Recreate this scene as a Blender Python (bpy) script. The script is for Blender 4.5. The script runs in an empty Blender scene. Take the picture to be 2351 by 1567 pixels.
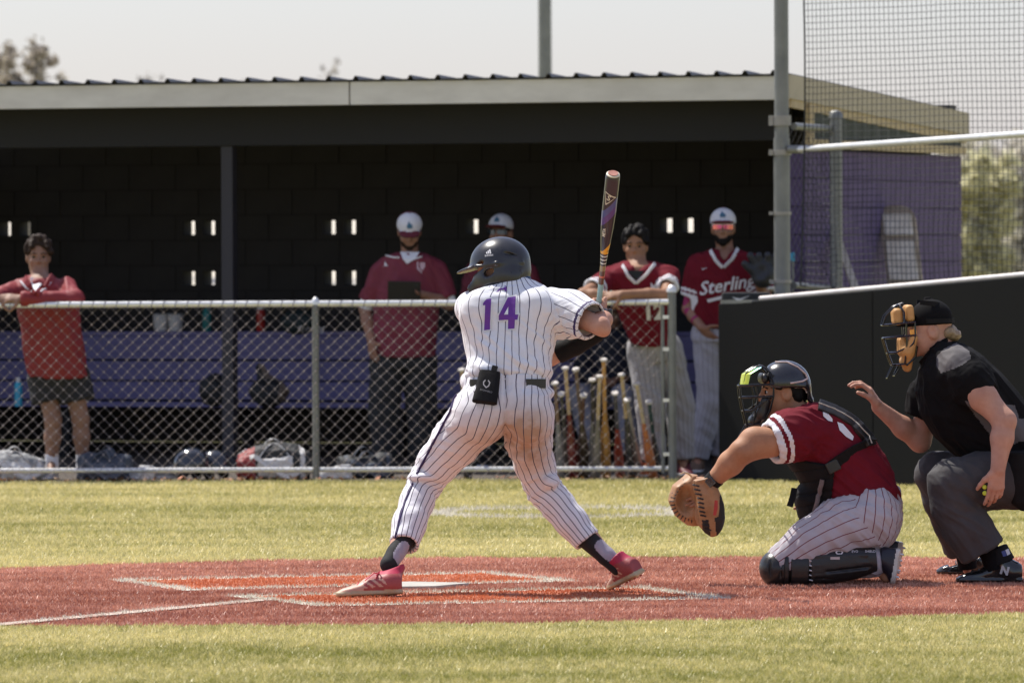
import bpy, bmesh, math, random
import numpy as np
from mathutils import Vector, Matrix
from mathutils.bvhtree import BVHTree

random.seed(7)
RNG = np.random.default_rng(11)
SC = bpy.context.scene
COL = SC.collection

# ---------------------------------------------------------------- camera
F, H, YH, CX, ROLL = 15000.0, 1.58, 575.0, 1175.5, 0.004
IW, IH = 2351.0, 1567.0
cam_d = bpy.data.cameras.new('camera')
cam = bpy.data.objects.new('camera', cam_d)
COL.objects.link(cam)
cam.location = (0, 0, H)
cam.rotation_euler = (math.pi / 2, ROLL, 0)
cam_d.sensor_width = 36.0
cam_d.lens = F / IW * 36.0
cam_d.shift_y = -(IH / 2 - YH) / IW
cam_d.clip_start = 1.0
cam_d.clip_end = 3000.0
cam_d.dof.use_dof = True
cam_d.dof.focus_distance = 30.1
cam_d.dof.aperture_fstop = 6.3
SC.camera = cam

# ---------------------------------------------------------------- world + sun
SUN = Vector((-0.45, 0.40, 1.0)).normalized()          # towards the sun
elev = math.asin(SUN.z)
azim = math.atan2(SUN.x, SUN.y)                         # clockwise from +Y
world = bpy.data.worlds.new('World')
SC.world = world
world.use_nodes = True
nt = world.node_tree
bg = nt.nodes['Background']
sky = nt.nodes.new('ShaderNodeTexSky')
sky.sky_type = 'NISHITA'
sky.sun_disc = False
sky.sun_elevation = elev
sky.sun_rotation = azim
sky.dust_density = 1.0
sky.air_density = 1.0
sky.ozone_density = 1.0
mixn = nt.nodes.new('ShaderNodeMixRGB')                 # thin white cloud veil over the blue
mixn.inputs['Fac'].default_value = 0.24
mixn.inputs['Color2'].default_value = (7.5, 7.2, 10.4, 1)
nt.links.new(sky.outputs['Color'], mixn.inputs['Color1'])
nt.links.new(mixn.outputs['Color'], bg.inputs['Color'])
bg.inputs['Strength'].default_value = 0.105
sd = bpy.data.lights.new('sun', 'SUN')
so = bpy.data.objects.new('sun', sd)
COL.objects.link(so)
sd.energy = 5.0
sd.angle = math.radians(0.5)
sd.color = (1.0, 0.95, 0.87)
so.rotation_euler = (-SUN).to_track_quat('-Z', 'Y').to_euler()
so.location = (-10, 20, 30)

SC.view_settings.view_transform = 'Standard'
SC.view_settings.look = 'None'
SC.view_settings.exposure = 0.3
SC.view_settings.gamma = 1.0
SC.view_settings.use_curve_mapping = False
SC.render.engine = 'CYCLES'
SC.cycles.max_bounces = 6
SC.cycles.use_denoising = True

# ---------------------------------------------------------------- helpers
cr, sr = math.cos(ROLL), math.sin(ROLL)


def P(px, py, Y):
    xc = (px - CX) * Y / F
    zc = (YH - py) * Y / F
    return np.array([xc * cr + zc * sr, Y, H - xc * sr + zc * cr])


def G(px, py, z=0.0):
    Y = (H - z) * F / ((px - CX) * sr + (py - YH) * cr)
    p = P(px, py, Y)
    p[2] = z
    return p


def V(*a):
    return np.array(a, dtype=float)


def nrm(v):
    v = np.asarray(v, float)
    return v / (np.linalg.norm(v) + 1e-12)


def tag(o, label=None, cat=None, group=None, kind=None):
    if label: o['label'] = label
    if cat: o['category'] = cat
    if group: o['group'] = group
    if kind: o['kind'] = kind
    return o


def empty(name, loc, label, cat, group=None, rz=0.0):
    o = bpy.data.objects.new(name, None)
    COL.objects.link(o)
    o.location = Vector(loc)
    o.rotation_euler = (0, 0, rz)
    o.empty_display_size = 0.1
    return tag(o, label, cat, group)


def copy_tree(o, parent=None):
    c = o.copy()
    COL.objects.link(c)
    c.parent = parent
    for ch in list(o.children):
        copy_tree(ch, c)
    return c


# ---- materials
def mat(name, col, rough=0.6, var=0.12, vs=14.0, bump=0.0, bs=120.0, metal=0.0, coat=0.0, spec=0.5, col2=None, detail=6.0,
        stretch=None, sheen=0.0, bump2=0.0, bs2=9.0, aniso=None):
    m = bpy.data.materials.new(name)
    m.use_nodes = True
    n = m.node_tree
    b = n.nodes['Principled BSDF']
    b.inputs['Roughness'].default_value = rough
    b.inputs['Metallic'].default_value = metal
    b.inputs['Coat Weight'].default_value = coat
    b.inputs['Specular IOR Level'].default_value = spec
    if sheen:
        b.inputs['Sheen Weight'].default_value = sheen
    tc = n.nodes.new('ShaderNodeTexCoord')
    src = tc.outputs['Object']
    if stretch:
        mp = n.nodes.new('ShaderNodeMapping')
        mp.inputs['Scale'].default_value = stretch
        n.links.new(src, mp.inputs['Vector'])
        src = mp.outputs['Vector']
    nz = n.nodes.new('ShaderNodeTexNoise')
    nz.inputs['Scale'].default_value = vs
    nz.inputs['Detail'].default_value = detail
    nz.inputs['Roughness'].default_value = 0.6
    n.links.new(src, nz.inputs['Vector'])
    rp = n.nodes.new('ShaderNodeValToRGB')
    c = np.array(col[:3], float)
    c2 = np.array(col2[:3], float) if col2 is not None else np.clip(c * (1 + var), 0, 1)
    c1 = c if col2 is not None else c * (1 - var)
    rp.color_ramp.elements[0].position = 0.3
    rp.color_ramp.elements[1].position = 0.7
    rp.color_ramp.elements[0].color = (*c1, 1)
    rp.color_ramp.elements[1].color = (*c2, 1)
    n.links.new(nz.outputs['Fac'], rp.inputs['Fac'])
    n.links.new(rp.outputs['Color'], b.inputs['Base Color'])
    rr = n.nodes.new('ShaderNodeMath')
    rr.operation = 'MULTIPLY_ADD'
    rr.inputs[1].default_value = 0.25
    rr.inputs[2].default_value = max(0.02, rough - 0.125)
    n.links.new(nz.outputs['Fac'], rr.inputs[0])
    n.links.new(rr.outputs[0], b.inputs['Roughness'])
    prev = None
    for (bv, sc, dist) in ((bump2, bs2, 0.02), (bump, bs, 0.003)):
        if bv:
            z2 = n.nodes.new('ShaderNodeTexNoise')
            z2.inputs['Scale'].default_value = sc
            z2.inputs['Detail'].default_value = 3
            n.links.new(src, z2.inputs['Vector'])
            bp = n.nodes.new('ShaderNodeBump')
            bp.inputs['Strength'].default_value = bv
            bp.inputs['Distance'].default_value = dist
            n.links.new(z2.outputs['Fac'], bp.inputs['Height'])
            if prev:
                n.links.new(prev.outputs['Normal'], bp.inputs['Normal'])
            prev = bp
    if prev:
        n.links.new(prev.outputs['Normal'], b.inputs['Normal'])
    m['_rp'] = rp.name
    return m


def attr_color_mat(name, attr, rough=0.6, trans=0.0):
    m = bpy.data.materials.new(name)
    m.use_nodes = True
    n = m.node_tree
    b = n.nodes['Principled BSDF']
    a = n.nodes.new('ShaderNodeAttribute')
    a.attribute_name = attr
    n.links.new(a.outputs['Color'], b.inputs['Base Color'])
    b.inputs['Roughness'].default_value = rough
    if trans:
        tr = n.nodes.new('ShaderNodeBsdfTranslucent')
        n.links.new(a.outputs['Color'], tr.inputs['Color'])
        ms = n.nodes.new('ShaderNodeMixShader')
        ms.inputs[0].default_value = trans
        n.links.new(b.outputs[0], ms.inputs[1])
        n.links.new(tr.outputs[0], ms.inputs[2])
        n.links.new(ms.outputs[0], n.nodes['Material Output'].inputs['Surface'])
    return m


def stripe_mat(name, base, line, width=0.13, dirt=None, rough=0.85):
    """Cloth with pinstripes: attribute st = (r cos a, r sin a, number of stripes), width in metres, dirt = stain amount."""
    m = mat(name, base, rough=rough, var=0.04, vs=30, bump=0.25, bs=350, bump2=0.0, sheen=0.15, spec=0.2)
    n = m.node_tree
    b = n.nodes['Principled BSDF']
    L = n.links
    rp = n.nodes[m['_rp']]
    a = n.nodes.new('ShaderNodeAttribute')
    a.attribute_name = 'st'
    sp = n.nodes.new('ShaderNodeSeparateXYZ')
    L.new(a.outputs['Vector'], sp.inputs[0])

    def math_(op, x, y=None):
        q = n.nodes.new('ShaderNodeMath')
        q.operation = op
        for i, w in enumerate((x, y)):
            if w is None: continue
            if isinstance(w, (int, float)):
                q.inputs[i].default_value = w
            else:
                L.new(w, q.inputs[i])
        return q.outputs[0]
    ang = math_('ARCTAN2', sp.outputs[1], sp.outputs[0])
    s = math_('MULTIPLY', math_('DIVIDE', ang, 2 * math.pi), sp.outputs[2])
    f = math_('FRACT', math_('ADD', s, 100.5))
    d = math_('ABSOLUTE', math_('SUBTRACT', f, 0.5))
    rad = math_('SQRT', math_('ADD', math_('MULTIPLY', sp.outputs[0], sp.outputs[0]), math_('MULTIPLY', sp.outputs[1], sp.outputs[1])))
    half = math_('DIVIDE', math_('MULTIPLY', sp.outputs[2], width / (4 * math.pi)), math_('MAXIMUM', rad, 0.01))
    st = math_('LESS_THAN', d, half)
    mx = n.nodes.new('ShaderNodeMixRGB')
    L.new(st, mx.inputs[0])
    last = rp.outputs['Color']
    if dirt is not None:
        da = n.nodes.new('ShaderNodeAttribute')
        da.attribute_name = 'dirt'
        tc = n.nodes.new('ShaderNodeTexCoord')
        nz = n.nodes.new('ShaderNodeTexNoise')
        nz.inputs['Scale'].default_value = 22
        nz.inputs['Detail'].default_value = 8
        L.new(tc.outputs['Object'], nz.inputs['Vector'])
        f1 = math_('MULTIPLY', da.outputs['Fac'], math_('ADD', math_('MULTIPLY', nz.outputs['Fac'], 1.3), 0.2))
        f1 = math_('MINIMUM', f1, 0.85)
        md = n.nodes.new('ShaderNodeMixRGB')
        L.new(f1, md.inputs[0])
        L.new(last, md.inputs[1])
        md.inputs[2].default_value = (*dirt, 1)
        last = md.outputs[0]
    L.new(last, mx.inputs[1])
    mx.inputs[2].default_value = (*line, 1)
    L.new(mx.outputs[0], b.inputs['Base Color'])
    return m


# ---- plain mesh builder
class MB:
    def __init__(s):
        s.v, s.f, s.mi = [], [], []

    def add(s, v, f, mi=0):
        o = len(s.v)
        s.v.extend([tuple(map(float, p)) for p in v])
        for q in f:
            s.f.append(tuple(o + i for i in q))
            s.mi.append(mi)
        return s

    def box(s, c, half, R=None, mi=0):
        c = np.asarray(c, float)
        R = np.eye(3) if R is None else np.asarray(R, float)
        vs = []
        for i in (-1, 1):
            for j in (-1, 1):
                for k in (-1, 1):
                    vs.append(c + R[0] * half[0] * i + R[1] * half[1] * j + R[2] * half[2] * k)
        f = [(0, 1, 3, 2), (4, 6, 7, 5), (0, 4, 5, 1), (2, 3, 7, 6), (0, 2, 6, 4), (1, 5, 7, 3)]
        return s.add(vs, f, mi)

    def tube(s, pts, r, n=8, caps=True, mi=0, flat=None):
        pts = [np.asarray(p, float) for p in pts]
        m = len(pts)
        rs = list(r) if hasattr(r, '__len__') else [r] * m
        t0 = nrm(pts[1] - pts[0])
        ref = V(0, 0, 1) if abs(t0[2]) < 0.9 else V(1, 0, 0)
        u = nrm(np.cross(t0, ref))
        vs, fs = [], []
        for i in range(m):
            t = nrm(pts[min(i + 1, m - 1)] - pts[max(i - 1, 0)])
            u = nrm(u - t * np.dot(u, t))
            w = np.cross(t, u)
            for k in range(n):
                a = 2 * math.pi * k / n
                vs.append(pts[i] + (u * math.cos(a) + w * math.sin(a)) * rs[i])
        for i in range(m - 1):
            for k in range(n):
                k2 = (k + 1) % n
                fs.append((i * n + k, i * n + k2, (i + 1) * n + k2, (i + 1) * n + k))
        if caps:
            fs.append(tuple(range(n - 1, -1, -1)))
            fs.append(tuple((m - 1) * n + k for k in range(n)))
        return s.add(vs, fs, mi)

    def strip(s, pts, side, width, thick, mi=0):
        """a strap: rectangle section swept along pts; side = list or one width direction"""
        pts = [np.asarray(p, float) for p in pts]
        m = len(pts)
        vs, fs = [], []
        for i in range(m):
            t = nrm(pts[min(i + 1, m - 1)] - pts[max(i - 1, 0)])
            sd_ = side[i] if isinstance(side, list) else side
            w = nrm(np.asarray(sd_, float) - t * np.dot(sd_, t))
            nn = np.cross(t, w)
            for a, b in ((-1, -1), (1, -1), (1, 1), (-1, 1)):
                vs.append(pts[i] + w * a * width / 2 + nn * b * thick / 2)
        for i in range(m - 1):
            for k in range(4):
                k2 = (k + 1) % 4
                fs.append((i * 4 + k, i * 4 + k2, (i + 1) * 4 + k2, (i + 1) * 4 + k))
        fs += [(3, 2, 1, 0), tuple((m - 1) * 4 + k for k in range(4))]
        return s.add(vs, fs, mi)

    def lathe(s, a, b, prof, n=16, mi=0):
        """profile [(t along a->b in metres, radius)]"""
        a = np.asarray(a, float)
        d = nrm(np.asarray(b, float) - a)
        return s.tube([a + d * t for t, r in prof], [max(r, 1e-4) for t, r in prof], n, True, mi)

    def build(s, name, m, parent=None, base=None, smooth=False, bevel=0.0):
        me = bpy.data.meshes.new(name)
        off = np.zeros(3) if base is None else np.asarray(base, float)
        vv = (np.array(s.v) - off).tolist()
        me.from_pydata(vv, [], s.f)
        ms = m if isinstance(m, (list, tuple)) else [m]
        for q in ms:
            me.materials.append(q)
        if len(ms) > 1:
            me.polygons.foreach_set('material_index', s.mi)
        bm = bmesh.new()
        bm.from_mesh(me)
        bmesh.ops.recalc_face_normals(bm, faces=bm.faces)
        if bevel:
            bmesh.ops.bevel(bm, geom=bm.edges[:], offset=bevel, segments=2, affect='EDGES', profile=0.6)
        bm.to_mesh(me)
        bm.free()
        if smooth:
            me.polygons.foreach_set('use_smooth', [True] * len(me.polygons))
            try:
                me.set_sharp_from_angle(angle=math.radians(40))
            except Exception:
                pass
        me.update()
        o = bpy.data.objects.new(name, me)
        COL.objects.link(o)
        if parent is not None:
            o.parent = parent
        return o


def clone(src, name, parent, loc, rot=(0, 0, 0)):
    o = bpy.data.objects.new(name, src.data)
    COL.objects.link(o)
    o.parent = parent
    o.location = loc
    o.rotation_euler = rot
    return o
# ---------------------------------------------------------------- ground
def np_mesh(name, v, faces, m, cols=None, colname='col'):
    """v (n,3), faces (m,k) index array"""
    me = bpy.data.meshes.new(name)
    k = faces.shape[1]
    me.vertices.add(len(v))
    me.vertices.foreach_set('co', np.asarray(v, np.float32).ravel())
    me.loops.add(faces.size)
    me.loops.foreach_set('vertex_index', np.asarray(faces, np.int32).ravel())
    me.polygons.add(len(faces))
    me.polygons.foreach_set('loop_start', np.arange(0, faces.size, k, dtype=np.int32))
    me.update(calc_edges=True)
    for q in (m if isinstance(m, (list, tuple)) else [m]):
        me.materials.append(q)
    if cols is not None:
        a = me.attributes.new(colname, 'FLOAT_COLOR', 'POINT')
        c4 = np.ones((len(v), 4), np.float32)
        c4[:, :3] = cols
        a.data.foreach_set('color', c4.ravel())
    o = bpy.data.objects.new(name, me)
    COL.objects.link(o)
    return o


def hash3(ix, iy, iz, seed):
    h = (ix.astype(np.int64) * 374761393 + iy.astype(np.int64) * 668265263 + iz.astype(np.int64) * 2147483647 + seed * 974711) & 0xFFFFFFFF
    h = ((h ^ (h >> 13)) * 1274126177) & 0xFFFFFFFF
    h = h ^ (h >> 16)
    return (h & 0xFFFFFF) / float(0xFFFFFF)


def vnoise(p, seed=0):
    p = np.asarray(p, float)
    i = np.floor(p).astype(np.int64)
    f = p - i
    f = f * f * (3 - 2 * f)
    r = 0.0
    for a in (0, 1):
        wa = f[:, 0] if a else 1 - f[:, 0]
        for b in (0, 1):
            wb = f[:, 1] if b else 1 - f[:, 1]
            for c in (0, 1):
                wc = f[:, 2] if c else 1 - f[:, 2]
                r = r + wa * wb * wc * hash3(i[:, 0] + a, i[:, 1] + b, i[:, 2] + c, seed)
    return r


def poly_sheet(name, pts, m, z):
    mb = MB()
    mb.add([(p[0], p[1], z) for p in pts], [tuple(range(len(pts)))])
    o = mb.build(name, m)
    return tag(o, kind='structure')


m_ground = mat('turf_ground', (0.25, 0.24, 0.09), 0.9, vs=3.0, col2=(0.34, 0.31, 0.14), bump=0.6, bs=90)
m_clay = mat('clay_turf', (0.25, 0.105, 0.07), 0.9, vs=9.0, col2=(0.36, 0.17, 0.12), bump=0.6, bs=90)
m_orange = mat('orange_turf', (0.40, 0.12, 0.055), 0.9, vs=6, col2=(0.50, 0.17, 0.075), bump=0.6, bs=90)
m_line = mat('white_turf', (0.55, 0.50, 0.40), 0.9, vs=25, col2=(0.68, 0.64, 0.55), bump=0.6, bs=90)
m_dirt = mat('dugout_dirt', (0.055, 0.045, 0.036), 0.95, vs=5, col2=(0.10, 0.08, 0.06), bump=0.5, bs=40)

gm = MB()
gx = [-1500, -60, -8, 8, 60, 1500]
gy = [-50, 18, 60, 400, 2500]
gv = [(x, y, 0) for y in gy for x in gx]
gf = [(j * 6 + i, j * 6 + i + 1, (j + 1) * 6 + i + 1, (j + 1) * 6 + i) for j in range(4) for i in range(5)]
gm.add(gv, gf)
ground = tag(gm.build('ground', m_ground), kind='structure')

far_e = [(-1500, 1352), (-900, 1338), (-500, 1325), (0, 1308), (300, 1297), (560, 1290), (1050, 1283.5), (1700, 1282), (2351, 1284), (2800, 1292), (3400, 1306)]
near_e = [(-1200, 1432), (-500, 1440), (0, 1441), (500, 1440), (1000, 1437), (1800, 1425), (2351, 1412), (2900, 1392), (3400, 1366)]
clay_poly = [G(*p) for p in far_e] + [G(*p) for p in near_e[::-1]]
poly_sheet('clay_infield', clay_poly, m_clay, 0.004)

# batter's boxes: outer corners (left far, left near, right near, right far) as read on the ground
NEARBOX = [G(515, 1371), G(728, 1394.5), G(1688, 1377), G(1480, 1350.5)]
FARBOX = [G(248, 1334), G(418, 1358.5), G(1335, 1337), G(1125, 1317)]


def inset(q, w):
    q = [np.array(p[:2]) for p in q]
    c = sum(q) / 4
    out = []
    for i in range(4):
        a, p, b = q[i - 1], q[i], q[(i + 1) % 4]
        d1, d2 = nrm(p - a), nrm(b - p)
        n1, n2 = V(-d1[1], d1[0]), V(-d2[1], d2[0])
        if np.dot(n1, c - p) < 0: n1 = -n1
        if np.dot(n2, c - p) < 0: n2 = -n2
        A = np.array([n1, n2])
        rhs = np.array([np.dot(n1, p) + w, np.dot(n2, p) + w])
        out.append(np.linalg.solve(A, rhs))
    return out


box_white, box_orange = [], []
for q in (NEARBOX, FARBOX):
    inn = inset(q, 0.095)
    box_white.append([p[:2] for p in q])
    box_orange.append(inn)
for i in range(2):
    o_, n_ = box_white[i], box_orange[i]
    mb = MB()
    mb.add([(*p, 0.008) for p in o_] + [(*p, 0.008) for p in n_], [(k, (k + 1) % 4, 4 + (k + 1) % 4, 4 + k) for k in range(4)])
    tag(mb.build('batters_box_line', m_line), kind='structure')
    poly_sheet('batters_box', [(*p, 0) for p in n_], m_orange, 0.008)
fa, fb = G(612, 1380.5), G(0, 1438)
fd = nrm((fb - fa)[:2])
fn = V(-fd[1], fd[0]) * 0.05
FOUL = [fa[:2] + fn, fa[:2] - fn, fa[:2] - fn + fd * 12, fa[:2] + fn + fd * 12]
poly_sheet('foul_line', [(*p, 0) for p in FOUL], mat('worn_line', (0.38, 0.22, 0.16), 0.9, vs=7, col2=(0.62, 0.56, 0.47), bump=0.6, bs=90), 0.012)
# on-deck ring on the far turf
oc = (G(1285, 1172.5) + G(1285, 1188)) / 2
mb = MB()
n = 64
ring = []
for r in (0.80, 0.66):
    ring += [(oc[0] + r * math.cos(2 * math.pi * k / n), oc[1] + r * math.sin(2 * math.pi * k / n), 0.004) for k in range(n)]
mb.add(ring, [(k, (k + 1) % n, n + (k + 1) % n, n + k) for k in range(n)])
tag(mb.build('on_deck_circle', m_line), kind='structure')
# home plate: a five-sided white rubber slab
pit = nrm((NEARBOX[1] - NEARBOX[2])[:2])               # towards the pitcher
lat = V(-pit[1], pit[0])
pc = G(985, 1349)[:2] + pit * 0.02
pl = [(0.215, 0.215), (0.215, -0.215), (0.0, -0.215), (-0.215, 0.0), (0.0, 0.215)]
pp = [pc + pit * a + lat * b for a, b in pl]
mb = MB()
mb.add([(*p, 0.004) for p in pp] + [(*p, 0.022) for p in pp],
       [(0, 1, 2, 3, 4), (5, 6, 7, 8, 9)] + [(k, (k + 1) % 5, 5 + (k + 1) % 5, 5 + k) for k in range(5)])
m_plate = mat('plate_rubber', (0.34, 0.32, 0.27), 0.7, vs=9, col2=(0.50, 0.48, 0.42), bump=0.3)
tag(mb.build('home_plate', m_plate, bevel=0.004), 'white rubber home plate beside the front pink shoe', 'home plate')


def in_poly(x, y, poly):
    r = np.zeros(len(x), bool)
    n = len(poly)
    j = n - 1
    for i in range(n):
        xi, yi, xj, yj = poly[i][0], poly[i][1], poly[j][0], poly[j][1]
        c = ((yi > y) != (yj > y)) & (x < (xj - xi) * (y - yi) / (yj - yi + 1e-12) + xi)
        r ^= c
        j = i
    return r


def turf():
    ys, xs = [], []
    for y0, y1, den in ((23.2, 27.5, 9000), (27.5, 33.6, 8500), (33.6, 38.5, 4200), (38.5, 44.75, 3000)):
        wmax = 0.0785 * y1 + 0.7
        cnt = int(2 * wmax * (y1 - y0) * den)
        xs.append(RNG.uniform(-wmax, wmax, cnt))
        ys.append(RNG.uniform(y0, y1, cnt))
    x, y = np.concatenate(xs), np.concatenate(ys)
    pj = np.stack([x, y, np.zeros(len(x))], 1)
    jx = (vnoise(pj * 6, 61) - .5) * .16
    jy = (vnoise(pj * 6, 62) - .5) * .16 + (vnoise(pj * 40, 64) - .5) * .10
    clay = in_poly(x + jx, y + jy, clay_poly)
    white = np.zeros(len(x), bool)
    orange = np.zeros(len(x), bool)
    for q in box_orange:
        orange |= in_poly(x, y, q)
    for q in box_white:
        white |= in_poly(x, y, q)
    white |= in_poly(x, y, FOUL)
    white &= ~orange
    worn = vnoise(pj * 5, 71) * .6 + vnoise(pj * 17, 72) * .4
    orange &= (worn + .28 * RNG.random(len(x))) > .42
    white &= (vnoise(pj * 9, 73) * .6 + .5 * RNG.random(len(x))) > .30
    rr = np.hypot(x - oc[0], y - oc[1])
    ring_ = (rr < 0.80) & (rr > 0.66)
    white |= ring_
    plate = in_poly(x, y, pp)
    keep = ~plate
    x, y, clay, white, orange, ring_ = x[keep], y[keep], clay[keep], white[keep], orange[keep], ring_[keep]
    N = len(x)
    p2 = np.stack([x, y, np.zeros(N)], 1)
    patch = vnoise(p2 * V(0.55, 0.9, 1), 3) * 0.6 + vnoise(p2 * V(1.7, 2.6, 1), 4) * 0.4
    fine = RNG.random(N)
    green1, green2 = V(0.26, 0.265, 0.042), V(0.86, 0.75, 0.37)
    mow = vnoise(p2 * V(.35, 2.2, 1), 12)
    clump = vnoise(p2 * V(24, 9, 1), 14) * .6 + vnoise(p2 * V(60, 20, 1), 15) * .4
    band = np.interp(y + 1.2 * (patch - .5), [23.5, 25.3, 26.4, 27.4, 33.5, 35.0, 36.4, 38.4, 39.6, 42, 44.7], [-.20, -.20, .06, -.06, .14, .10, -.16, -.14, .0, .08, -.02])
    t = np.clip(band - 0.12 + 0.50 * patch + 0.42 * mow + 0.62 * clump + 0.75 * (fine - 0.5), 0, 1)[:, None]
    col = green1 * (1 - t) + green2 * t
    streak = vnoise(p2 * V(1.3, 5.0, 1), 8) * .6 + vnoise(p2 * V(4, 14, 1), 9) * .4
    tc = np.clip(0.62 * fine + 0.8 * (streak - 0.40) + .25 * (patch - .4) + .55 * (clump - .45) + .13 * np.clip((y - 30.6) / 1.2, -.5, 1), 0, 1)[:, None]
    col_c = V(0.32, 0.105, 0.062) * (1 - tc) + V(0.86, 0.47, 0.33) * tc
    near = np.clip((29.2 - y) / 1.6, 0, 1)[:, None]          # the strip nearest the camera is a fresher red
    col_c = col_c * (1 - near * 0.3) + V(0.34, 0.11, 0.08) * near * 0.3
    col_o = V(0.42, 0.10, 0.035) * (1 - tc) + V(0.78, 0.30, 0.14) * tc
    col_w = V(0.52, 0.47, 0.36) * (1 - tc) + V(0.78, 0.74, 0.64) * tc
    col = np.where(clay[:, None], col_c, col)
    col = np.where(orange[:, None], col_o, col)
    col = np.where(white[:, None], col_w, col)
    far = np.clip((y - 24) / 20, 0, 1)
    hgt = (0.010 + 0.014 * RNG.random(N)) * np.where(clay, 0.85, 1.0) * (1 + 0.25 * far)
    hgt = hgt * (.70 + .65 * clump)
    hgt = np.where(white, hgt * 1.15, hgt)
    hgt = np.where(ring_, hgt * 1.35, hgt)
    w = 0.0026 + 0.0016 * RNG.random(N) + 0.0018 * far
    a = RNG.uniform(0, math.pi, N)
    la = RNG.uniform(0, 2 * math.pi, N)
    lean = hgt * RNG.uniform(0.1, 1.1, N)
    v = np.zeros((N, 3, 3))
    v[:, 0, 0] = x - np.cos(a) * w
    v[:, 0, 1] = y - np.sin(a) * w
    v[:, 1, 0] = x + np.cos(a) * w
    v[:, 1, 1] = y + np.sin(a) * w
    v[:, 2, 0] = x + np.cos(la) * lean
    v[:, 2, 1] = y + np.sin(la) * lean
    v[:, 2, 2] = hgt
    v[:, :2, 2] = 0.001
    tm = attr_color_mat('turf_fibre', 'col', 0.45, 0.28)
    for sel, nm, lab in ((~clay, 'turf_fibres', 'short green and straw coloured artificial turf fibres'),
                         (clay, 'clay_turf_fibres', 'short red, orange and white turf fibres round home plate')):
        vs = v[sel].reshape(-1, 3)
        cs = np.repeat(col[sel], 3, axis=0)
        o = np_mesh(nm, vs, np.arange(len(vs)).reshape(-1, 3), tm, cs)
        tag(o, lab, 'turf', kind='stuff')


turf()

# ---------------------------------------------------------------- dugout
TH = math.radians(20)
EX = V(math.cos(TH), -math.sin(TH), 0)      # along the front, to the right
EN = V(math.sin(TH), math.cos(TH), 0)       # into the dugout
EZ = V(0, 0, 1)
c0 = P(1808, 600, 45.9)
DO = V(c0[0], c0[1], 0)                      # ground point under the right front corner of the roof


def D(a, d, z):
    """a metres to the left of the right end, d metres in, z up"""
    return DO - EX * a + EN * d + EZ * z


RD = np.array([EX, EN, EZ])
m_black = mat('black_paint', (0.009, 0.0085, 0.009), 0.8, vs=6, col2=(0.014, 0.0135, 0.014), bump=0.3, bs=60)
m_blackwood = mat('black_header', (0.012, 0.0115, 0.012), 0.8, vs=4, col2=(0.019, 0.0185, 0.019), stretch=(1, 1, 8), bump=0.3, bs=60)
m_fascia = mat('cream_fascia', (0.58, 0.55, 0.48), 0.55, vs=2.2, col2=(0.74, 0.71, 0.63), stretch=(1, 1, 3))
m_roof = mat('roof_metal', (0.10, 0.10, 0.10), 0.5, vs=5, col2=(0.16, 0.155, 0.15), metal=0.3)
m_tan = mat('tan_trim', (0.44, 0.33, 0.17), 0.7, vs=6, col2=(0.54, 0.43, 0.25), bump=0.3)
m_gable = mat('green_gable', (0.035, 0.042, 0.034), 0.7, vs=5, col2=(0.055, 0.065, 0.05))
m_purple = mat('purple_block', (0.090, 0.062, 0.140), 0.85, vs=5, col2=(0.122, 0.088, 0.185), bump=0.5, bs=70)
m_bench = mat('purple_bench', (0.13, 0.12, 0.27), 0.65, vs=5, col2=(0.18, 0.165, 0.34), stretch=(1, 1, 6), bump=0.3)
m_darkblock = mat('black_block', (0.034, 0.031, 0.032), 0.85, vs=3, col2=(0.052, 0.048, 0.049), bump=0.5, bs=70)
m_mortar = mat('dark_mortar', (0.030, 0.028, 0.028), 0.95)
m_galv = mat('galvanised_steel', (0.70, 0.70, 0.68), 0.36, vs=18, col2=(0.86, 0.86, 0.84), metal=0.45, bump=0.1, bs=60)
m_galvdull = mat('weathered_galvanised', (0.17, 0.175, 0.17), 0.5, vs=6, col2=(0.25, 0.255, 0.24), metal=0.3, bump=0.2, bs=60)
m_wire = mat('fence_wire', (0.22, 0.19, 0.175), 0.4, vs=40, col2=(0.34, 0.30, 0.28), metal=0.6)

LEN = 8.6
dug = empty('dugout', D(0, 0, 0), 'long black dugout with cream fascia, ribbed roof and purple end wall', 'dugout')


def dpart(mb, name, m, parent=None, **k):
    base = D(0, 0, 0)
    return mb.build(name, m, parent or dug, base=base, **k)


# roof: ribbed sheet running front (z 2.80) to back (z 2.62)
rz0, rz1, rdep = 2.79, 2.60, 4.55
prof = []
a = -0.02
while a < LEN:
    prof += [(a, 0), (a + 0.085, 0), (a + 0.100, 0.026), (a + 0.118, 0.026), (a + 0.133, 0)]
    a += 0.21
vs, fs = [], []
npf = len(prof)
for (d, z) in ((-0.03, rz0 + 0.002), (rdep, rz1)):
    for (aa, hh) in prof:
        vs.append(D(aa, d, z + hh + 0.022))
for (d, z) in ((-0.03, rz0 + 0.002), (rdep, rz1)):
    for (aa, hh) in prof:
        vs.append(D(aa, d, z + hh + 0.016))
for i in range(npf - 1):
    fs += [(i, i + 1, npf + i + 1, npf + i), (2 * npf + i, 3 * npf + i, 3 * npf + i + 1, 2 * npf + i + 1),
           (i, 2 * npf + i, 2 * npf + i + 1, i + 1), (npf + i, npf + i + 1, 3 * npf + i + 1, 3 * npf + i)]
mb = MB()
mb.add(vs, fs)
dpart(mb, 'roof', m_roof)
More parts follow.
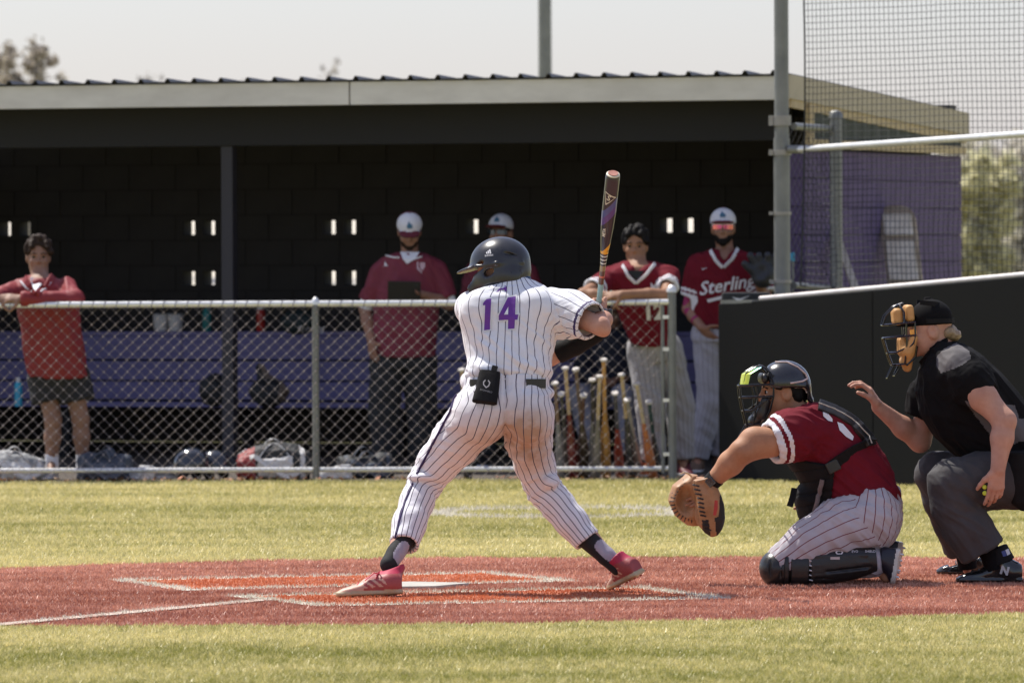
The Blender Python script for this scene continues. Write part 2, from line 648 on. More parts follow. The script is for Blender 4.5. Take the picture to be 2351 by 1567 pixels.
# fascia boards: two lengths with a visible butt joint
joint = 3.30
for (a0, a1) in ((-0.012, joint - 0.006), (joint + 0.006, LEN)):
    mb = MB()
    mb.box(D((a0 + a1) / 2, 0.012, 2.715), ((a1 - a0) / 2, 0.012, 0.083), RD)
    dpart(mb, 'fascia_board', m_fascia, bevel=0.003)
mb = MB()
mb.box(D(LEN / 2 + 0.05, 0.20, 2.644), (LEN / 2 - 0.06, 0.17, 0.006), RD)
dpart(mb, 'soffit', m_black)
mb = MB()
mb.box(D(LEN / 2 + 0.05, 0.45, 2.495), (LEN / 2 - 0.06, 0.07, 0.142), RD)
dpart(mb, 'header_beam', m_blackwood, bevel=0.004)
mb = MB()
mb.box(D(LEN / 2 + 0.05, 2.4, 2.60), (LEN / 2 - 0.07, 1.85, 0.006), RD)
dpart(mb, 'ceiling', m_black)
# front posts
for px in (531, -420):
    pt = None
    for k in range(400):                      # find a where the post stands on that image column
        a = k * 0.025
        q = D(a, 0.45, 1.5)
        if CX + F * q[0] / q[1] <= px:
            pt = a
            break
    if pt is not None:
        mb = MB()
        mb.box(D(pt, 0.45, 1.176), (0.045, 0.045, 1.176), RD)
        mb.box(D(pt, 0.45, 0.03), (0.07, 0.07, 0.03), RD)
        dpart(mb, 'post', mat('post_paint', (0.032, 0.030, 0.036), 0.6, vs=9), bevel=0.004)
# right end: rake boards, gable sheet, purple block wall
gd0, gd1 = 0.0, 4.42
for (za, zb, m, nm, off) in ((0.0, -0.125, m_tan, 'rake_board', 0.026), ):
    mb = MB()
    pts = []
    for (d, z) in ((gd0 - 0.01, rz0 + 0.02), (rdep, rz1 + 0.02)):
        pts += [D(-off, d, z), D(-off, d, z - 0.17)]
    pts2 = [p - EX * 0.024 for p in pts]
    mb.add(pts + pts2, [(0, 1, 3, 2), (4, 6, 7, 5), (0, 2, 6, 4), (1, 5, 7, 3), (0, 4, 5, 1), (2, 3, 7, 6)])
    dpart(mb, nm, mat('rake_cream', (0.40, 0.34, 0.23), 0.6, vs=5, col2=(0.50, 0.43, 0.30)))
    mb = MB()
    pts = []
    for (d, z) in ((gd0 + 0.05, rz0 - 0.152), (rdep - 0.04, rz1 - 0.152)):
        pts += [D(-0.016, d, z), D(-0.016, d, z - 0.06)]
    pts2 = [p - EX * 0.024 for p in pts]
    mb.add(pts + pts2, [(0, 1, 3, 2), (4, 6, 7, 5), (0, 2, 6, 4), (1, 5, 7, 3), (0, 4, 5, 1), (2, 3, 7, 6)])
    dpart(mb, 'rake_trim', m_tan)
mb = MB()                                    # ribbed gable sheet
nrib = 60
vs = []
for i in range(nrib + 1):
    d = 0.42 + (gd1 - 0.42) * i / nrib
    o = 0.012 if i % 4 in (1, 2) else 0.0
    zt = rz0 + (rz1 - rz0) * d / rdep - 0.16
    vs += [D(-o, d, zt), D(-o, d, 2.30)]
mb.add(vs, [(2 * i, 2 * i + 1, 2 * i + 3, 2 * i + 2) for i in range(nrib)])
dpart(mb, 'gable_sheet', m_gable)
mb = MB()
mb.box(D(-0.02, gd1 / 2 + 0.2, 2.33), (0.02, gd1 / 2 - 0.2, 0.03), RD)
dpart(mb, 'wall_plate', m_tan)
mb = MB()
mb.box(D(-0.02, 0.46, 2.47), (0.022, 0.05, 0.14), RD)
dpart(mb, 'corner_board', m_tan)

# block walls: each block its own part
def block_mesh(name, m, holes=False, w=0.392):
    t, h = 0.19, 0.192
    mb = MB()
    if not holes:
        mb.box((0, 0, 0), (w / 2, t / 2, h / 2))
    else:
        xs = [-w / 2, -0.138, -0.034, 0.034, 0.138, w / 2]
        zs = [-h / 2, -0.054, 0.054, h / 2]
        for i in range(5):
            for j in range(3):
                if j == 1 and i in (1, 3):
                    continue
                mb.box(((xs[i] + xs[i + 1]) / 2, 0, (zs[j] + zs[j + 1]) / 2), ((xs[i + 1] - xs[i]) / 2, t / 2, (zs[j + 1] - zs[j]) / 2))
    o = mb.build(name, m)
    COL.objects.unlink(o)
    return o


RZ = -TH
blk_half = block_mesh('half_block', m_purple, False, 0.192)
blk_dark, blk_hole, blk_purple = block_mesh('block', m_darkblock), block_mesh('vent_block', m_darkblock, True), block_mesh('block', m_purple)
base0 = D(0, 0, 0)


def px_of(p):
    xc = p[0] * cr - (p[2] - H) * sr
    zc = p[0] * sr + (p[2] - H) * cr
    return CX + F * xc / p[1], YH - F * zc / p[1]


BW = 4.20                                     # distance of the rear wall
backwall = MB()
rows = 13
targets = [(5, 521), (440, 521), (785, 518), (1150, 520), (1512, 512), (440, 655), (785, 655), (1150, 655)]
vents = set()
for (tx, ty) in targets:
    best = None
    for r in range(rows):
        z = 0.17 + r * 0.2
        for c in range(22):
            aa = 0.2 + c * 0.4 + (0.2 if r % 2 else 0)
            q = px_of(D(aa, BW, z))
            e = abs(q[0] - tx) + 2.5 * abs(q[1] - ty)
            if best is None or e < best[0]:
                best = (e, r, c)
    vents.add(best[1:])
for r in range(rows):
    z = 0.17 + r * 0.2
    for c in range(21 if r % 2 else 22):
        aa = 0.2 + c * 0.4 + (0.2 if r % 2 else 0)
        src = blk_hole if (r, c) in vents else blk_dark
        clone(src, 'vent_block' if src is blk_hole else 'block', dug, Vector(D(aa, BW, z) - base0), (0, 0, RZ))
        backwall.box(D(aa + 0.2, BW, z), (0.0045, 0.088, 0.095), RD)
    backwall.box(D(4.4, BW, z + 0.1), (4.4, 0.088, 0.0045), RD)
backwall.box(D(4.4, BW, 0.033), (4.4, 0.088, 0.034), RD)
dpart(backwall, 'mortar_joints', m_mortar)
ew = MB()
for r in range(rows - 2):
    z = 0.1 + r * 0.2 + 0.085
    if r % 2:
        for dd_ in (0.52, 4.32):
            clone(blk_half, 'half_block', dug, Vector(D(0.095, dd_, z) - base0), (0, 0, RZ + math.pi / 2))
    for c in range(9 if r % 2 else 10):
        dd = 0.62 + c * 0.4 + (0.2 if r % 2 else 0)
        if dd > 4.3:
            continue
        clone(blk_purple, 'block', dug, Vector(D(0.095, dd, z) - base0), (0, 0, RZ + math.pi / 2))
        ew.box(D(0.095, dd + 0.2, z), (0.088, 0.0035, 0.095), RD)
    ew.box(D(0.095, 2.42, z + 0.1), (0.088, 1.98, 0.0035), RD)
dpart(ew, 'end_wall_joints', mat('purple_mortar', (0.06, 0.045, 0.09), 0.95))
for o_ in (blk_dark, blk_hole, blk_purple, blk_half):
    bpy.data.objects.remove(o_)
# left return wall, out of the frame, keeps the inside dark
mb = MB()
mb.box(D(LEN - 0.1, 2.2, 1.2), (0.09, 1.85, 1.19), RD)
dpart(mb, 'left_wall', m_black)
fl = MB()
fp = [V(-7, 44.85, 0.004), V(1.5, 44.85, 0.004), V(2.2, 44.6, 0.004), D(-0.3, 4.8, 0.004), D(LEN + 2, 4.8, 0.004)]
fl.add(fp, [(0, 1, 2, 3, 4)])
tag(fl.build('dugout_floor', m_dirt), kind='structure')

# bench: three back boards, seat, shelf, legs
BD = 2.75
bench = empty('bench', D(2.5, BD, 0), 'long purple plank bench along the back of the dugout', 'bench')
bb = D(2.5, BD, 0)
ba0, ba1 = 0.9, LEN - 0.4
for seg in range(3):
    s0 = ba0 + (ba1 - ba0) * seg / 3 + (0.006 if seg else 0)
    s1 = ba0 + (ba1 - ba0) * (seg + 1) / 3
    for (zl, zh) in ((0.752, 0.93), (0.592, 0.738), (0.442, 0.580)):
        mb = MB()
        mb.box(D((s0 + s1) / 2, BD, (zl + zh) / 2), ((s1 - s0) / 2, 0.019, (zh - zl) / 2), RD)
        mb.build('back_board', m_bench, bench, base=bb, bevel=0.004)
    for k, dd in enumerate((-0.36, -0.2)):
        mb = MB()
        mb.box(D((s0 + s1) / 2, BD + dd, 0.412), ((s1 - s0) / 2, 0.075, 0.019), RD)
        mb.build('seat_board', m_bench, bench, base=bb, bevel=0.004)
    mb = MB()
    mb.box(D((s0 + s1) / 2, BD + 0.12, 0.949), ((s1 - s0) / 2, 0.14, 0.016), RD)
    mb.build('shelf_board', m_bench, bench, base=bb, bevel=0.004)
for k in range(6):
    aa = ba0 + 0.2 + (ba1 - ba0 - 0.4) * k / 5
    mb = MB()
    mb.box(D(aa, BD + 0.045, 0.466), (0.04, 0.02, 0.466), RD)
    mb.box(D(aa, BD - 0.3, 0.196), (0.04, 0.04, 0.196), RD)
    mb.box(D(aa, BD - 0.13, 0.35), (0.04, 0.13, 0.025), RD)
    mb.build('leg', m_black, bench, base=bb)

# ---------------------------------------------------------------- chain-link fence
FY = 44.85
fence = empty('chain_link_fence', (-2, FY, 0), 'waist high galvanised chain link fence in front of the dugout', 'fence')
fbase = V(-2, FY, 0)
X0, X1 = P(-520, 700, FY)[0], P(1543, 700, FY)[0]
mb = MB()
mb.tube([V(X0, FY, 1.22), V(X1, FY, 1.222)], 0.021, 12)
mb.build('top_rail', m_galv, fence, base=fbase, smooth=True)
mb = MB()
mb.tube([V(X0, FY + 0.012, 0.085), V(X1, FY + 0.012, 0.08)], 0.018, 12)
mb.build('bottom_rail', m_galv, fence, base=fbase, smooth=True)
for px, top, r in ((-93, 1.235, 0.024), (725, 1.235, 0.024), (1543, 1.31, 0.03)):
    x = P(px, 900, FY)[0]
    mb = MB()
    mb.tube([V(x, FY, 0), V(x, FY, top)], r, 12)
    po = mb.build('post', m_galvdull, fence, base=fbase, smooth=True)
    mb = MB()
    mb.lathe(V(x, FY, top - 0.02), V(x, FY, top + 1), [(0, r + 0.006), (0.02, r + 0.006), (0.04, r * 0.8), (0.052, r * 0.3)], 12)
    mb.build('post_cap', m_galv, po, base=fbase, smooth=True)
xg = P(1522, 900, FY)[0]
mb = MB()
mb.tube([V(xg, FY, 0.05), V(xg, FY, 1.2)], 0.014, 10)
mb.build('tension_bar', m_galvdull, fence, base=fbase, smooth=True)
for z in (0.18, 0.55, 0.9, 1.12):
    mb = MB()
    mb.box(V((xg + X1) / 2, FY, z), ((X1 - xg) / 2, 0.02, 0.012))
    mb.build('brace_band', m_galv, fence, base=fbase)


def chain_link(xa, xb, zb, zt, place, s=0.0405, r=0.0020):
    """woven diamonds between two columns; place(x, z, w) -> point, w = weave offset"""
    mb = MB()
    nz = int((zt - zb) / s)
    ncol = int((xb - xa) / s)
    for c in range(ncol):
        pts = []
        for k in range(nz + 1):
            z = zb + k * s
            left = (k + c) % 2 == 0
            x = xa + c * s + (0.0 if left else s)
            pts.append(place(x + (-0.0015 if left else 0.0015), z, 0.0028 if left else -0.0028))
        mb.tube(pts, r, 4, False)
    return mb


cm = chain_link(X0, xg, 0.03, 1.225, lambda x, z, w: V(x + 0.006 * math.sin(z * 9 + x * 1.3), FY - 0.026 + w + 0.008 * math.sin(x * 2.1) * math.sin(z * 2.6), z))
tag(cm.build('wire_mesh', m_wire, fence, base=fbase), kind='stuff')
kb_ = MB()  # pale beads added at the crossings, sun glints put into their colour
nzk = int((1.225 - .03) / .0405)
for c in range(int((xg - X0) / .0405)):
    for k in range(nzk + 1):
        if (k + c) % 2:
            continue
        z = .03 + k * .0405
        x = X0 + c * .0405
        q = V(x + 0.006 * math.sin(z * 9 + x * 1.3), FY - 0.028 + 0.008 * math.sin(x * 2.1) * math.sin(z * 2.6), z)
        r = .0058
        kb_.add([q + V(r, 0, 0), q + V(0, r, 0), q - V(r, 0, 0), q - V(0, r, 0), q + V(0, 0, r * 1.2), q - V(0, 0, r * 1.2)],
                [(0, 1, 4), (1, 2, 4), (2, 3, 4), (3, 0, 4), (1, 0, 5), (2, 1, 5), (3, 2, 5), (0, 3, 5)])
tag(kb_.build('glint_beads', mat('painted_glint', (.55, .47, .43), .35, metal=.3), fence, base=fbase), kind='stuff')
# tie loops where the mesh is hooked over the rail
mb = MB()
x = X0
while x < X1 - 0.05:
    mb.tube([V(x, FY - 0.03, 1.19), V(x + 0.01, FY - 0.012, 1.246), V(x + 0.02, FY + 0.02, 1.23)], 0.0035, 5)
    x += 0.081
tag(mb.build('wire_hooks', m_wire, fence, base=fbase), kind='stuff')

# ---------------------------------------------------------------- black padded wall, right
wl0, wl1 = V(1.41, 44.72, 0), V(5.2, 40.75, 0)
wd = nrm(wl1 - wl0)
wn = V(wd[1], -wd[0], 0)                     # towards the camera side
if wn[1] > 0: wn = -wn
slope = (1.39 - 1.235) / np.linalg.norm(V(3.3, 42.8, 0) - V(1.70, 44.42, 0))
L = np.linalg.norm(wl1 - wl0)
s_a = np.linalg.norm(V(1.70, 44.42, 0) - wl0)


def wtop(s):
    return 1.235 + slope * (s - s_a)


m_pad = mat('black_wall_pad', (0.008, 0.008, 0.0085), 0.8, vs=2.5, col2=(0.012, 0.0118, 0.012), bump=0.25, bs=140, spec=0.25)
wall = empty('backstop_wall', wl0, 'low black padded wall behind the catcher and umpire', 'wall')
edges = [0, 1.45, 2.9, 4.2, L]
for i in range(4):
    a0, a1 = edges[i], edges[i + 1] - 0.006
    q = []
    for off in (0.0, -0.11):
        for s in (a0, a1):
            q += [wl0 + wd * s + wn * off, wl0 + wd * s + wn * off + EZ * wtop(s)]
    mb = MB()
    mb.add(q, [(0, 1, 3, 2), (4, 6, 7, 5), (0, 4, 5, 1), (2, 3, 7, 6), (1, 5, 7, 3), (0, 2, 6, 4)])
    mb.build('pad_panel', m_pad, wall, base=wl0, bevel=0.006)
s1 = s_a - 0.05
mb = MB()
mb.tube([wl0 + wd * s1 + EZ * (wtop(s1) + 0.012) - wn * 0.04, wl0 + wd * L + EZ * (wtop(L) + 0.012) - wn * 0.04], 0.021, 10)
mb.build('top_pipe', mat('pale_pipe', (0.60, 0.55, 0.52), 0.35, vs=20, col2=(0.72, 0.68, 0.65), metal=0.5), wall, base=wl0, smooth=True)
mb = MB()
mb.box(wl0 + wd * 0.17 + EZ * (wtop(0.1) + 0.01) - wn * 0.05, (0.15, 0.05, 0.012), np.array([wd, wn, EZ]))
mb.build('top_cap', m_galvdull, wall, base=wl0)

# ---------------------------------------------------------------- tall post, rails, net
m_band = mat('dull_band', (0.26, 0.25, 0.23), 0.5, vs=9, col2=(0.36, 0.34, 0.31), metal=0.3)
pb = P(1797, 900, 45.15)
post = empty('backstop_post', (pb[0], pb[1], 0), 'tall grey steel backstop post at the right end of the dugout', 'post')
pbase = V(pb[0], pb[1], 0)
mb = MB()
mb.tube([pbase, pbase + EZ * 2.35], 0.056, 16)
mb.tube([pbase + EZ * 2.3501, pbase + EZ * 7.5], 0.050, 16)
mb.build('pole', m_galvdull, post, base=pbase, smooth=True)
for z, r, hh in ((2.47, 0.061, 0.035), (2.25, 0.062, 0.02), (1.83, 0.060, 0.012), (1.36, 0.060, 0.012)):
    mb = MB()
    mb.tube([pbase + EZ * (z - hh), pbase + EZ * (z + hh)], r + 0.004, 16)
    mb.box(pbase + EZ * z + V(-0.075, -0.02, 0), (0.015, 0.012, hh))
    mb.build('clamp_band', m_band, post, base=pbase, smooth=True)
# second shorter post with a rounded cap, tied to the first
p2 = P(1921, 900, 46.0)
p2b = V(p2[0], p2[1], 0)
zt = 1.58 + (572 - 262) / F * 46.0
side = empty('gate_post', p2b, 'shorter weathered post with rounded cap behind the net', 'post')
mb = MB()
mb.lathe(p2b, p2b + EZ, [(0, 0.045), (zt - 0.03, 0.045), (zt - 0.03, 0.052), (zt, 0.05), (zt + 0.02, 0.036), (zt + 0.028, 0.01)], 14)
mb.build('pole', m_galvdull, side, base=p2b, smooth=True)
for (py, r) in ((290, 0.026), (655, 0.024)):
    mb = MB()
    a_, b_ = P(1822, py, 45.2), P(1906, py + 6, 46.0)
    mb.tube([a_, b_], r, 10)
    mb.build('cross_rail', m_galvdull, side, base=p2b, smooth=True)


def place2(x, z, w):
    t = x / 0.86
    q = V(pb[0], pb[1], 0) * (1 - t) + p2b * t
    return V(q[0], q[1] + w, z)


cm = chain_link(0.06, 0.80, 1.33, 2.43, place2)
tag(cm.build('wire_mesh', mat('dark_wire', (0.05, 0.05, 0.05), 0.5, metal=0.4), side, base=p2b), kind='stuff')
# the bright rail of the backstop
rail = MB()
ra, rb = P(1836, 343, 45.05), P(2351, 308, 43.0)
rail.tube([ra, ra + (rb - ra) * 1.9], 0.023, 12)
ro = rail.build('net_rail', m_galv, base=V(*ra), smooth=True)
ro.location = Vector(ra)
tag(ro, 'shiny horizontal steel pipe crossing the black net', 'pipe')
mb = MB()
mb.tube([P(1812, 343, 45.1), ra + V(0.02, 0, 0)], 0.03, 10)
mb.build('end_fitting', m_galvdull, ro, base=V(*ra), smooth=True)

m_cord = mat('net_cord', (0.012, 0.014, 0.014), 0.7)
netb = P(1838, 640, 44.95)
nd = nrm(V(wd[0], wd[1], 0))


def net_pt(i, j):
    s, z = i * 0.044, 1.33 + j * 0.044
    if s < 0.6:
        pass
    amp = 0.35 + 0.9 * max(0.0, 1 - j / 22.0)
    wob = amp * (0.009 * math.sin(j * 0.19 + i * 0.11) + 0.005 * math.sin(j * 0.43 + i * 0.05)) + 0.02 * math.sin(j * 0.05 + 1)
    sag = -amp * (0.008 * math.sin(i * 0.13 + 0.5 * math.sin(j * 0.08)) + 0.005 * math.sin(i * 0.3 + j * 0.03))
    edge = max(0.0, 1 - s / 0.3)
    return V(netb[0], netb[1], 0) + nd * (s + wob * (1 - edge) + 0.05 * edge * math.sin(j * 0.05)) + V(0, 0.05 * math.sin(j * 0.09 + i * 0.1), z + sag)


NI, NJ = 60, 74
mb = MB()
for i in range(NI):
    mb.tube([net_pt(i, j) for j in range(NJ)], 0.0021 if i else 0.006, 4, False)
for j in range(NJ):
    mb.tube([net_pt(i, j) for i in range(NI)], 0.0021 if j else 0.005, 4, False)
net = mb.build('backstop_net', m_cord, base=V(netb[0], netb[1], 1.33))
net.location = (netb[0], netb[1], 1.33)
tag(net, 'black square mesh safety net above the black wall', 'net')

# light pole and trees beyond the roof
lp = MB()
lb = P(1253, 600, 72)
lp.lathe(V(lb[0], lb[1], 0), V(lb[0], lb[1], 1), [(0, 0.085), (3, 0.075), (14, 0.055)], 12)
o = lp.build('light_pole', m_galvdull, base=V(lb[0], lb[1], 0), smooth=True)
o.location = (lb[0], lb[1], 0)
tag(o, 'tall grey pole rising behind the dugout roof', 'pole')

m_bark = mat('bark', (0.22, 0.19, 0.165), 0.9, vs=20, col2=(0.32, 0.285, 0.25), bump=0.5, bs=50)


def tree(name, base, height, crown_r, cz, seed, nleaf, leafcol, leafcol2, label, twig=1.0, leaf=0.05, group=None, nb=16):
    rng = random.Random(seed)
    root = empty(name, base, label, 'tree', group)
    base = np.asarray(base, float)
    mb = MB()
    top = base + V(rng.uniform(-.2, .2), rng.uniform(-.2, .2), height * 0.8)
    mid = base + V(0, 0, height * 0.35)
    mb.tube([base, mid, top], [height * 0.022, height * 0.016, height * 0.004], 8)
    ends = []
    for k in range(nb):
        t = rng.uniform(0.3, 0.95)
        s = mid * (1 - t) + top * t if t > 0.35 else mid
        a = rng.uniform(0, 2 * math.pi)
        rr = crown_r * rng.uniform(0.5, 1.0)
        e = base + V(math.cos(a) * rr, math.sin(a) * rr, cz * height + rng.uniform(-0.6, 1.0) * (1 - cz) * height)
        m_ = (s + e) / 2 + V(rng.uniform(-.1, .1), rng.uniform(-.1, .1), 0.08) * crown_r
        mb.tube([s, m_, e], [height * 0.008, height * 0.005, height * 0.0015], 5)
        ends += [(s + e) / 2, m_, e, e]
        for q in range(int(6 * twig)):
            t2 = rng.uniform(0.4, 1)
            s2 = m_ * (1 - t2) + e * t2
            e2 = s2 + V(rng.gauss(0, 1), rng.gauss(0, 1), rng.gauss(0.5, 0.8)) * crown_r * 0.22
            mb.tube([s2, e2], [height * 0.0022, height * 0.0008], 4)
            ends.append(e2)
    mb.build('trunk', m_bark, root, base=base)
    E = np.array(ends)
    r2 = np.random.default_rng(seed)
    c = E[r2.integers(0, len(E), nleaf)] + r2.normal(0, crown_r * 0.10, (nleaf, 3))
    u = r2.normal(0, 1, (nleaf, 3))
    u /= np.linalg.norm(u, axis=1)[:, None]
    w = np.cross(u, r2.normal(0, 1, (nleaf, 3)))
    w /= np.linalg.norm(w, axis=1)[:, None]
    s = leaf * r2.uniform(0.5, 1.3, (nleaf, 1))
    v = np.stack([c - u * s, c + w * s * 0.5, c + u * s, c - w * s * 0.5], 1).reshape(-1, 3) - base
    tt = r2.random((nleaf, 1))
    cols = np.repeat(np.array(leafcol) * (1 - tt) + np.array(leafcol2) * tt, 4, axis=0)
    o = np_mesh('crown', v, np.arange(len(v)).reshape(-1, 4), attr_color_mat(name + '_leaf', 'col', 0.7, 0.5), cols)
    o.parent = root
    return root


tree('blossom_tree', P(72, 600, 110) * V(1, 1, 0), 5.0, 0.52, 0.78, 3, 9000, (0.30, 0.26, 0.20), (0.55, 0.50, 0.44),  # leaf colours lightened to stand in for haze
     'hazy half bare tree above the left end of the roof', leaf=0.06, nb=26)
tree('budding_tree', P(-60, 600, 112) * V(1, 1, 0), 5.0, 0.6, 0.78, 5, 8000, (0.30, 0.26, 0.20), (0.55, 0.50, 0.44),  # same haze put into the leaf colours
     'half bare tree cut by the left edge of the frame above the roof', leaf=0.06, nb=20)
for k, (px, py) in enumerate(((350, 171), (405, 176), (580, 171), (720, 167))):
    dd = 170
    hgt = P(px, py - 8, dd)[2]
    tree('distant_tree', P(px, 600, dd) * V(1, 1, 0), hgt, 0.9, 0.75, 20 + k, 500, (0.25, 0.23, 0.2), (0.4, 0.38, 0.34),
         'tiny hazy treetop just over the roof, number %s from the left tree' % ('one', 'two', 'three', 'four')[k] if False else
         ('small hazy treetop over the roof ' + ('nearest the left tree', 'right after the first small treetop', 'left of the fascia joint', 'just left above the fascia joint')[k]),
         leaf=0.10, group='far treetops over the roof', nb=10)

# hillside beyond the net
hill = MB()
hv, hf = [], []
NXH, NYH = 40, 8
for j in range(NYH):
    for i in range(NXH):
        x = -20 + i * 3.0
        y = 150 + j * 22
        t = j / (NYH - 1)
        z = (0.0 if j == 0 else 4.3 * t ** 0.7 + 0.35 * math.sin(i * 0.9 + j) * t + 0.2 * math.sin(i * 2.3))
        hv.append((x, y, z if j else -0.5))
for j in range(NYH - 1):
    for i in range(NXH - 1):
        hf.append((j * NXH + i, j * NXH + i + 1, (j + 1) * NXH + i + 1, (j + 1) * NXH + i))
hill.add(hv, hf)
m_hill = mat('hillside', (0.44, 0.40, 0.32), 0.95, vs=0.25, col2=(0.58, 0.53, 0.43), detail=8)  # haze painted in: the hill colour is kept pale
tag(hill.build('hill', m_hill, smooth=True), kind='structure')
tree('yellow_green_tree', P(2252, 600, 120) * V(1, 1, 0), P(2252, 372, 120)[2], 0.6, 0.45, 31, 9000, (0.60, 0.57, 0.36), (0.70, 0.67, 0.46),  # pale leaf colours replace haze, here and on the two trees below
     'bright yellow green tree seen through the net beside the purple wall', leaf=0.13, nb=24)
tree('grey_tree', P(2330, 600, 140) * V(1, 1, 0), P(2330, 345, 140)[2], 1.3, 0.5, 32, 12000, (0.50, 0.47, 0.40), (0.64, 0.60, 0.52),
     'grey brown tree seen through the net at the right edge', leaf=0.14, nb=26)
tree('olive_tree', P(2240, 600, 145) * V(1, 1, 0), P(2240, 360, 145)[2], 1.2, 0.5, 33, 12000, (0.52, 0.49, 0.38), (0.66, 0.62, 0.50),
     'dull olive tree behind the yellow green one through the net', leaf=0.14, nb=26)

# things leaning on the purple end wall
m_oldwhite = mat('weathered_white', (0.62, 0.55, 0.42), 0.7, vs=9, col2=(0.86, 0.80, 0.66), bump=0.3, bs=40)
m_weath = mat('weathered_tan', (0.40, 0.34, 0.25), 0.8, vs=9, col2=(0.54, 0.48, 0.38), bump=0.3, bs=40)
lw = P(2060, 640, 47.7)
e1 = V(lw[0], lw[1], 0)
lean = empty('weathered_door_panel', e1, 'weathered white panel in a tan rounded frame leaning on the purple wall', 'panel')
up = nrm(P(2053, 440, 48.2) - P(2076, 650, 47.7))
sd1 = nrm(V(0.93, -0.36, 0))
nn_ = np.cross(sd1, up)
ctr0 = P(2082, 690, 47.6)
W2, HT = 0.135, 0.86
outl = [(-W2, -0.35), (W2, -0.35), (W2, HT - 0.10), (W2 - 0.012, HT - 0.055), (W2 - 0.04, HT - 0.018), (W2 - 0.085, HT), (-W2 + 0.085, HT), (-W2 + 0.04, HT - 0.018), (-W2 + 0.012, HT - 0.055), (-W2, HT - 0.10)]
mb = MB()
vv = [ctr0 + sd1 * x + up * y + nn_ * 0.02 for x, y in outl] + [ctr0 + sd1 * x + up * y - nn_ * 0.03 for x, y in outl]
nO = len(outl)
mb.add(vv, [tuple(range(nO)), tuple(range(2 * nO - 1, nO - 1, -1))] + [(k, (k + 1) % nO, nO + (k + 1) % nO, nO + k) for k in range(nO)])
mb.build('frame', mat('brown_frame', (.27, .21, .14), .7, vs=9, col2=(.40, .33, .24)), lean, base=e1, bevel=0.006)
for (y0, y1) in ((0.17, 0.530), (0.575, 0.775)):
    for sgn in (1,):
        mb = MB()
        mb.box(ctr0 + up * (y0 + y1) / 2 - nn_ * 0.034, (W2 - 0.034, 0.008, (y1 - y0) / 2), np.array([sd1, nn_, up]))
        mb.box(ctr0 + up * (y0 + y1) / 2 + nn_ * 0.024, (W2 - 0.025, 0.008, (y1 - y0) / 2), np.array([sd1, nn_, up]))
        mb.build('white_face', m_oldwhite, lean, base=e1, bevel=0.005)
pk = MB()
pa, pb_ = P(1909, 508, 47.0), P(1970, 680, 46.2)
pk.strip([pb_ - nrm(pa - pb_) * 1.35, pa], V(1, 0, 0), 0.05, 0.03)
o = pk.build('leaning_plank', m_weath, base=pb_)
o.location = Vector(pb_)
tag(o, 'narrow pale plank leaning against the shorter post', 'plank')
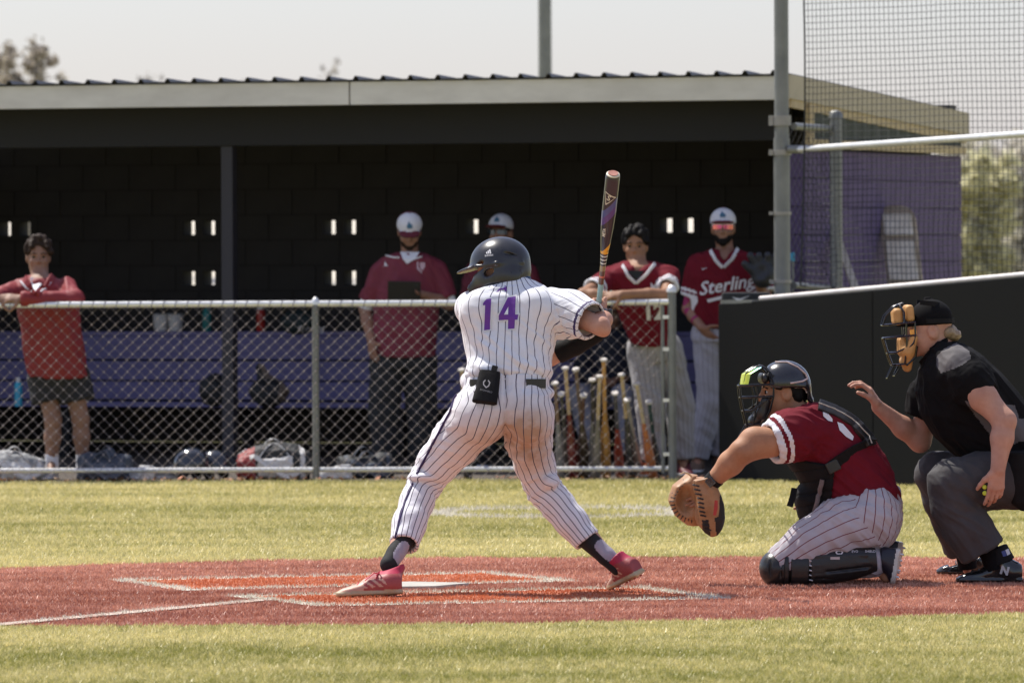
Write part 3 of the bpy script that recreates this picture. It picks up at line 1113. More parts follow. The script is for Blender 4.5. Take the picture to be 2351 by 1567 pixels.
# ---------------------------------------------------------------- sculpting by distance fields
class Field:
    """numpy distance grid; primitives are blended in and the zero surface is meshed."""

    def __init__(s, lo, hi, h):
        s.lo = np.asarray(lo, float) - 3 * h
        s.h = h
        s.n = np.ceil((np.asarray(hi, float) + 3 * h - s.lo) / h).astype(int) + 1
        s.a = np.full(s.n, 0.5, np.float32)

    def sub(s, lo, hi):
        i0 = np.clip(np.floor((np.asarray(lo) - s.lo) / s.h).astype(int), 0, s.n - 1)
        i1 = np.clip(np.ceil((np.asarray(hi) - s.lo) / s.h).astype(int) + 1, 1, s.n)
        ax = [s.lo[k] + s.h * np.arange(i0[k], i1[k]) for k in range(3)]
        sl = tuple(slice(i0[k], i1[k]) for k in range(3))
        X = ax[0][:, None, None].astype(np.float32)
        Y = ax[1][None, :, None].astype(np.float32)
        Z = ax[2][None, None, :].astype(np.float32)
        return sl, X, Y, Z

    def comb(s, sl, d, k, op):
        A = s.a[sl]
        if op == 'add':
            if k > 0:
                hh = np.clip(0.5 + 0.5 * (A - d) / k, 0, 1)
                r = A * (1 - hh) + d * hh - k * hh * (1 - hh)
            else:
                r = np.minimum(A, d)
        else:                                   # carve
            e = -d
            if k > 0:
                hh = np.clip(0.5 - 0.5 * (A - e) / k, 0, 1)
                r = A * (1 - hh) + e * hh + k * hh * (1 - hh)
            else:
                r = np.maximum(A, e)
        s.a[sl] = r

    def cone(s, a, b, ra, rb=None, k=0.02, op='add', sq=None, flata=False, flatb=False):
        a, b = np.asarray(a, float), np.asarray(b, float)
        rb = ra if rb is None else rb
        R = max(ra, rb) * (max(1.0, sq[1]) if sq else 1) + k + 2 * s.h + 0.01
        sl, X, Y, Z = s.sub(np.minimum(a, b) - R, np.maximum(a, b) + R)
        if s.a[sl].size == 0:
            return s
        d = b - a
        L2 = max(float(d @ d), 1e-10)
        t0 = ((X - a[0]) * d[0] + (Y - a[1]) * d[1] + (Z - a[2]) * d[2]) / L2
        t = np.clip(t0, 0, 1)
        vx, vy, vz = X - (a[0] + t * d[0]), Y - (a[1] + t * d[1]), Z - (a[2] + t * d[2])
        m = 1.0
        if sq:
            w, sc = nrm(sq[0]), sq[1]
            q = (vx * w[0] + vy * w[1] + vz * w[2]) * (1 / sc - 1)
            vx, vy, vz = vx + q * w[0], vy + q * w[1], vz + q * w[2]
            m = min(1.0, sc)
        D_ = (np.sqrt(vx * vx + vy * vy + vz * vz) - (ra + t * (rb - ra))) * m
        L = math.sqrt(L2)
        if flatb: D_ = np.maximum(D_, (t0 - 1) * L)
        if flata: D_ = np.maximum(D_, -t0 * L)
        s.comb(sl, D_, k, op)
        return s

    def chain(s, pts, k=0.02, op='add', sq=None, flatb=False, flata=False):
        for i in range(len(pts) - 1):
            (a, ra), (b, rb) = pts[i], pts[i + 1]
            s.cone(a, b, ra, rb, k, op, sq, flatb=flatb and i == len(pts) - 2, flata=flata and i == 0)
        return s

    def ell(s, c, rad, R=None, k=0.02, op='add'):
        c = np.asarray(c, float)
        R = np.eye(3) if R is None else np.asarray(R, float)
        r = max(rad) + k + 2 * s.h
        sl, X, Y, Z = s.sub(c - r, c + r)
        if s.a[sl].size == 0:
            return s
        x, y, z = X - c[0], Y - c[1], Z - c[2]
        q = [x * R[i][0] + y * R[i][1] + z * R[i][2] for i in range(3)]
        k0 = np.sqrt(sum((q[i] / rad[i]) ** 2 for i in range(3)))
        k1 = np.sqrt(sum((q[i] / rad[i] ** 2) ** 2 for i in range(3))) + 1e-6
        s.comb(sl, k0 * (k0 - 1) / k1, k, op)
        return s

    def box(s, c, half, R=None, rnd=0.01, k=0.01, op='add'):
        c = np.asarray(c, float)
        R = np.eye(3) if R is None else np.asarray(R, float)
        r = np.linalg.norm(half) + k + 2 * s.h
        sl, X, Y, Z = s.sub(c - r, c + r)
        if s.a[sl].size == 0:
            return s
        x, y, z = X - c[0], Y - c[1], Z - c[2]
        q = [np.abs(x * R[i][0] + y * R[i][1] + z * R[i][2]) - (half[i] - rnd) for i in range(3)]
        o = np.sqrt(sum(np.maximum(w, 0) ** 2 for w in q))
        i_ = np.minimum(np.maximum(np.maximum(q[0], q[1]), q[2]), 0)
        s.comb(sl, o + i_ - rnd, k, op)
        return s

    def loft(s, A, B, w1, secs, k=0.02, op='add', e=2.0):
        """elliptic sections (t, c1, c2, a, b) along A->B; w1 = width direction, depth = the other one"""
        A, B = np.asarray(A, float), np.asarray(B, float)
        ax = nrm(B - A)
        L = np.linalg.norm(B - A)
        w1 = nrm(w1 - ax * np.dot(w1, ax))
        w2 = np.cross(ax, w1)
        S = np.array(secs, float)
        R = np.max(np.abs(S[:, 1:3])) + np.max(S[:, 3:5]) + k + 2 * s.h
        sl, X, Y, Z = s.sub(np.minimum(A, B) - R, np.maximum(A, B) + R)
        x, y, z = X - A[0], Y - A[1], Z - A[2]
        u = (x * ax[0] + y * ax[1] + z * ax[2]) / L
        p = x * w1[0] + y * w1[1] + z * w1[2]
        q = x * w2[0] + y * w2[1] + z * w2[2]
        uc = np.clip(u, S[0, 0], S[-1, 0])
        tt = np.linspace(S[0, 0], S[-1, 0], 200)
        cols = []
        for j in range(1, 5):
            y_ = np.interp(tt, S[:, 0], S[:, j])
            for _ in range(3):
                y_[1:-1] = 0.25 * y_[:-2] + 0.5 * y_[1:-1] + 0.25 * y_[2:]
            cols.append(np.interp(uc.ravel(), tt, y_).reshape(uc.shape).astype(np.float32))
        c1, c2, a, b = cols
        rr = (np.abs((p - c1) / a) ** e + np.abs((q - c2) / b) ** e) ** (1 / e)
        d2 = (rr - 1) * np.minimum(a, b)
        ov = np.abs(u - uc) * L
        d = np.where(ov > 0, np.where(d2 > 0, np.sqrt(d2 * d2 + ov * ov), ov), d2)
        ins = np.minimum(u - S[0, 0], S[-1, 0] - u) * L
        d = np.where(d < 0, np.maximum(d, -ins), d)
        s.comb(sl, d.astype(np.float32), k, op)
        return s

    def clip(s, pt, nv, R=None):
        """remove what lies on the +nv side of a plane, within R of pt if given"""
        pt, nv = np.asarray(pt, float), nrm(nv)
        if R is None:
            sl, X, Y, Z = s.sub(s.lo, s.lo + s.h * s.n)
        else:
            sl, X, Y, Z = s.sub(pt - R, pt + R)
        d = (X - pt[0]) * nv[0] + (Y - pt[1]) * nv[1] + (Z - pt[2]) * nv[2]
        s.a[sl] = np.maximum(s.a[sl], d.astype(np.float32))
        return s

    def mesh(s, smooth=2):
        a = s.a
        a[0], a[-1] = 0.1, 0.1
        a[:, 0], a[:, -1] = 0.1, 0.1
        a[:, :, 0], a[:, :, -1] = 0.1, 0.1
        ins = a < 0
        c = np.zeros(np.array(a.shape) - 1, np.int8)
        for i in (0, 1):
            for j in (0, 1):
                for k in (0, 1):
                    c += ins[i:a.shape[0] - 1 + i, j:a.shape[1] - 1 + j, k:a.shape[2] - 1 + k]
        act = (c > 0) & (c < 8)
        idx = np.argwhere(act)
        N = len(idx)
        vid = np.full(act.shape, -1, np.int32)
        vid[act] = np.arange(N)
        acc = np.zeros((N, 3))
        cnt = np.zeros(N)
        corners = [(i, j, k) for i in (0, 1) for j in (0, 1) for k in (0, 1)]
        val = {q: a[idx[:, 0] + q[0], idx[:, 1] + q[1], idx[:, 2] + q[2]].astype(float) for q in corners}
        for q in corners:
            for ax in range(3):
                if q[ax] == 0:
                    r = list(q)
                    r[ax] = 1
                    r = tuple(r)
                    v0, v1 = val[q], val[r]
                    m = (v0 < 0) != (v1 < 0)
                    t = np.where(m, v0 / np.where(m, v0 - v1, 1), 0)
                    p = np.zeros((N, 3))
                    p[:] = q
                    p[:, ax] += t
                    acc[m] += p[m]
                    cnt[m] += 1
        v = (idx + acc / cnt[:, None]) * s.h + s.lo
        quads = []
        for ax in range(3):
            o1, o2 = [(1, 2), (2, 0), (0, 1)][ax]
            sl0 = [slice(1, -1)] * 3
            sl1 = [slice(1, -1)] * 3
            sl0[ax] = slice(0, -1)
            sl1[ax] = slice(1, None)
            A_, B_ = ins[tuple(sl0)], ins[tuple(sl1)]
            for flip, msk in ((False, A_ & ~B_), (True, ~A_ & B_)):
                e = np.argwhere(msk)
                if not len(e):
                    continue
                add = np.ones(3, int)
                add[ax] = 0
                e = e + add

                def cell(d1, d2):
                    q = e.copy()
                    q[:, o1] -= d1
                    q[:, o2] -= d2
                    return vid[q[:, 0], q[:, 1], q[:, 2]]
                f = np.stack([cell(1, 1), cell(0, 1), cell(0, 0), cell(1, 0)], 1)
                quads.append(f[:, ::-1] if flip else f)
        f = np.concatenate(quads)
        f = f[(f >= 0).all(1)]
        for it in range(smooth):
            sm = np.zeros_like(v)
            dg = np.zeros(N)
            for k in range(4):
                i_, j_ = f[:, k], f[:, (k + 1) % 4]
                for x in range(3):
                    sm[:, x] += np.bincount(i_, v[j_, x], N) + np.bincount(j_, v[i_, x], N)
                dg += np.bincount(i_, minlength=N) + np.bincount(j_, minlength=N)
            lam = 0.5 if it % 2 == 0 else -0.52
            v = v + lam * (sm / np.maximum(dg, 1)[:, None] - v)
        return v, f


def vert_normals(v, f):
    n = np.cross(v[f[:, 2]] - v[f[:, 0]], v[f[:, 3]] - v[f[:, 1]])
    r = np.zeros_like(v)
    for k in range(4):
        for x in range(3):
            r[:, x] += np.bincount(f[:, k], n[:, x], len(v))
    return r / (np.linalg.norm(r, axis=1)[:, None] + 1e-12)


def sculpt(name, field, mats, parent=None, base=None, region=None, disp=None, stripe=None, dirt=None, smooth=2):
    """mesh a field; region(C)->material index per face; disp(v,n)->metres along normal;
    stripe(v, C, f)-> (loops,3) ; dirt(v)->0..1"""
    v, f = field.mesh(smooth)
    if disp is not None:
        n = vert_normals(v, f)
        v = v + n * disp(v, n)[:, None]
    C = v[f].mean(axis=1)
    off = np.zeros(3) if base is None else np.asarray(base, float)
    me = bpy.data.meshes.new(name)
    me.vertices.add(len(v))
    me.vertices.foreach_set('co', (v - off).astype(np.float32).ravel())
    me.loops.add(f.size)
    me.loops.foreach_set('vertex_index', f.astype(np.int32).ravel())
    me.polygons.add(len(f))
    me.polygons.foreach_set('loop_start', np.arange(0, f.size, 4, dtype=np.int32))
    me.update(calc_edges=True)
    ms = mats if isinstance(mats, (list, tuple)) else [mats]
    for q in ms:
        me.materials.append(q)
    if region is not None:
        me.polygons.foreach_set('material_index', np.asarray(region(C), np.int32))
    me.polygons.foreach_set('use_smooth', np.ones(len(f), bool))
    if stripe is not None:
        st = stripe(v, C, f)
        at = me.attributes.new('st', 'FLOAT_VECTOR', 'CORNER')
        at.data.foreach_set('vector', st.astype(np.float32).ravel())
    if dirt is not None:
        at = me.attributes.new('dirt', 'FLOAT', 'POINT')
        at.data.foreach_set('value', dirt(v).astype(np.float32))
    o = bpy.data.objects.new(name, me)
    COL.objects.link(o)
    if parent is not None:
        o.parent = parent
    elif base is not None:
        o.location = Vector(off)
    return o


def axis_angle_coords(v, pts, ref, N):
    """(r cos, r sin, N) of the angle about the nearest segment of a polyline, measured from ref"""
    best = None
    out = np.zeros((len(v), 3))
    for i in range(len(pts) - 1):
        a, b = np.asarray(pts[i], float), np.asarray(pts[i + 1], float)
        d = b - a
        t = np.clip(((v - a) @ d) / (d @ d), 0 if i else -5, 1 if i < len(pts) - 2 else 5)
        w = v - (a + t[:, None] * d)
        dist = np.linalg.norm(w, axis=1)
        ax = nrm(d)
        r1 = nrm(ref - ax * np.dot(ref, ax))
        r2 = np.cross(ax, r1)
        c, s_ = w @ r1, w @ r2
        o = np.stack([c, s_], 1)
        if best is None:
            best = dist
            out[:, :2] = o
        else:
            # blend near the joints so stripes bend smoothly
            wgt = 1 / (1 + np.exp(np.clip((dist - best) / 0.012, -40, 40)))
            out[:, :2] = out[:, :2] * (1 - wgt[:, None]) + o * wgt[:, None]
            best = np.minimum(best, dist)
    out[:, 2] = N
    return out


def corner_pick(coords, face_region, f):
    """coords: list of (nverts,3); face_region: which list entry each face uses"""
    res = np.zeros((len(f), 4, 3))
    for i, c in enumerate(coords):
        m = face_region == i
        res[m] = c[f[m]]
    return res.reshape(-1, 3)


def folds(v, seed, M, amp, ridge=True):
    """fabric folds: stretched noise; M = 3x3 frequency matrix (rows)"""
    p = v @ np.asarray(M, float).T
    w = vnoise(p * 0.5, seed + 50)
    p = p + w[:, None] * 0.9
    a = vnoise(p, seed) - 0.5
    b = vnoise(p * 2.1 + 7.3, seed + 1) - 0.5
    if ridge:
        return amp * ((0.25 - np.abs(a)) * 1.6 + 0.4 * (0.25 - np.abs(b)) * 1.6)
    return amp * (a * 1.6 + 0.5 * b)


def dirM(d, f_along, f_across):
    """frequency matrix: low frequency along d, high across it"""
    d = nrm(d)
    r = V(0, 0, 1) if abs(d[2]) < 0.8 else V(1, 0, 0)
    a = nrm(np.cross(d, r))
    b = np.cross(d, a)
    return np.array([d * f_along, a * f_across, b * f_across])


def gauss(v, c, s_):
    return np.exp(-((v - np.asarray(c)) ** 2).sum(1) / (2 * s_ * s_))


def frame(f, u=(0, 0, 1)):
    """rows: forward, left, up"""
    f = nrm(f)
    l = nrm(np.cross(np.asarray(u, float), f))
    return np.array([f, l, np.cross(f, l)])


class Head:
    def __init__(s, c, f, u=(0, 0, 1), k=1.0):
        s.c, s.R, s.k = np.asarray(c, float), frame(f, u), k

    def p(s, f, l, u):
        return s.c + (s.R[0] * f + s.R[1] * l + s.R[2] * u) * s.k

    def loc(s, v):
        return ((v - s.c) @ s.R.T) / s.k

    def add(s, F_, neck=None, neck_r=0.058):
        k = s.k
        F_.ell(s.p(-0.012, 0, 0.035), (0.098 * k, 0.077 * k, 0.092 * k), s.R, 0.02)
        F_.ell(s.p(0.022, 0, -0.035), (0.070 * k, 0.063 * k, 0.078 * k), s.R, 0.03)
        F_.cone(s.p(0.045, 0, -0.06), s.p(0.072, 0, -0.092), 0.042 * k, 0.022 * k, 0.03)
        F_.cone(s.p(0.078, -0.036, 0.026), s.p(0.078, 0.036, 0.026), 0.012 * k, None, 0.018)
        for l in (-1, 1):
            F_.ell(s.p(0.098, 0.033 * l, 0.004), (0.014 * k, 0.020 * k, 0.013 * k), s.R, 0.016, 'sub')
            F_.ell(s.p(0.062, 0.040 * l, -0.028), (0.026 * k, 0.022 * k, 0.022 * k), s.R, 0.02)
            F_.ell(s.p(-0.012, 0.078 * l, -0.005), (0.026 * k, 0.011 * k, 0.033 * k), s.R, 0.008)
            F_.ell(s.p(-0.006, 0.089 * l, -0.003), (0.013 * k, 0.006 * k, 0.018 * k), s.R, 0.006, 'sub')
        F_.cone(s.p(0.088, 0, 0.012), s.p(0.108, 0, -0.026), 0.008 * k, 0.012 * k, 0.012)
        F_.cone(s.p(0.094, -0.012, -0.031), s.p(0.094, 0.012, -0.031), 0.009 * k, None, 0.01)
        F_.cone(s.p(0.084, -0.020, -0.053), s.p(0.084, 0.020, -0.053), 0.007 * k, None, 0.007)
        F_.cone(s.p(0.083, -0.018, -0.066), s.p(0.083, 0.018, -0.066), 0.007 * k, None, 0.008)
        if neck is not None:
            F_.cone(s.p(-0.028, 0, -0.05), neck, neck_r * k, neck_r * 1.12, 0.035)

    def eyes(s, parent, base, m_eye, m_brow=None):
        for l in (-1, 1):
            mb = MB()
            c = s.p(0.076, 0.033 * l, 0.005)
            n = 8
            vs, fs = [], []
            for i in range(1, 5):
                for j in range(n):
                    th, ph = math.pi * i / 5, 2 * math.pi * j / n
                    vs.append(c + (s.R[0] * math.cos(th) + s.R[1] * math.sin(th) * math.cos(ph) + s.R[2] * math.sin(th) * math.sin(ph)) * 0.0125 * s.k)
            for i in range(3):
                for j in range(n):
                    fs.append((i * n + j, i * n + (j + 1) % n, (i + 1) * n + (j + 1) % n, (i + 1) * n + j))
            fs += [tuple(range(n)), tuple(3 * n + j for j in range(n))]
            mi = [1] * n + [0] * (2 * n) + [1, 0]
            mb.add(vs, fs)
            mb.mi = mi
            mb.build('eye', [m_eye, m_pupil], parent, base=base, smooth=True)
            if m_brow is not None:
                mb = MB()
                mb.tube([s.p(0.090, 0.014 * l, 0.024), s.p(0.089, 0.034 * l, 0.031), s.p(0.074, 0.055 * l, 0.022)], [0.004, 0.005, 0.003], 6)
                mb.build('eyebrow', m_brow, parent, base=base)

    def hair(s, parent, base, m, hem=-0.03, front=0.055, vol=0.012, h=0.009, seed=1, fringe=0.0, name='hair', spike=0.008, tufts=()):
        F_ = Field(s.c - 0.17, s.c + 0.17, h)
        k = s.k
        F_.ell(s.p(-0.014, 0, 0.042), ((0.098 + vol) * k, (0.077 + vol) * k, (0.090 + vol) * k), s.R, 0.01)
        F_.ell(s.p(-0.05, 0, -0.01), ((0.06 + vol) * k, (0.068 + vol) * k, 0.07 * k), s.R, 0.02)
        if fringe:
            F_.ell(s.p(0.055, 0.02, 0.088), (0.05 * k, 0.06 * k, 0.035 * k), s.R, 0.02)
        F_.ell(s.p(0.10, 0, -0.035), (0.078 * k, 0.085 * k, front * 1.75 * k), s.R, 0.02, 'sub')
        F_.clip(s.p(0, 0, hem), -(s.R[2] - 0.35 * s.R[0]))
        for (a, b_) in tufts:
            F_.cone(s.p(*a[:3]), s.p(*b_[:3]), a[3] * k, b_[3] * k, .010)

        def dsp(v, n):
            q = s.loc(v)
            r = vnoise(q * V(28, 60, 28), seed) - 0.45
            return spike * r * 2 + 0.5 * spike * (vnoise(q * V(60, 110, 60), seed + 3) - 0.5)
        return sculpt(name, F_, m, parent, base, disp=dsp)


def hand(F_, wrist, d, n, side, curls=(0.4, 0.4, 0.4, 0.4), thumb=0.3, k=1.0, spread=0.06, thumb_out=0.75):
    """d = towards the fingers, n = out of the palm, side = +1/-1 picks the thumb side (d x n * side)"""
    d, n = nrm(d), nrm(np.asarray(n, float) - nrm(d) * np.dot(nrm(d), n))
    t = np.cross(d, n) * side
    w = np.asarray(wrist, float)
    offs = (0.029, 0.010, -0.010, -0.028)
    lens = ((0.044, 0.026, 0.020), (0.048, 0.030, 0.021), (0.044, 0.027, 0.020), (0.034, 0.020, 0.018))
    F_.cone(w - d * 0.01, w + d * 0.035, 0.026 * k, 0.030 * k, 0.015, sq=(n, 0.62))
    for i in range(4):
        kn = w + (d * (0.086 - 0.006 * abs(i - 1)) + t * offs[i]) * k
        F_.cone(w + (d * 0.02 + t * offs[i] * 0.6) * k, kn, 0.014 * k, 0.0115 * k, 0.012)
        dd = nrm(d + t * spread * (1.5 - i))
        p = kn
        a = 0.0
        for j, L in enumerate(lens[i]):
            a += curls[i] * (0.9, 1.15, 0.8)[j]
            q = nrm(dd * math.cos(a) + n * math.sin(a))
            p2 = p + q * L * k
            F_.cone(p, p2, (0.0098, 0.0090, 0.0082)[j] * k, (0.0090, 0.0082, 0.0072)[j] * k, 0.004)
            p = p2
    b = w + (d * 0.022 + t * 0.024) * k
    q = nrm(d * (1 - thumb_out) + t * thumb_out + n * 0.25)
    F_.cone(w + d * 0.01, b, 0.015 * k, 0.016 * k, 0.01)
    F_.cone(b, b + q * 0.04 * k, 0.016 * k, 0.0125 * k, 0.012)
    q2 = nrm(q + d * (0.55) + n * thumb)
    F_.cone(b + q * 0.04 * k, b + (q * 0.04 + q2 * 0.031) * k, 0.0118 * k, 0.0105 * k, 0.006)
    q3 = nrm(q2 + d * 0.35 + n * thumb * 0.8)
    F_.cone(b + (q * 0.04 + q2 * 0.031) * k, b + (q * 0.04 + q2 * 0.031 + q3 * 0.025) * k, 0.0104 * k, 0.0085 * k, 0.005)


def project_mesh(name, polys, o, right, up, d, target, m, parent=None, base=None, eps=0.003, cuts=3):
    """flat print laid on a surface: polys = list of outlines in metres (x right, y up) or a text"""
    o, right, up, d = [np.asarray(q, float) for q in (o, right, up, d)]
    bm = bmesh.new()
    for pol in polys:
        vs = [bm.verts.new((x, y, 0)) for x, y in pol]
        bm.faces.new(vs)
    bmesh.ops.triangulate(bm, faces=bm.faces[:])
    for _ in range(cuts):
        lng = [e for e in bm.edges if e.calc_length() > 0.012]
        if not lng: break
        bmesh.ops.subdivide_edges(bm, edges=lng, cuts=1)
        bmesh.ops.triangulate(bm, faces=bm.faces[:])
    return _lay(name, bm, o, right, up, d, target, m, parent, base, eps)


def _lay(name, bm, o, right, up, d, target, m, parent, base, eps):
    tl = Vector(target.matrix_world.translation) if target.parent is None else Vector(target.parent.location)
    tm = target.data
    tree_ = BVHTree.FromPolygons([v.co + tl for v in tm.vertices], [tuple(p.vertices) for p in tm.polygons])
    off = np.zeros(3) if base is None else np.asarray(base, float)
    for v in bm.verts:
        w = o + right * v.co.x + up * v.co.y
        hit = tree_.ray_cast(Vector(w - d * 0.4), Vector(d), 0.8)
        q = np.array(hit[0]) - d * eps if hit[0] is not None else w
        v.co = Vector(q - off)
    me = bpy.data.meshes.new(name)
    bmesh.ops.recalc_face_normals(bm, faces=bm.faces)
    bm.to_mesh(me)
    bm.free()
    me.materials.append(m)
    ob = bpy.data.objects.new(name, me)
    COL.objects.link(ob)
    if parent is not None:
        ob.parent = parent
    return ob


def text_outline_mesh(txt, size, shear=0.0, bold=0.0):
    cu = bpy.data.curves.new('lettering', 'FONT')
    cu.body = txt
    cu.size = size
    cu.shear = shear
    cu.offset = bold
    cu.align_x = 'CENTER'
    cu.align_y = 'CENTER'
    cu.resolution_u = 2
    ob = bpy.data.objects.new('lettering', cu)
    COL.objects.link(ob)
    dg = bpy.context.evaluated_depsgraph_get()
    me = bpy.data.meshes.new_from_object(ob.evaluated_get(dg))
    bpy.data.objects.remove(ob)
    bm = bmesh.new()
    bm.from_mesh(me)
    bpy.data.meshes.remove(me)
    return bm


def project_text(name, txt, size, o, right, up, d, target, m, parent=None, base=None, eps=0.003, shear=0.0, bold=0.0):
    bm = text_outline_mesh(txt, size, shear, bold)
    bmesh.ops.triangulate(bm, faces=bm.faces[:])
    for _ in range(2):
        lng = [e for e in bm.edges if e.calc_length() > 0.02]
        if not lng: break
        bmesh.ops.subdivide_edges(bm, edges=lng, cuts=1)
        bmesh.ops.triangulate(bm, faces=bm.faces[:])
    return _lay(name, bm, *[np.asarray(q, float) for q in (o, right, up, d)], target, m, parent, base, eps)


# shared materials
m_pupil = mat('pupil', (0.012, 0.009, 0.007), 0.2, var=0)
m_eyew = mat('eye_white', (0.55, 0.52, 0.50), 0.3, var=0.02)
m_skin_light = mat('skin_light', (0.43, 0.215, 0.145), 0.6, var=0.10, vs=14, col2=(0.56, 0.315, 0.225), bump=0.25, bs=130, spec=0.3)
m_skin_tan = mat('skin_tan', (0.33, 0.155, 0.082), 0.6, vs=14, col2=(0.45, 0.235, 0.135), bump=0.25, bs=130, spec=0.3)
m_skin_brown = mat('skin_brown', (0.25, 0.125, 0.075), 0.5, vs=25, col2=(0.31, 0.16, 0.10), bump=0.15, bs=160)
m_skin_mid = mat('skin_mid', (0.25, 0.13, 0.085), 0.6, spec=0.3, vs=25, col2=(0.33, 0.18, 0.12), bump=0.15, bs=160)
m_skin_amber = mat('skin_amber', (0.25, 0.125, 0.070), 0.6, spec=0.3, vs=18, col2=(0.33, 0.17, 0.10), bump=0.2, bs=140)
m_hair_black = mat('black_hair', (0.006, 0.005, 0.005), 0.6, vs=60, col2=(0.012, 0.010, 0.009), bump=0.3, bs=220, spec=0.12)
m_hair_brown = mat('brown_hair', (0.018, 0.010, 0.006), 0.6, vs=60, col2=(0.04, 0.024, 0.015), bump=0.3, bs=220, spec=0.15)
m_hair_blond = mat('dark_blond_hair', (0.20, 0.13, 0.07), 0.5, vs=60, col2=(0.40, 0.29, 0.17), bump=0.6, bs=220)
m_leather_blk = mat('black_leather', (0.012, 0.012, 0.012), 0.35, vs=30, col2=(0.022, 0.022, 0.021), bump=0.2, bs=140)
m_shellblk = mat('black_gloss_shell', (0.013, 0.014, 0.017), 0.22, vs=16, col2=(0.02, 0.021, 0.025), coat=0.4)
m_nylon = mat('black_nylon', (0.007, 0.007, 0.0075), 0.8, vs=20, spec=0.2, col2=(0.013, 0.0125, 0.013), bump=0.4, bs=260, bump2=0.25, bs2=14)
m_white_cloth = mat('white_cloth', (0.70, 0.70, 0.72), 0.85, var=0.05, bump=0.3, bs=240)
m_maroon = mat('maroon_jersey', (0.125, 0.006, 0.014), 0.85, vs=18, col2=(0.155, 0.009, 0.019), bump=0.3, bs=320, spec=0.2)
m_red = mat('red_jacket', (0.19, 0.012, 0.016), 0.65, vs=18, col2=(0.23, 0.017, 0.021), bump=0.3, bs=260)
m_maroon_polo = mat('maroon_pullover', (0.15, 0.018, 0.034), 0.75, vs=18, col2=(0.19, 0.024, 0.042), bump=0.3, bs=320)
m_black_cloth = mat('black_cloth', (0.006, 0.0055, 0.006), 0.9, vs=18, col2=(0.010, 0.0095, 0.010), bump=0.3, bs=300, spec=0.12)
m_charcoal = mat('charcoal_trousers', (0.045, 0.042, 0.043), 0.85, vs=18, col2=(0.06, 0.056, 0.057), bump=0.3, bs=300)
m_white_print = mat('white_print', (0.72, 0.72, 0.74), 0.6, var=0.04)
m_visor_rev = mat('orange_mirror_lens', (0.9, 0.25, 0.05), 0.12, vs=16, col2=(0.75, 0.05, 0.25), metal=0.7, coat=1.0)
m_darklens = mat('dark_lens', (0.02, 0.035, 0.05), 0.08, coat=1.0)


def pxs(C):
    """image position of points (used to lay out coloured panels on cloth)"""
    xc = C[:, 0] * cr - (C[:, 2] - H) * sr
    zc = C[:, 0] * sr + (C[:, 2] - H) * cr
    return CX + F * xc / C[:, 1], YH - F * zc / C[:, 1]


def surf_pts(obj, pts2, Yf, eps=0.004):
    """drop points (px, py at depth Yf) along +Y onto a sculpted part"""
    tl = Vector(obj.parent.location) if obj.parent else Vector(obj.location)
    tm = obj.data
    tr = BVHTree.FromPolygons([v.co + tl for v in tm.vertices], [tuple(p.vertices) for p in tm.polygons])
    out = []
    for (x, y) in pts2:
        w = P(x, y, Yf)
        hit = tr.ray_cast(Vector((w[0], Yf - 1.2, w[2])), Vector((0, 1, 0)), 2.4)
        if hit[0] is None:
            near = tr.find_nearest(Vector((w[0], Yf - .05, w[2])))
            q = np.array(near[0]) + np.array(near[1]) * eps
        else:
            q = np.array(hit[0]) + np.array(hit[1]) * eps
        out.append(q)
    return out


def subdiv(pts, n=5):
    out = []
    for i in range(len(pts) - 1):
        a, b = np.asarray(pts[i], float), np.asarray(pts[i + 1], float)
        for k in range(n):
            out.append(tuple(a + (b - a) * k / n))
    out.append(tuple(pts[-1]))
    return out


def mk_shoe(parent, base, heel, toe, up, mats, regf, ank, h=0.0052, high=0.11, wid=1.0, tall=1.0, name='shoe', studs=None):
    """a shoe lofted from heel to toe; heel/toe are sole points; returns object and its frame"""
    heel, toe = np.asarray(heel, float), np.asarray(toe, float)
    fw = nrm(toe - heel)
    L = np.linalg.norm(toe - heel)
    up = nrm(np.asarray(up, float) - fw * np.dot(up, fw))
    sd_ = np.cross(up, fw)
    F_ = Field(np.minimum.reduce([heel, toe, ank]) - .13, np.maximum.reduce([heel, toe, ank]) + .13, h)
    prof_ = [(-.0, .030, .078), (.06, .036, .088), (.2, .038, .092), (.33, .037, .086), (.48, .041, .070), (.62, .045, .058), (.78, .043, .046), (.90, .035, .037), (.97, .024, .028), (1.0, .012, .018)]
    secs = [(t, 0, 0, w_ * wid, hh * tall / 2) for t, w_, hh in prof_]
    # centre line sits at half the height: bend the axis by c2
    w1 = sd_
    ax = fw
    w2 = np.cross(ax, nrm(w1 - ax * np.dot(w1, ax)))
    sgn = 1 if np.dot(w2, up) > 0 else -1
    secs = [(t, 0, sgn * (hh * tall / 2), w_ * wid, hh * tall / 2) for t, w_, hh in prof_]
    F_.loft(heel, toe, w1, secs, 0.006, e=2.6)
    F_.cone(heel + fw * .058 + up * .045, ank, .043 * wid, .046 * wid, .03, flatb=True)
    F_.cone(ank + fw * .02, heel + fw * L * .5 + up * .05, .034, .03, .03)
    # sole rim
    F_.loft(heel - fw * .004, toe + fw * .005, w1, [(t, 0, sgn * .011, w_ * wid + .004, .0115) for t, w_, hh in prof_], 0.003, e=3)
    F_.cone(ank - up * .012, ank + nrm(ank - heel) * .06, .037, .042, .003, 'sub')
    F_.clip(ank, nrm(up + fw * .30), .13)
    return F_, fw, up, sd_, L
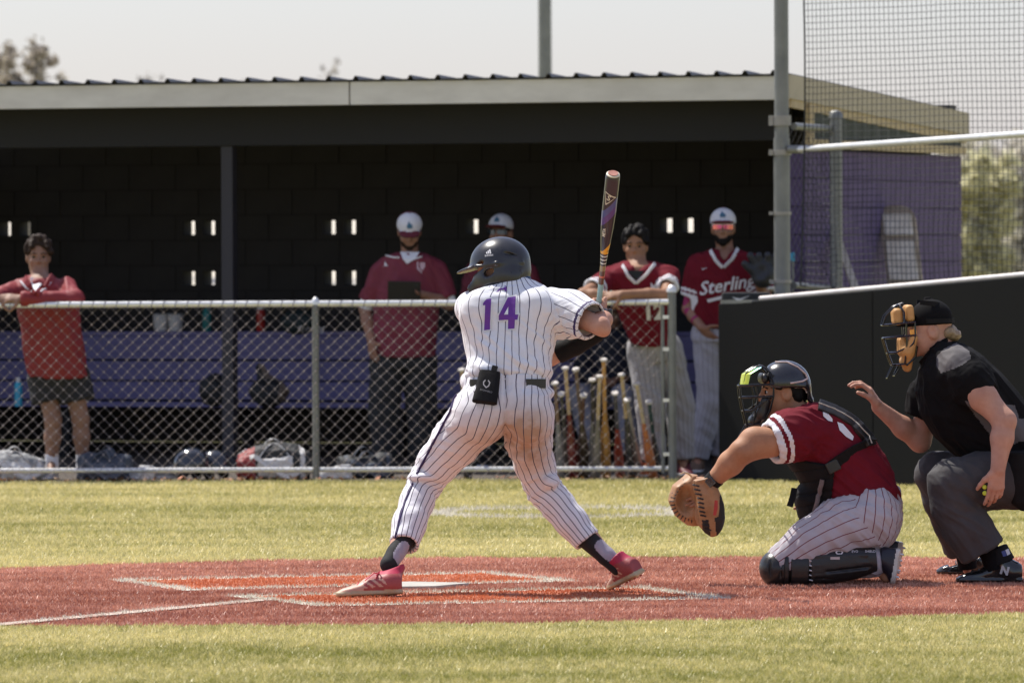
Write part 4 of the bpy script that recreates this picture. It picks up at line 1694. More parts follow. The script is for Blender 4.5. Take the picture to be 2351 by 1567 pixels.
# ---------------------------------------------------------------- batter
def batter():
    Y0 = 30.0
    S = F / Y0                                       # pixels per metre there

    def J(px, py, dy=0.0):
        lean = 0.16 * min(1.15, max(0.0, (925 - py) / 275.0))      # the trunk bends forward, away from the camera
        return P(px, py, Y0 + dy + lean)

    def R(px):
        return px / S
    base = V(J(1150, 1365)[0], Y0, 0)
    lo, hi = V(-0.85, Y0 - 0.75, -0.01), V(0.65, Y0 + 0.75, 1.72)
    # ---- body, one skin
    B = Field(lo, hi, 0.0055)
    Hd = Head(J(1146, 614, 0.02), V(-0.95, 0.28, -0.16))
    Hd.add(B, J(1178, 672, 0.02), 0.06)
    B.loft(J(1168, 905, 0.02), J(1170, 655, 0.0), V(1, 0, 0), [(0, 0, 0, .155, .105), (.25, 0, 0, .15, .10), (.6, -.005, 0, .175, .11), (.85, 0, 0, .165, .10), (1, 0, 0, .08, .06)], 0.03)
    sR, eR, wR = J(1272, 706, 0.05), J(1378, 748, -0.12), J(1384, 722, 0.115)
    sL, eL, wL = J(1085, 708, 0.10), J(1262, 818, 0.24), J(1370, 768, 0.16)
    B.chain([(sR, .062), (sR * .5 + eR * .5, .050), (eR, .041), (eR * .6 + wR * .4, .043), (wR, .030)], 0.02)
    B.ell(eR + V(0.020, -0.006, -0.020), (.026, .032, .028), None, .022)
    B.ell(eR * .6 + wR * .4 + V(.012, 0, .012), (.040, .06, .034), None, .02)
    B.chain([(sL, .060), (eL, .043), (eL * .6 + wL * .4, .043), (wL, .030)], 0.02)
    knob, tip = J(1368, 757, 0.22), P(1407.5, 400, Y0 - 0.12)
    bd = nrm(tip - knob)
    # hands wrapped on the handle
    for (t, wr) in ((0.118, wR), (0.034, wL)):
        c = knob + bd * t
        side_ = nrm(np.cross(bd, V(0, 1, 0)))
        palm = nrm(V(0.35, 0.9, 0) - bd * np.dot(V(0.35, 0.9, 0), bd))
        out = nrm(np.cross(bd, palm))
        kb = c - palm * 0.032 + out * 0.012
        B.cone(wr, kb, .029, .033, .02, sq=(palm, .8))
        for i in range(4):
            o = bd * (0.034 - 0.0225 * i)
            ring = []
            for j in range(5):
                a = math.pi * (-0.15 + 0.34 * j)
                ring.append((c + o - palm * math.cos(a) * 0.029 + out * math.sin(a) * 0.029, 0.0105 - 0.0006 * j))
            B.chain(ring, .005)
        B.chain([(kb, .016), (c - out * 0.028 + bd * 0.028, .013), (c - out * 0.020 + bd * 0.05 + palm * .02, .010)], .008)
    hL, kL, aL = J(1100, 940, 0.03), J(970, 1106, 0.19), J(908, 1270, -0.115)
    hR, kR, aR = J(1212, 940, 0.03), J(1246, 1118, 0.21), J(1392, 1276, 0.10)
    for (h_, k_, a_) in ((hL, kL, aL), (hR, kR, aR)):
        B.chain([(h_, .085), (k_, .058), (k_ * .55 + a_ * .45, .055), (a_, .037)], .03)
    toeL, heelL = J(800, 1362, -0.06), J(912, 1352, -0.03)
    toeR, heelR = J(1418, 1352, 0.18), J(1450, 1322, 0.0)
    B.cone(aL, J(885, 1345, -.22), .034, .016, .02)
    B.cone(aR, J(1425, 1325, .12), .034, .016, .02)
    body = sculpt('person', B, m_skin_light, None, base)
    tag(body, 'batter in white pinstripe uniform number 14 with black helmet, seen from behind', 'person')

    # ---- trousers
    T = Field(V(-0.7, Y0 - 0.4, 0.15), V(0.5, Y0 + 0.6, 1.12), 0.006)
    wz = [(868, 1074, 1262), (895, 1070, 1258), (925, 1056, 1263), (955, 1040, 1265), (985, 1030, 1264)]
    secs = []
    A_, B2 = J(1165, 868, 0.0), J(1165, 1005, -0.015)
    dep = (0.135, 0.145, 0.165, 0.175, 0.15)
    for i, (y, l, r) in enumerate(wz):
        secs.append(((y - 868) / (1005 - 868), R((l + r) / 2 - 1165), 0.01, R((r - l) / 2), dep[i]))
    T.loft(A_, B2, V(1, 0, 0), secs, 0.02, e=2.3)
    T.ell(J(1108, 955, -0.075), (R(60), .115, R(62)), None, .04)
    T.ell(J(1214, 955, -0.075), (R(52), .115, R(62)), None, .04)
    legL = [(J(1098, 955, -0.02), R(66)), (J(1050, 1010, .06), R(54)), (J(1006, 1062, .14), R(45)), (J(977, 1106, .19), R(36)),
            (J(957, 1152, .11), R(36)), (J(940, 1200, .02), R(36)), (J(928, 1249, -.07), R(33))]
    legR = [(J(1212, 955, -0.02), R(56)), (J(1213, 1010, .06), R(50)), (J(1226, 1062, .15), R(43)), (J(1246, 1118, .20), R(37)),
            (J(1282, 1160, .17), R(36)), (J(1312, 1196, .14), R(35)), (J(1348, 1240, .115), R(32))]
    for lg in (legL, legR):
        T.chain(lg, .03, flatb=True)
        (a, _), (b, rb) = lg[-2], lg[-1]
        T.cone(a * .4 + b * .6, b + (b - a) * 0.2, rb - .012, None, 0.006, 'sub')
    # knee and pocket bulges
    T.ell(J(1262, 1106, .12), (R(20), .06, R(16)), None, .02)
    T.ell(J(972, 1094, .11), (R(34), .06, R(10)), None, .012)
    T.ell(J(1250, 902, 0.0), (R(20), .07, R(13)), None, .02)
    T.ell(J(1074, 872, 0.02), (R(16), .06, R(18)), None, .03)
    seam = J(1160, 950)[0]
    axL = [J(1116, 870, -0.05), J(1104, 950, -.06)] + [p for p, r in legL[1:]]
    axR = [J(1214, 870, -0.05), J(1212, 950, -.06)] + [p for p, r in legR[1:]]

    def stripe(v, C, f):
        cL = axis_angle_coords(v, axL, V(1, 0, 0), 18)
        cR = axis_angle_coords(v, axR, V(1, 0, 0), 18)
        mid = np.interp(C[:, 2], [0.7, 0.95], [J(1163, 1010)[0], seam])
        return corner_pick([cL, cR], (C[:, 0] > mid).astype(int), f)

    def dirt(v):
        d = gauss(v * V(1, .3, 1), J(1205, 985, -0.1) * V(1, .3, 1), .085) * 1.0
        d += gauss(v * V(1, .3, 1), J(1105, 1010, -0.1) * V(1, .3, 1), .09) * .55
        d += gauss(v * V(1, .3, 1), J(1225, 1060, -0.1) * V(1, .3, 1), .07) * .6
        return np.clip(d, 0, 1)

    def disp(v, n):
        d = np.zeros(len(v))
        for lg, sg in ((legL, 1), (legR, -1)):
            k = lg[3][0]
            g = gauss(v, k, .085)
            ax = nrm(lg[4][0] - lg[2][0])
            d += g * folds(v, 11, dirM(np.cross(ax, V(0, 1, 0)), 7, 26), .028)
            m_ = lg[1][0]
            d += gauss(v, m_, .13) * folds(v, 14, dirM(np.array([1.0, 0.3, -0.25 * sg]), 4, 17), .020)
            b = lg[-1][0]
            d += gauss(v, b, .06) * folds(v, 15, dirM(np.cross(ax, V(0, 1, 0)), 8, 30), .008)
            d += gauss(v, lg[5][0], .09) * folds(v, 17, dirM(ax, 5, 15), .014)
        d += np.exp(-((v[:, 2] - J(0, 900)[2]) / .06) ** 2) * folds(v, 16, np.diag([26, 20, 12]), .012)
        crease = np.exp(-((v[:, 0] - seam) / .008) ** 2) * np.clip((v[:, 2] - .68) / .1, 0, 1) * (v[:, 1] < Y0)
        return d - crease * .010
    m_pin = stripe_mat('white_pinstripe', (0.74, 0.73, 0.76), (0.045, 0.035, 0.07), 0.0039, dirt=(0.36, 0.22, 0.12))
    pants = sculpt('trousers', T, m_pin, body, base, disp=disp, stripe=stripe, dirt=dirt, smooth=4)
    m_dpurple = mat('dark_purple_trim', (0.03, 0.014, 0.085), 0.7)
    mb = MB()
    mb.tube(surf_pts(pants, subdiv([(1047, 905), (1034, 945), (1012, 985), (982, 1042), (957, 1088)], 5), Y0, .002), .0062, 6)
    mb.tube(surf_pts(pants, subdiv([(947, 1112), (930, 1150), (917, 1195), (907, 1238)], 5), Y0, .002), .0055, 6)
    mb.build('side_piping', m_dpurple, pants, base=base, smooth=True)
    # ---- belt
    for (x0, x1) in ((1208, 1252), (1080, 1100)):
        mb = MB()
        pts = []
        for k in range(7):
            x = x0 + (x1 - x0) * k / 6
            u = (x - 1165) / 97
            dy = -0.150 * math.sqrt(max(0, 1 - min(1, u * u) * .92)) - .004
            pts.append(J(x, 880 if x > 1150 else 881, dy - .006))
        mb.strip(pts, V(0, 0, 1), R(21), .008)
        mb.build('belt', m_leather_blk, body, base=base)

    # ---- jersey
    K = Field(V(-0.3, Y0 - 0.4, 0.9), V(0.55, Y0 + 0.5, 1.50), 0.006)
    rows_ = [(648, 1135, 1232, .07), (664, 1102, 1262, .09), (682, 1072, 1285, .115), (706, 1058, 1286, .128), (740, 1056, 1277, .135), (790, 1064, 1273, .14), (830, 1073, 1266, .145), (852, 1072, 1264, .148), (864, 1071, 1262, .145), (872, 1080, 1256, .135)]
    A_, B2 = J(1170, 648, 0.005), J(1170, 872, 0.0)
    secs = [((y - 648) / (872 - 648), R((l + r) / 2 - 1170), 0.0, R((r - l) / 2), dd) for y, l, r, dd in rows_]
    K.loft(A_, B2, V(1, 0, 0), secs, 0.02, e=2.2)
    K.cone(J(1183, 640, .01), J(1180, 672, 0), .062, .09, .03, sq=(V(0, 1, 0), .9), flata=True)
    K.ell(J(1108, 715, -.07), (R(50), .07, R(48)), None, .05)      # shoulder blades
    K.ell(J(1232, 712, -.08), (R(46), .07, R(46)), None, .05)
    # sleeves
    slR = [(J(1270, 704, .04), R(44)), (J(1310, 716, -.02), R(48)), (J(1357, 737, -.095), R(45))]
    K.chain(slR, .035, flatb=True)
    K.ell(J(1300, 760, 0.02), (R(34), .05, R(18)), None, .03)
    (a, _), (b, rb) = slR[-2], slR[-1]
    K.cone(a * .3 + b * .7, b + (b - a) * .2, rb - .010, None, .004, 'sub')
    slL = [(sL, R(42)), (sL * .45 + eL * .55, R(44))]
    K.chain(slL, .03, flatb=True)
    # neck opening
    K.cone(J(1180, 668, .02), J(1186, 615, .02), .056, .062, .004, 'sub')

    def region(C):
        ax = nrm(slR[2][0] - slR[1][0])
        t = (C - slR[2][0]) @ ax
        r = np.zeros(len(C), int)
        nearS = np.linalg.norm(C - slR[2][0], axis=1) < .13
        r[nearS & (t > -.022) & (t < -.008)] = 1
        return r

    def stripeK(v, C, f):
        c0_ = axis_angle_coords(v, [J(1165, 900, .02), J(1170, 640, .02)], V(0, 1, 0), 31)
        c1_ = axis_angle_coords(v, [p for p, r in slR], V(0, 0, 1), 15)
        c2_ = axis_angle_coords(v, [p for p, r in slL], V(0, 0, 1), 15)
        reg = np.zeros(len(C), int)
        # armhole seam: a plane through the shoulder
        reg[(C[:, 0] - J(1278, 720)[0]) + .35 * (C[:, 2] - J(0, 720)[2]) > 0] = 1
        reg[((C - sL) @ nrm(eL - sL) > .06) & (C[:, 1] > Y0 + .12)] = 2
        return corner_pick([c0_, c1_, c2_], reg, f)

    def dispK(v, n):
        z = v[:, 2]
        back = np.clip((Y0 + .05 - v[:, 1]) / .1, 0, 1)
        low = np.clip((J(0, 700)[2] - z) / .25, 0, 1)
        d = back * (0.35 + low) * folds(v, 21, dirM(V(0.78, 0.0, -0.62), 3.2, 15), .024)
        d += np.exp(-((z - J(0, 862)[2]) / .035) ** 2) * folds(v, 23, dirM(V(1, 0, -.25), 4, 26), .022)
        d += gauss(v, J(1290, 745, -.03), .075) * folds(v, 24, dirM(V(.9, 0, .25), 6, 24), .022)
        seam_ = (v[:, 0] - J(1278, 720)[0]) + .35 * (z - J(0, 720)[2])
        d -= np.exp(-(seam_ / .008) ** 2) * .006 * (z > J(0, 800)[2])
        d += gauss(v, J(1240, 830, -.1), .08) * folds(v, 26, dirM(V(-.35, 0, 1), 5, 22), .022)
        d += gauss(v, J(1150, 660, -.1), .07) * folds(v, 27, dirM(V(1, 0, .1), 5, 24), .014)
        return d
    m_pinj = stripe_mat('white_pinstripe_jersey', (0.76, 0.76, 0.79), (0.045, 0.035, 0.08), 0.0035)
    jersey = sculpt('jersey', K, [m_pinj, m_dpurple], body, base, region=region, disp=dispK, stripe=stripeK, smooth=4)
    m_num = mat('purple_twill', (0.12, 0.022, 0.26), 0.55, vs=10, col2=(0.15, 0.03, 0.31), bump=0.3, bs=300)

    def numpoly(pts, grow=0.0, eps=.003, m=m_num, nm='number'):
        cx = sum(p[0] for p in pts) / len(pts)
        cy = sum(p[1] for p in pts) / len(pts)
        q = []
        n_ = len(pts)
        if grow:
            # offset outline outwards
            area = sum(pts[i][0] * pts[(i + 1) % n_][1] - pts[(i + 1) % n_][0] * pts[i][1] for i in range(n_))
            sg = 1 if area > 0 else -1
            for i in range(n_):
                a_, p_, b_ = V(*pts[i - 1]), V(*pts[i]), V(*pts[(i + 1) % n_])
                d1, d2 = nrm(p_ - a_), nrm(b_ - p_)
                n1, n2 = V(d1[1], -d1[0]) * sg, V(d2[1], -d2[0]) * sg
                mm = nrm(n1 + n2)
                q.append(tuple(p_ + mm * grow / max(.45, np.dot(mm, n1))))
        else:
            q = pts
        o_ = J(1150, 720, -.2)
        q2 = [((x - 1150) / S, -(y - 720) / S) for x, y in q]
        project_mesh(nm, [q2], o_, V(1, 0, 0), V(0, 0, 1), V(0, 1, 0), jersey, m, jersey, base, eps, 4)
    one = [(1109, 696), (1117, 686), (1128, 685), (1125, 742), (1125, 756), (1111, 758), (1112, 742), (1114, 700), (1109, 701)]
    four_l = [(1166, 683), (1184, 680), (1182.5, 722), (1190, 722), (1188, 734), (1182, 734), (1181, 754), (1166, 755), (1166.5, 734), (1145, 735), (1145, 724)]
    hole = [(1167, 704), (1157, 722), (1166.5, 722)]
    for p_ in (one, four_l):
        numpoly(p_, 3.2, .0035, m_white_print, 'number_outline')
        numpoly(p_, 0.0, .0055)
    numpoly(hole, 0.0, .0075, m_white_print, 'number_outline')
    numpoly([(1139, 671), (1146, 663), (1156, 661.5), (1158, 657), (1162, 656), (1164, 668), (1160, 669), (1158, 665), (1149, 666), (1143, 670)], 0, .004, m_num, 'collar_mark')
    # collar trim
    mb = MB()
    pts = []
    for k in range(13):
        a_ = math.pi * (-0.08 + 1.16 * k / 12)
        pts.append(J(1184, 640, .015) + V(math.cos(a_) * .066, -math.sin(a_) * .064, .004 + .006 * math.sin(a_)))
    mb.tube(pts, .006, 6)
    mb.build('collar_trim', mat('navy_trim', (0.03, 0.06, 0.13), 0.7), jersey, base=base, smooth=True)

    # ---- batting helmet
    hc = J(1147, 610, 0.02)
    Hm = Head(hc, V(-0.95, 0.26, -0.10))
    E = Field(hc - .24, hc + .24, 0.0048)
    E.ell(Hm.p(-.004, 0, .012), (.142, .122, .122), Hm.R, .02)
    E.ell(Hm.p(-.010, 0, -.045), (.130, .117, .075), Hm.R, .03)
    E.cone(Hm.p(-.06, .075, -.065), Hm.p(.035, .085, -.075), .050, .046, .03, sq=(Hm.R[1], .75))
    E.cone(Hm.p(.04, .093, -.062), Hm.p(.118, .066, -.092), .044, .034, .02, sq=(Hm.R[1], .42))
    # hollow and openings
    E.ell(Hm.p(-.004, 0, .010), (.122, .102, .104), Hm.R, .01, 'sub')
    E.ell(Hm.p(-.010, 0, -.06), (.110, .094, .10), Hm.R, .01, 'sub')
    E.box(Hm.p(.12, -.05, -.09), (.085, .118, .10), Hm.R, .03, .01, 'sub')
    E.box(Hm.p(-.085, 0, -.172), (.12, .2, .085), Hm.R, .01, .01, 'sub')
    E.box(Hm.p(.1, 0, -.192), (.12, .2, .075), Hm.R, .01, .01, 'sub')
    mm = Hm.R.copy()
    ca, sa = math.cos(-.40), math.sin(-.40)
    slit = np.array([mm[0] * ca + mm[2] * sa, mm[1], -mm[0] * sa + mm[2] * ca])
    E.box(Hm.p(.108, .09, -.012), (.072, .06, .017), slit, .012, .006, 'sub')
    E.ell(Hm.p(.022, .115, -.028), (.026, .05, .016), slit, .006, 'sub')
    # brim
    ca, sa = math.cos(-.22), math.sin(-.22)
    br = np.array([mm[0] * ca + mm[2] * sa, mm[1], -mm[0] * sa + mm[2] * ca])
    E.ell(Hm.p(.122, 0, .004), (.086, .096, .0105), br, .016)
    E.ell(Hm.p(-.004, 0, .004), (.118, .100, .102), Hm.R, .004, 'sub')
    # raised ridge and vents
    E.cone(Hm.p(-.06, .105, .055), Hm.p(-.10, .075, .035), .008, .006, .004, 'sub')
    E.cone(Hm.p(.085, .100, .006), Hm.p(-.02, .122, .010), .007, .008, .010)
    E.cone(Hm.p(-.02, .122, .010), Hm.p(-.125, .06, .004), .008, .007, .010)
    m_helm = mat('matte_helmet_shell', (0.018, 0.019, 0.023), 0.30, vs=14, col2=(0.028, 0.029, 0.034), bump=0.06, bs=60, coat=0.15)
    helm = sculpt('batting_helmet', E, m_helm, body, base, smooth=4)
    Rw, Uw = -nrm(Hm.R[0] * V(1, 0, 1)), V(0, 0, 1)
    oL = J(1121, 579, -.2)
    bars = []
    for k in range(3):
        x0 = -.014 + k * .0085
        top = .004 + k * .0055
        bars.append([(x0, -.006), (x0 + .0065, -.006), (x0 + .0065 - .004 - .0015 * k + .002, top), (x0 - .001 - .0015 * k, top - .003)])
    bars = [[(x + .004 * 0, y) for x, y in b_] for b_ in bars]
    project_mesh('maker_logo', bars, oL + V(.004, 0, -.0), V(1, 0, .04), Uw, V(0, 1, 0), helm, m_white_print, helm, base, .002, 1)
    project_text('maker_name', 'adidas', .016, oL + V(.003, 0, -.013), V(1, 0, .10), Uw, V(0, 1, 0), helm, m_white_print, helm, base, .002, bold=.0002)

    # ---- socks and shoes
    m_sockb = mat('black_sock', (0.012, 0.012, 0.013), 0.85, bump=0.3, bs=300)
    m_sockg = mat('grey_sock_panel', (0.36, 0.33, 0.38), 0.85, bump=0.3, bs=300)
    for (k_, a_, lg, tx) in ((kL, aL, legL, 1), (kR, aR, legR, -1)):
        Fs = Field(np.minimum(lg[-2][0], a_) - .12, np.maximum(lg[-2][0], a_) + .12, .006)
        top = lg[-2][0] * .35 + lg[-1][0] * .65
        low = a_ + nrm(a_ - top) * .075
        Fs.chain([(top, .051), (a_, .042), (low, .040)], .01)
        ax = nrm(a_ - top)
        sidev = nrm(np.cross(ax, V(0, 1, 0)))
        if sidev[0] < 0: sidev = -sidev
        ctr = top * .38 + low * .62

        def reg(C, ctr=ctr, ax=ax, sidev=sidev):
            q = C - ctr
            u, w_ = q @ ax, q @ sidev
            return ((np.abs(w_ - .022) < .034 * np.sqrt(np.clip(1 - (u / .062) ** 4, 0, 1))) & (q[:, 1] < .015)).astype(int)
        sculpt('sock', Fs, [m_sockb, m_sockg], body, base, region=reg)
    m_shoe = mat('coral_shoe', (0.27, 0.045, 0.045), 0.5, vs=14, col2=(0.35, 0.075, 0.07), bump=0.2, bs=150)
    m_shoe_w = mat('cream_shoe', (0.46, 0.26, 0.18), 0.5, vs=14, col2=(0.58, 0.38, 0.28))
    m_shoe_p = mat('pink_collar', (0.40, 0.020, 0.060), 0.6)
    m_sole = mat('khaki_sole', (0.42, 0.36, 0.22), 0.55)
    m_stud = mat('red_stud', (0.38, 0.07, 0.05), 0.4)
    # left (front) foot: flat, toe to the left, heel slightly raised
    def shoe(heel, toe, ank, upv):
        Fs, fw, upn, sidev, Lf = mk_shoe(body, base, heel, toe, upv, None, None, ank)

        def reg(C):
            q = C - heel
            u = q @ upn
            w_ = q @ fw
            r = np.zeros(len(C), int)
            r[(w_ > Lf * .60)] = 1
            stripe_ = ((w_ - u * 1.2) * 26) % 1
            r[(w_ > Lf * .25) & (w_ < Lf * .7) & (u > .036) & (u < .075) & (stripe_ < .5)] = 1
            r[((C - heel) @ upn > .094 - .0 * w_) & (w_ < Lf * .45)] = 2
            r[u < .024] = 3
            return r
        o_ = sculpt('shoe', Fs, [m_shoe, m_shoe_w, m_shoe_p, m_sole], body, base, region=reg)
        mb = MB()
        for (t, w_) in ((.10, .02), (.10, -.02), (.24, .024), (.24, -.024), (.62, .030), (.62, -.030), (.74, 0), (.84, .022), (.84, -.022)):
            c_ = heel + fw * (Lf * t) + sidev * w_ + upn * .006
            mb.tube([c_, c_ - upn * .014], [.008, .005], 7)
        tag(mb.build('studs', m_stud, o_, base=base), kind='stuff')
        mb = MB()
        for k in range(5):
            t = .36 + .075 * k
            hh = np.interp(t, [.33, .48, .62, .78], [.092, .074, .061, .048])
            c_ = heel + fw * (Lf * t) + upn * hh
            mb.tube([c_ - sidev * .026 - upn * .010, c_ + upn * .002, c_ + sidev * .026 - upn * .010 + fw * .01], .003, 5)
        lt = heel + fw * (Lf * .34) + upn * .096
        mb.tube([lt, lt + fw * .025 + upn * .006 + sidev * .018, lt + fw * .07 + sidev * .036 - upn * .028], .003, 5)
        mb.tube([lt, lt + sidev * .018 + upn * .010, lt + sidev * .028 + fw * .014 - upn * .006, lt + fw * .004], .003, 5)
        mb.build('laces', mat('red_lace', (0.62, 0.05, 0.07), 0.6), o_, base=base)
        return o_
    gL = G(850, 1373)
    yl = gL[1] - Y0
    hL_, tL_ = J(922, 1364, yl + .02), J(774, 1371, yl - .02)
    hL_[2], tL_[2] = .020, .010
    shoe(hL_, tL_, J(908, 1298, yl * .6 + .01), V(0, 0, 1))
    gR = G(1430, 1362)
    yr = gR[1] - Y0
    hR_, tR_ = J(1470, 1318, yr - .05), J(1404, 1360, yr + .13)
    tR_[2] = .014
    shoe(hR_, tR_, J(1412, 1278, yr + .01), nrm(V(-.55, .20, .80)))

    # ---- black sleeve on the front arm, watch, sliding mitt
    Fs = Field(np.minimum(eL, wL) - .1, np.maximum(eL, wL) + .1, .006)
    Fs.chain([(eL * .84 + wL * .16, .052), (eL * .45 + wL * .55, .050), (wL, .037)], .01, flata=True)
    sculpt('arm_sleeve', Fs, m_nylon, body, base)
    mb = MB()
    d_ = nrm(wR - eR)
    wc = wR * .80 + eR * .20
    u_ = nrm(np.cross(d_, V(0, 0, 1)))
    w2 = np.cross(d_, u_)
    mb.tube([wc - d_ * .014, wc + d_ * .014], .040, 16)
    wo = mb.build('watch', m_leather_blk, body, base=base, smooth=True)
    mb = MB()
    mb.box(wc + V(.034, -.012, .018), (.012, .018, .018), None)
    mb.build('watch_face', m_shellblk, wo, base=base, bevel=.005)
    # sliding mitt in the back pocket
    Fs = Field(J(1070, 950, -.35), J(1160, 830, 0.02), .0048)
    a_, b_ = J(1125, 852, -.17), J(1114, 925, -.195)
    ax = nrm(b_ - a_)
    Fs.loft(a_, b_ + ax * .0, V(1, 0, 0), [(0, 0, 0, R(24), .018), (.12, 0, 0, R(25), .020), (.6, 0, 0, R(27), .022), (.75, R(-1), 0, R(28), .022), (1, R(-2), 0, R(29), .02)], 0.004, e=3.2)
    Fs.clip(a_ + ax * .0, -ax)
    Fs.clip(b_, ax)
    mitt = sculpt('sliding_mitt', Fs, m_nylon, body, base)
    mb = MB()
    mb.strip([J(1132, 866, -.19), J(1134, 850, -.185), J(1137, 840, -.18)], V(1, 0, 0), R(13), .01)
    mb.build('pull_tab', m_nylon, mitt, base=base)
    hexo = []
    for sgn, seg in ((1, 0), (-1, 1)):
        pts_ = [(-.016 * sgn, .010), (-.006 * sgn, .018), (0, .016)] if False else None
    op = J(1117, 880, -.25)
    out_ = [(-.017, .006), (-.008, .017), (.006, .017), (.017, .006), (.013, -.012), (0, -.022), (-.015, -.008)]
    inn_ = [(x * .68, y * .68) for x, y in out_]
    quads_ = [[out_[i], out_[(i + 1) % 7], inn_[(i + 1) % 7], inn_[i]] for i in range(7) if i != 1]
    project_mesh('logo', quads_, op, V(1, 0, -.1), V(.12, 0, 1), V(0, 1, 0), mitt, mat('grey_print', (.42, .40, .39), .6), mitt, base, .002, 0)
    project_text('logo_name', 'EVOSHIELD', .011, op + V(-.002, 0, -.034), V(1, 0, -.25), V(.2, 0, 1), V(0, 1, 0), mitt, mat('grey_letter', (.25, .24, .24), .6), mitt, base, .002)

    # ---- bat
    Lb = np.linalg.norm(tip - knob)
    bat = MB()
    r_ = [(0, .024), (.008, .0255), (.016, .022), (.026, .014), (.12, .0125), (.30, .0125), (.36, .0135), (.42, .0175), (.48, .0235), (.56, .0300), (.64, .0330), (Lb - .03, .0333), (Lb - .008, .0325), (Lb, .029)]
    m_bat = bpy.data.materials.new('bat_finish')
    m_bat.use_nodes = True
    nt_ = m_bat.node_tree
    b_ = nt_.nodes['Principled BSDF']
    b_.inputs['Roughness'].default_value = .3
    b_.inputs['Coat Weight'].default_value = .4
    tc = nt_.nodes.new('ShaderNodeTexCoord')
    sp = nt_.nodes.new('ShaderNodeSeparateXYZ')
    nt_.links.new(tc.outputs['Object'], sp.inputs[0])
    cr_ = nt_.nodes.new('ShaderNodeValToRGB')
    mr = nt_.nodes.new('ShaderNodeMath')
    mr.operation = 'DIVIDE'
    mr.inputs[1].default_value = Lb
    # slanted bands: shift the length by the cross coordinate
    mad = nt_.nodes.new('ShaderNodeMath')
    mad.operation = 'MULTIPLY_ADD'
    mad.inputs[1].default_value = -1.3
    nt_.links.new(sp.outputs[0], mad.inputs[0])
    nt_.links.new(sp.outputs[2], mad.inputs[2])
    step = nt_.nodes.new('ShaderNodeMath')
    step.operation = 'GREATER_THAN'
    step.inputs[1].default_value = .435
    nt_.links.new(sp.outputs[2], step.inputs[0])
    mxz = nt_.nodes.new('ShaderNodeMix')
    mxz.data_type = 'FLOAT'
    nt_.links.new(step.outputs[0], mxz.inputs[0])
    nt_.links.new(sp.outputs[2], mxz.inputs[2])
    nt_.links.new(mad.outputs[0], mxz.inputs[3])
    nt_.links.new(mxz.outputs[0], mr.inputs[0])
    nt_.links.new(mr.outputs[0], cr_.inputs['Fac'])
    els = cr_.color_ramp
    els.interpolation = 'CONSTANT'
    teal, brown, blk, wht, ora, pur, blu = (.25, .42, .42), (.11, .045, .03), (.028, .024, .034), (.65, .62, .56), (.80, .36, .02), (.10, .05, .22), (.07, .09, .26)
    stops = [(0, teal), (.30, brown), (.34, (.55, .12, .07)), (.355, brown), (.385, (.30, .20, .10)), (.42, blk), (.432, wht), (.44, blk), (.456, wht), (.464, blk), (.48, wht), (.488, blk), (.50, ora), (.535, blk), (.72, pur), (.77, blu), (.82, blk)]
    while len(els.elements) > 1:
        els.elements.remove(els.elements[0])
    els.elements[0].position = 0
    els.elements[0].color = (*stops[0][1], 1)
    for p_, c_ in stops[1:]:
        e_ = els.elements.new(p_)
        e_.color = (*c_, 1)
    nt_.links.new(cr_.outputs['Color'], b_.inputs['Base Color'])
    bat.lathe(V(0, 0, 0), V(0, 0, 1), r_, 24)
    bo = bat.build('baseball_bat', m_bat, smooth=True)
    q = Vector(bd).to_track_quat('Z', 'Y')
    bo.rotation_mode = 'QUATERNION'
    # turn it so that local -Y faces the camera
    zax = Vector(bd)
    yax = (Vector((0, 1, 0)) - zax * Vector((0, 1, 0)).dot(zax)).normalized()
    xax = yax.cross(zax)
    bo.rotation_quaternion = Matrix((xax, yax, zax)).transposed().to_quaternion()
    bo.location = Vector(knob)
    tag(bo, 'black and purple metal bat held upright by the batter', 'bat')
    mb = MB()
    mb.lathe(V(0, 0, Lb - .002), V(0, 0, Lb + 1), [(0, .0315), (.004, .0305), (.006, .027)], 24)
    co = mb.build('end_cap', mat('cream_cap', (.62, .56, .42), .5), bo, smooth=True)
    mb = MB()
    mb.lathe(V(0, 0, Lb + .004), V(0, 0, Lb + 1), [(0, .0235), (.0035, .0232)], 24)
    mb.build('cap_disc', mat('copper_disc', (.40, .16, .11), .4, col2=(.5, .24, .18), metal=.3), bo, smooth=True)
    mlog = mat('cream_print', (.68, .64, .52), .5)

    def barrel(x, z, r=.0338):
        return (x, -math.sqrt(max(1e-9, r * r - x * x)), z)
    zc = Lb - .115
    tri = [[(-.026, .035), (.024, .010), (.024, .004), (-.026, .030)], [(.024, .010), (-.018, -.034), (-.018, -.027), (.019, .007)], [(-.026, .035), (-.026, .028), (-.020, -.034), (-.016, -.034), (-.0225, .030)]]
    for pol in tri:
        mb = MB()
        n_ = 8
        m0 = []
        # quad strip along the long edges
        a0, a1, b1, b0 = [np.array(p_) for p_ in (pol[0], pol[1], pol[2], pol[3])]
        vs = []
        for i in range(n_ + 1):
            t = i / n_
            for e_ in (a0 * (1 - t) + a1 * t, b0 * (1 - t) + b1 * t):
                vs.append(barrel(e_[0], zc + e_[1]))
        mb.add(vs, [(2 * i, 2 * i + 1, 2 * i + 3, 2 * i + 2) for i in range(n_)])
        mb.build('logo_line', mlog, bo)
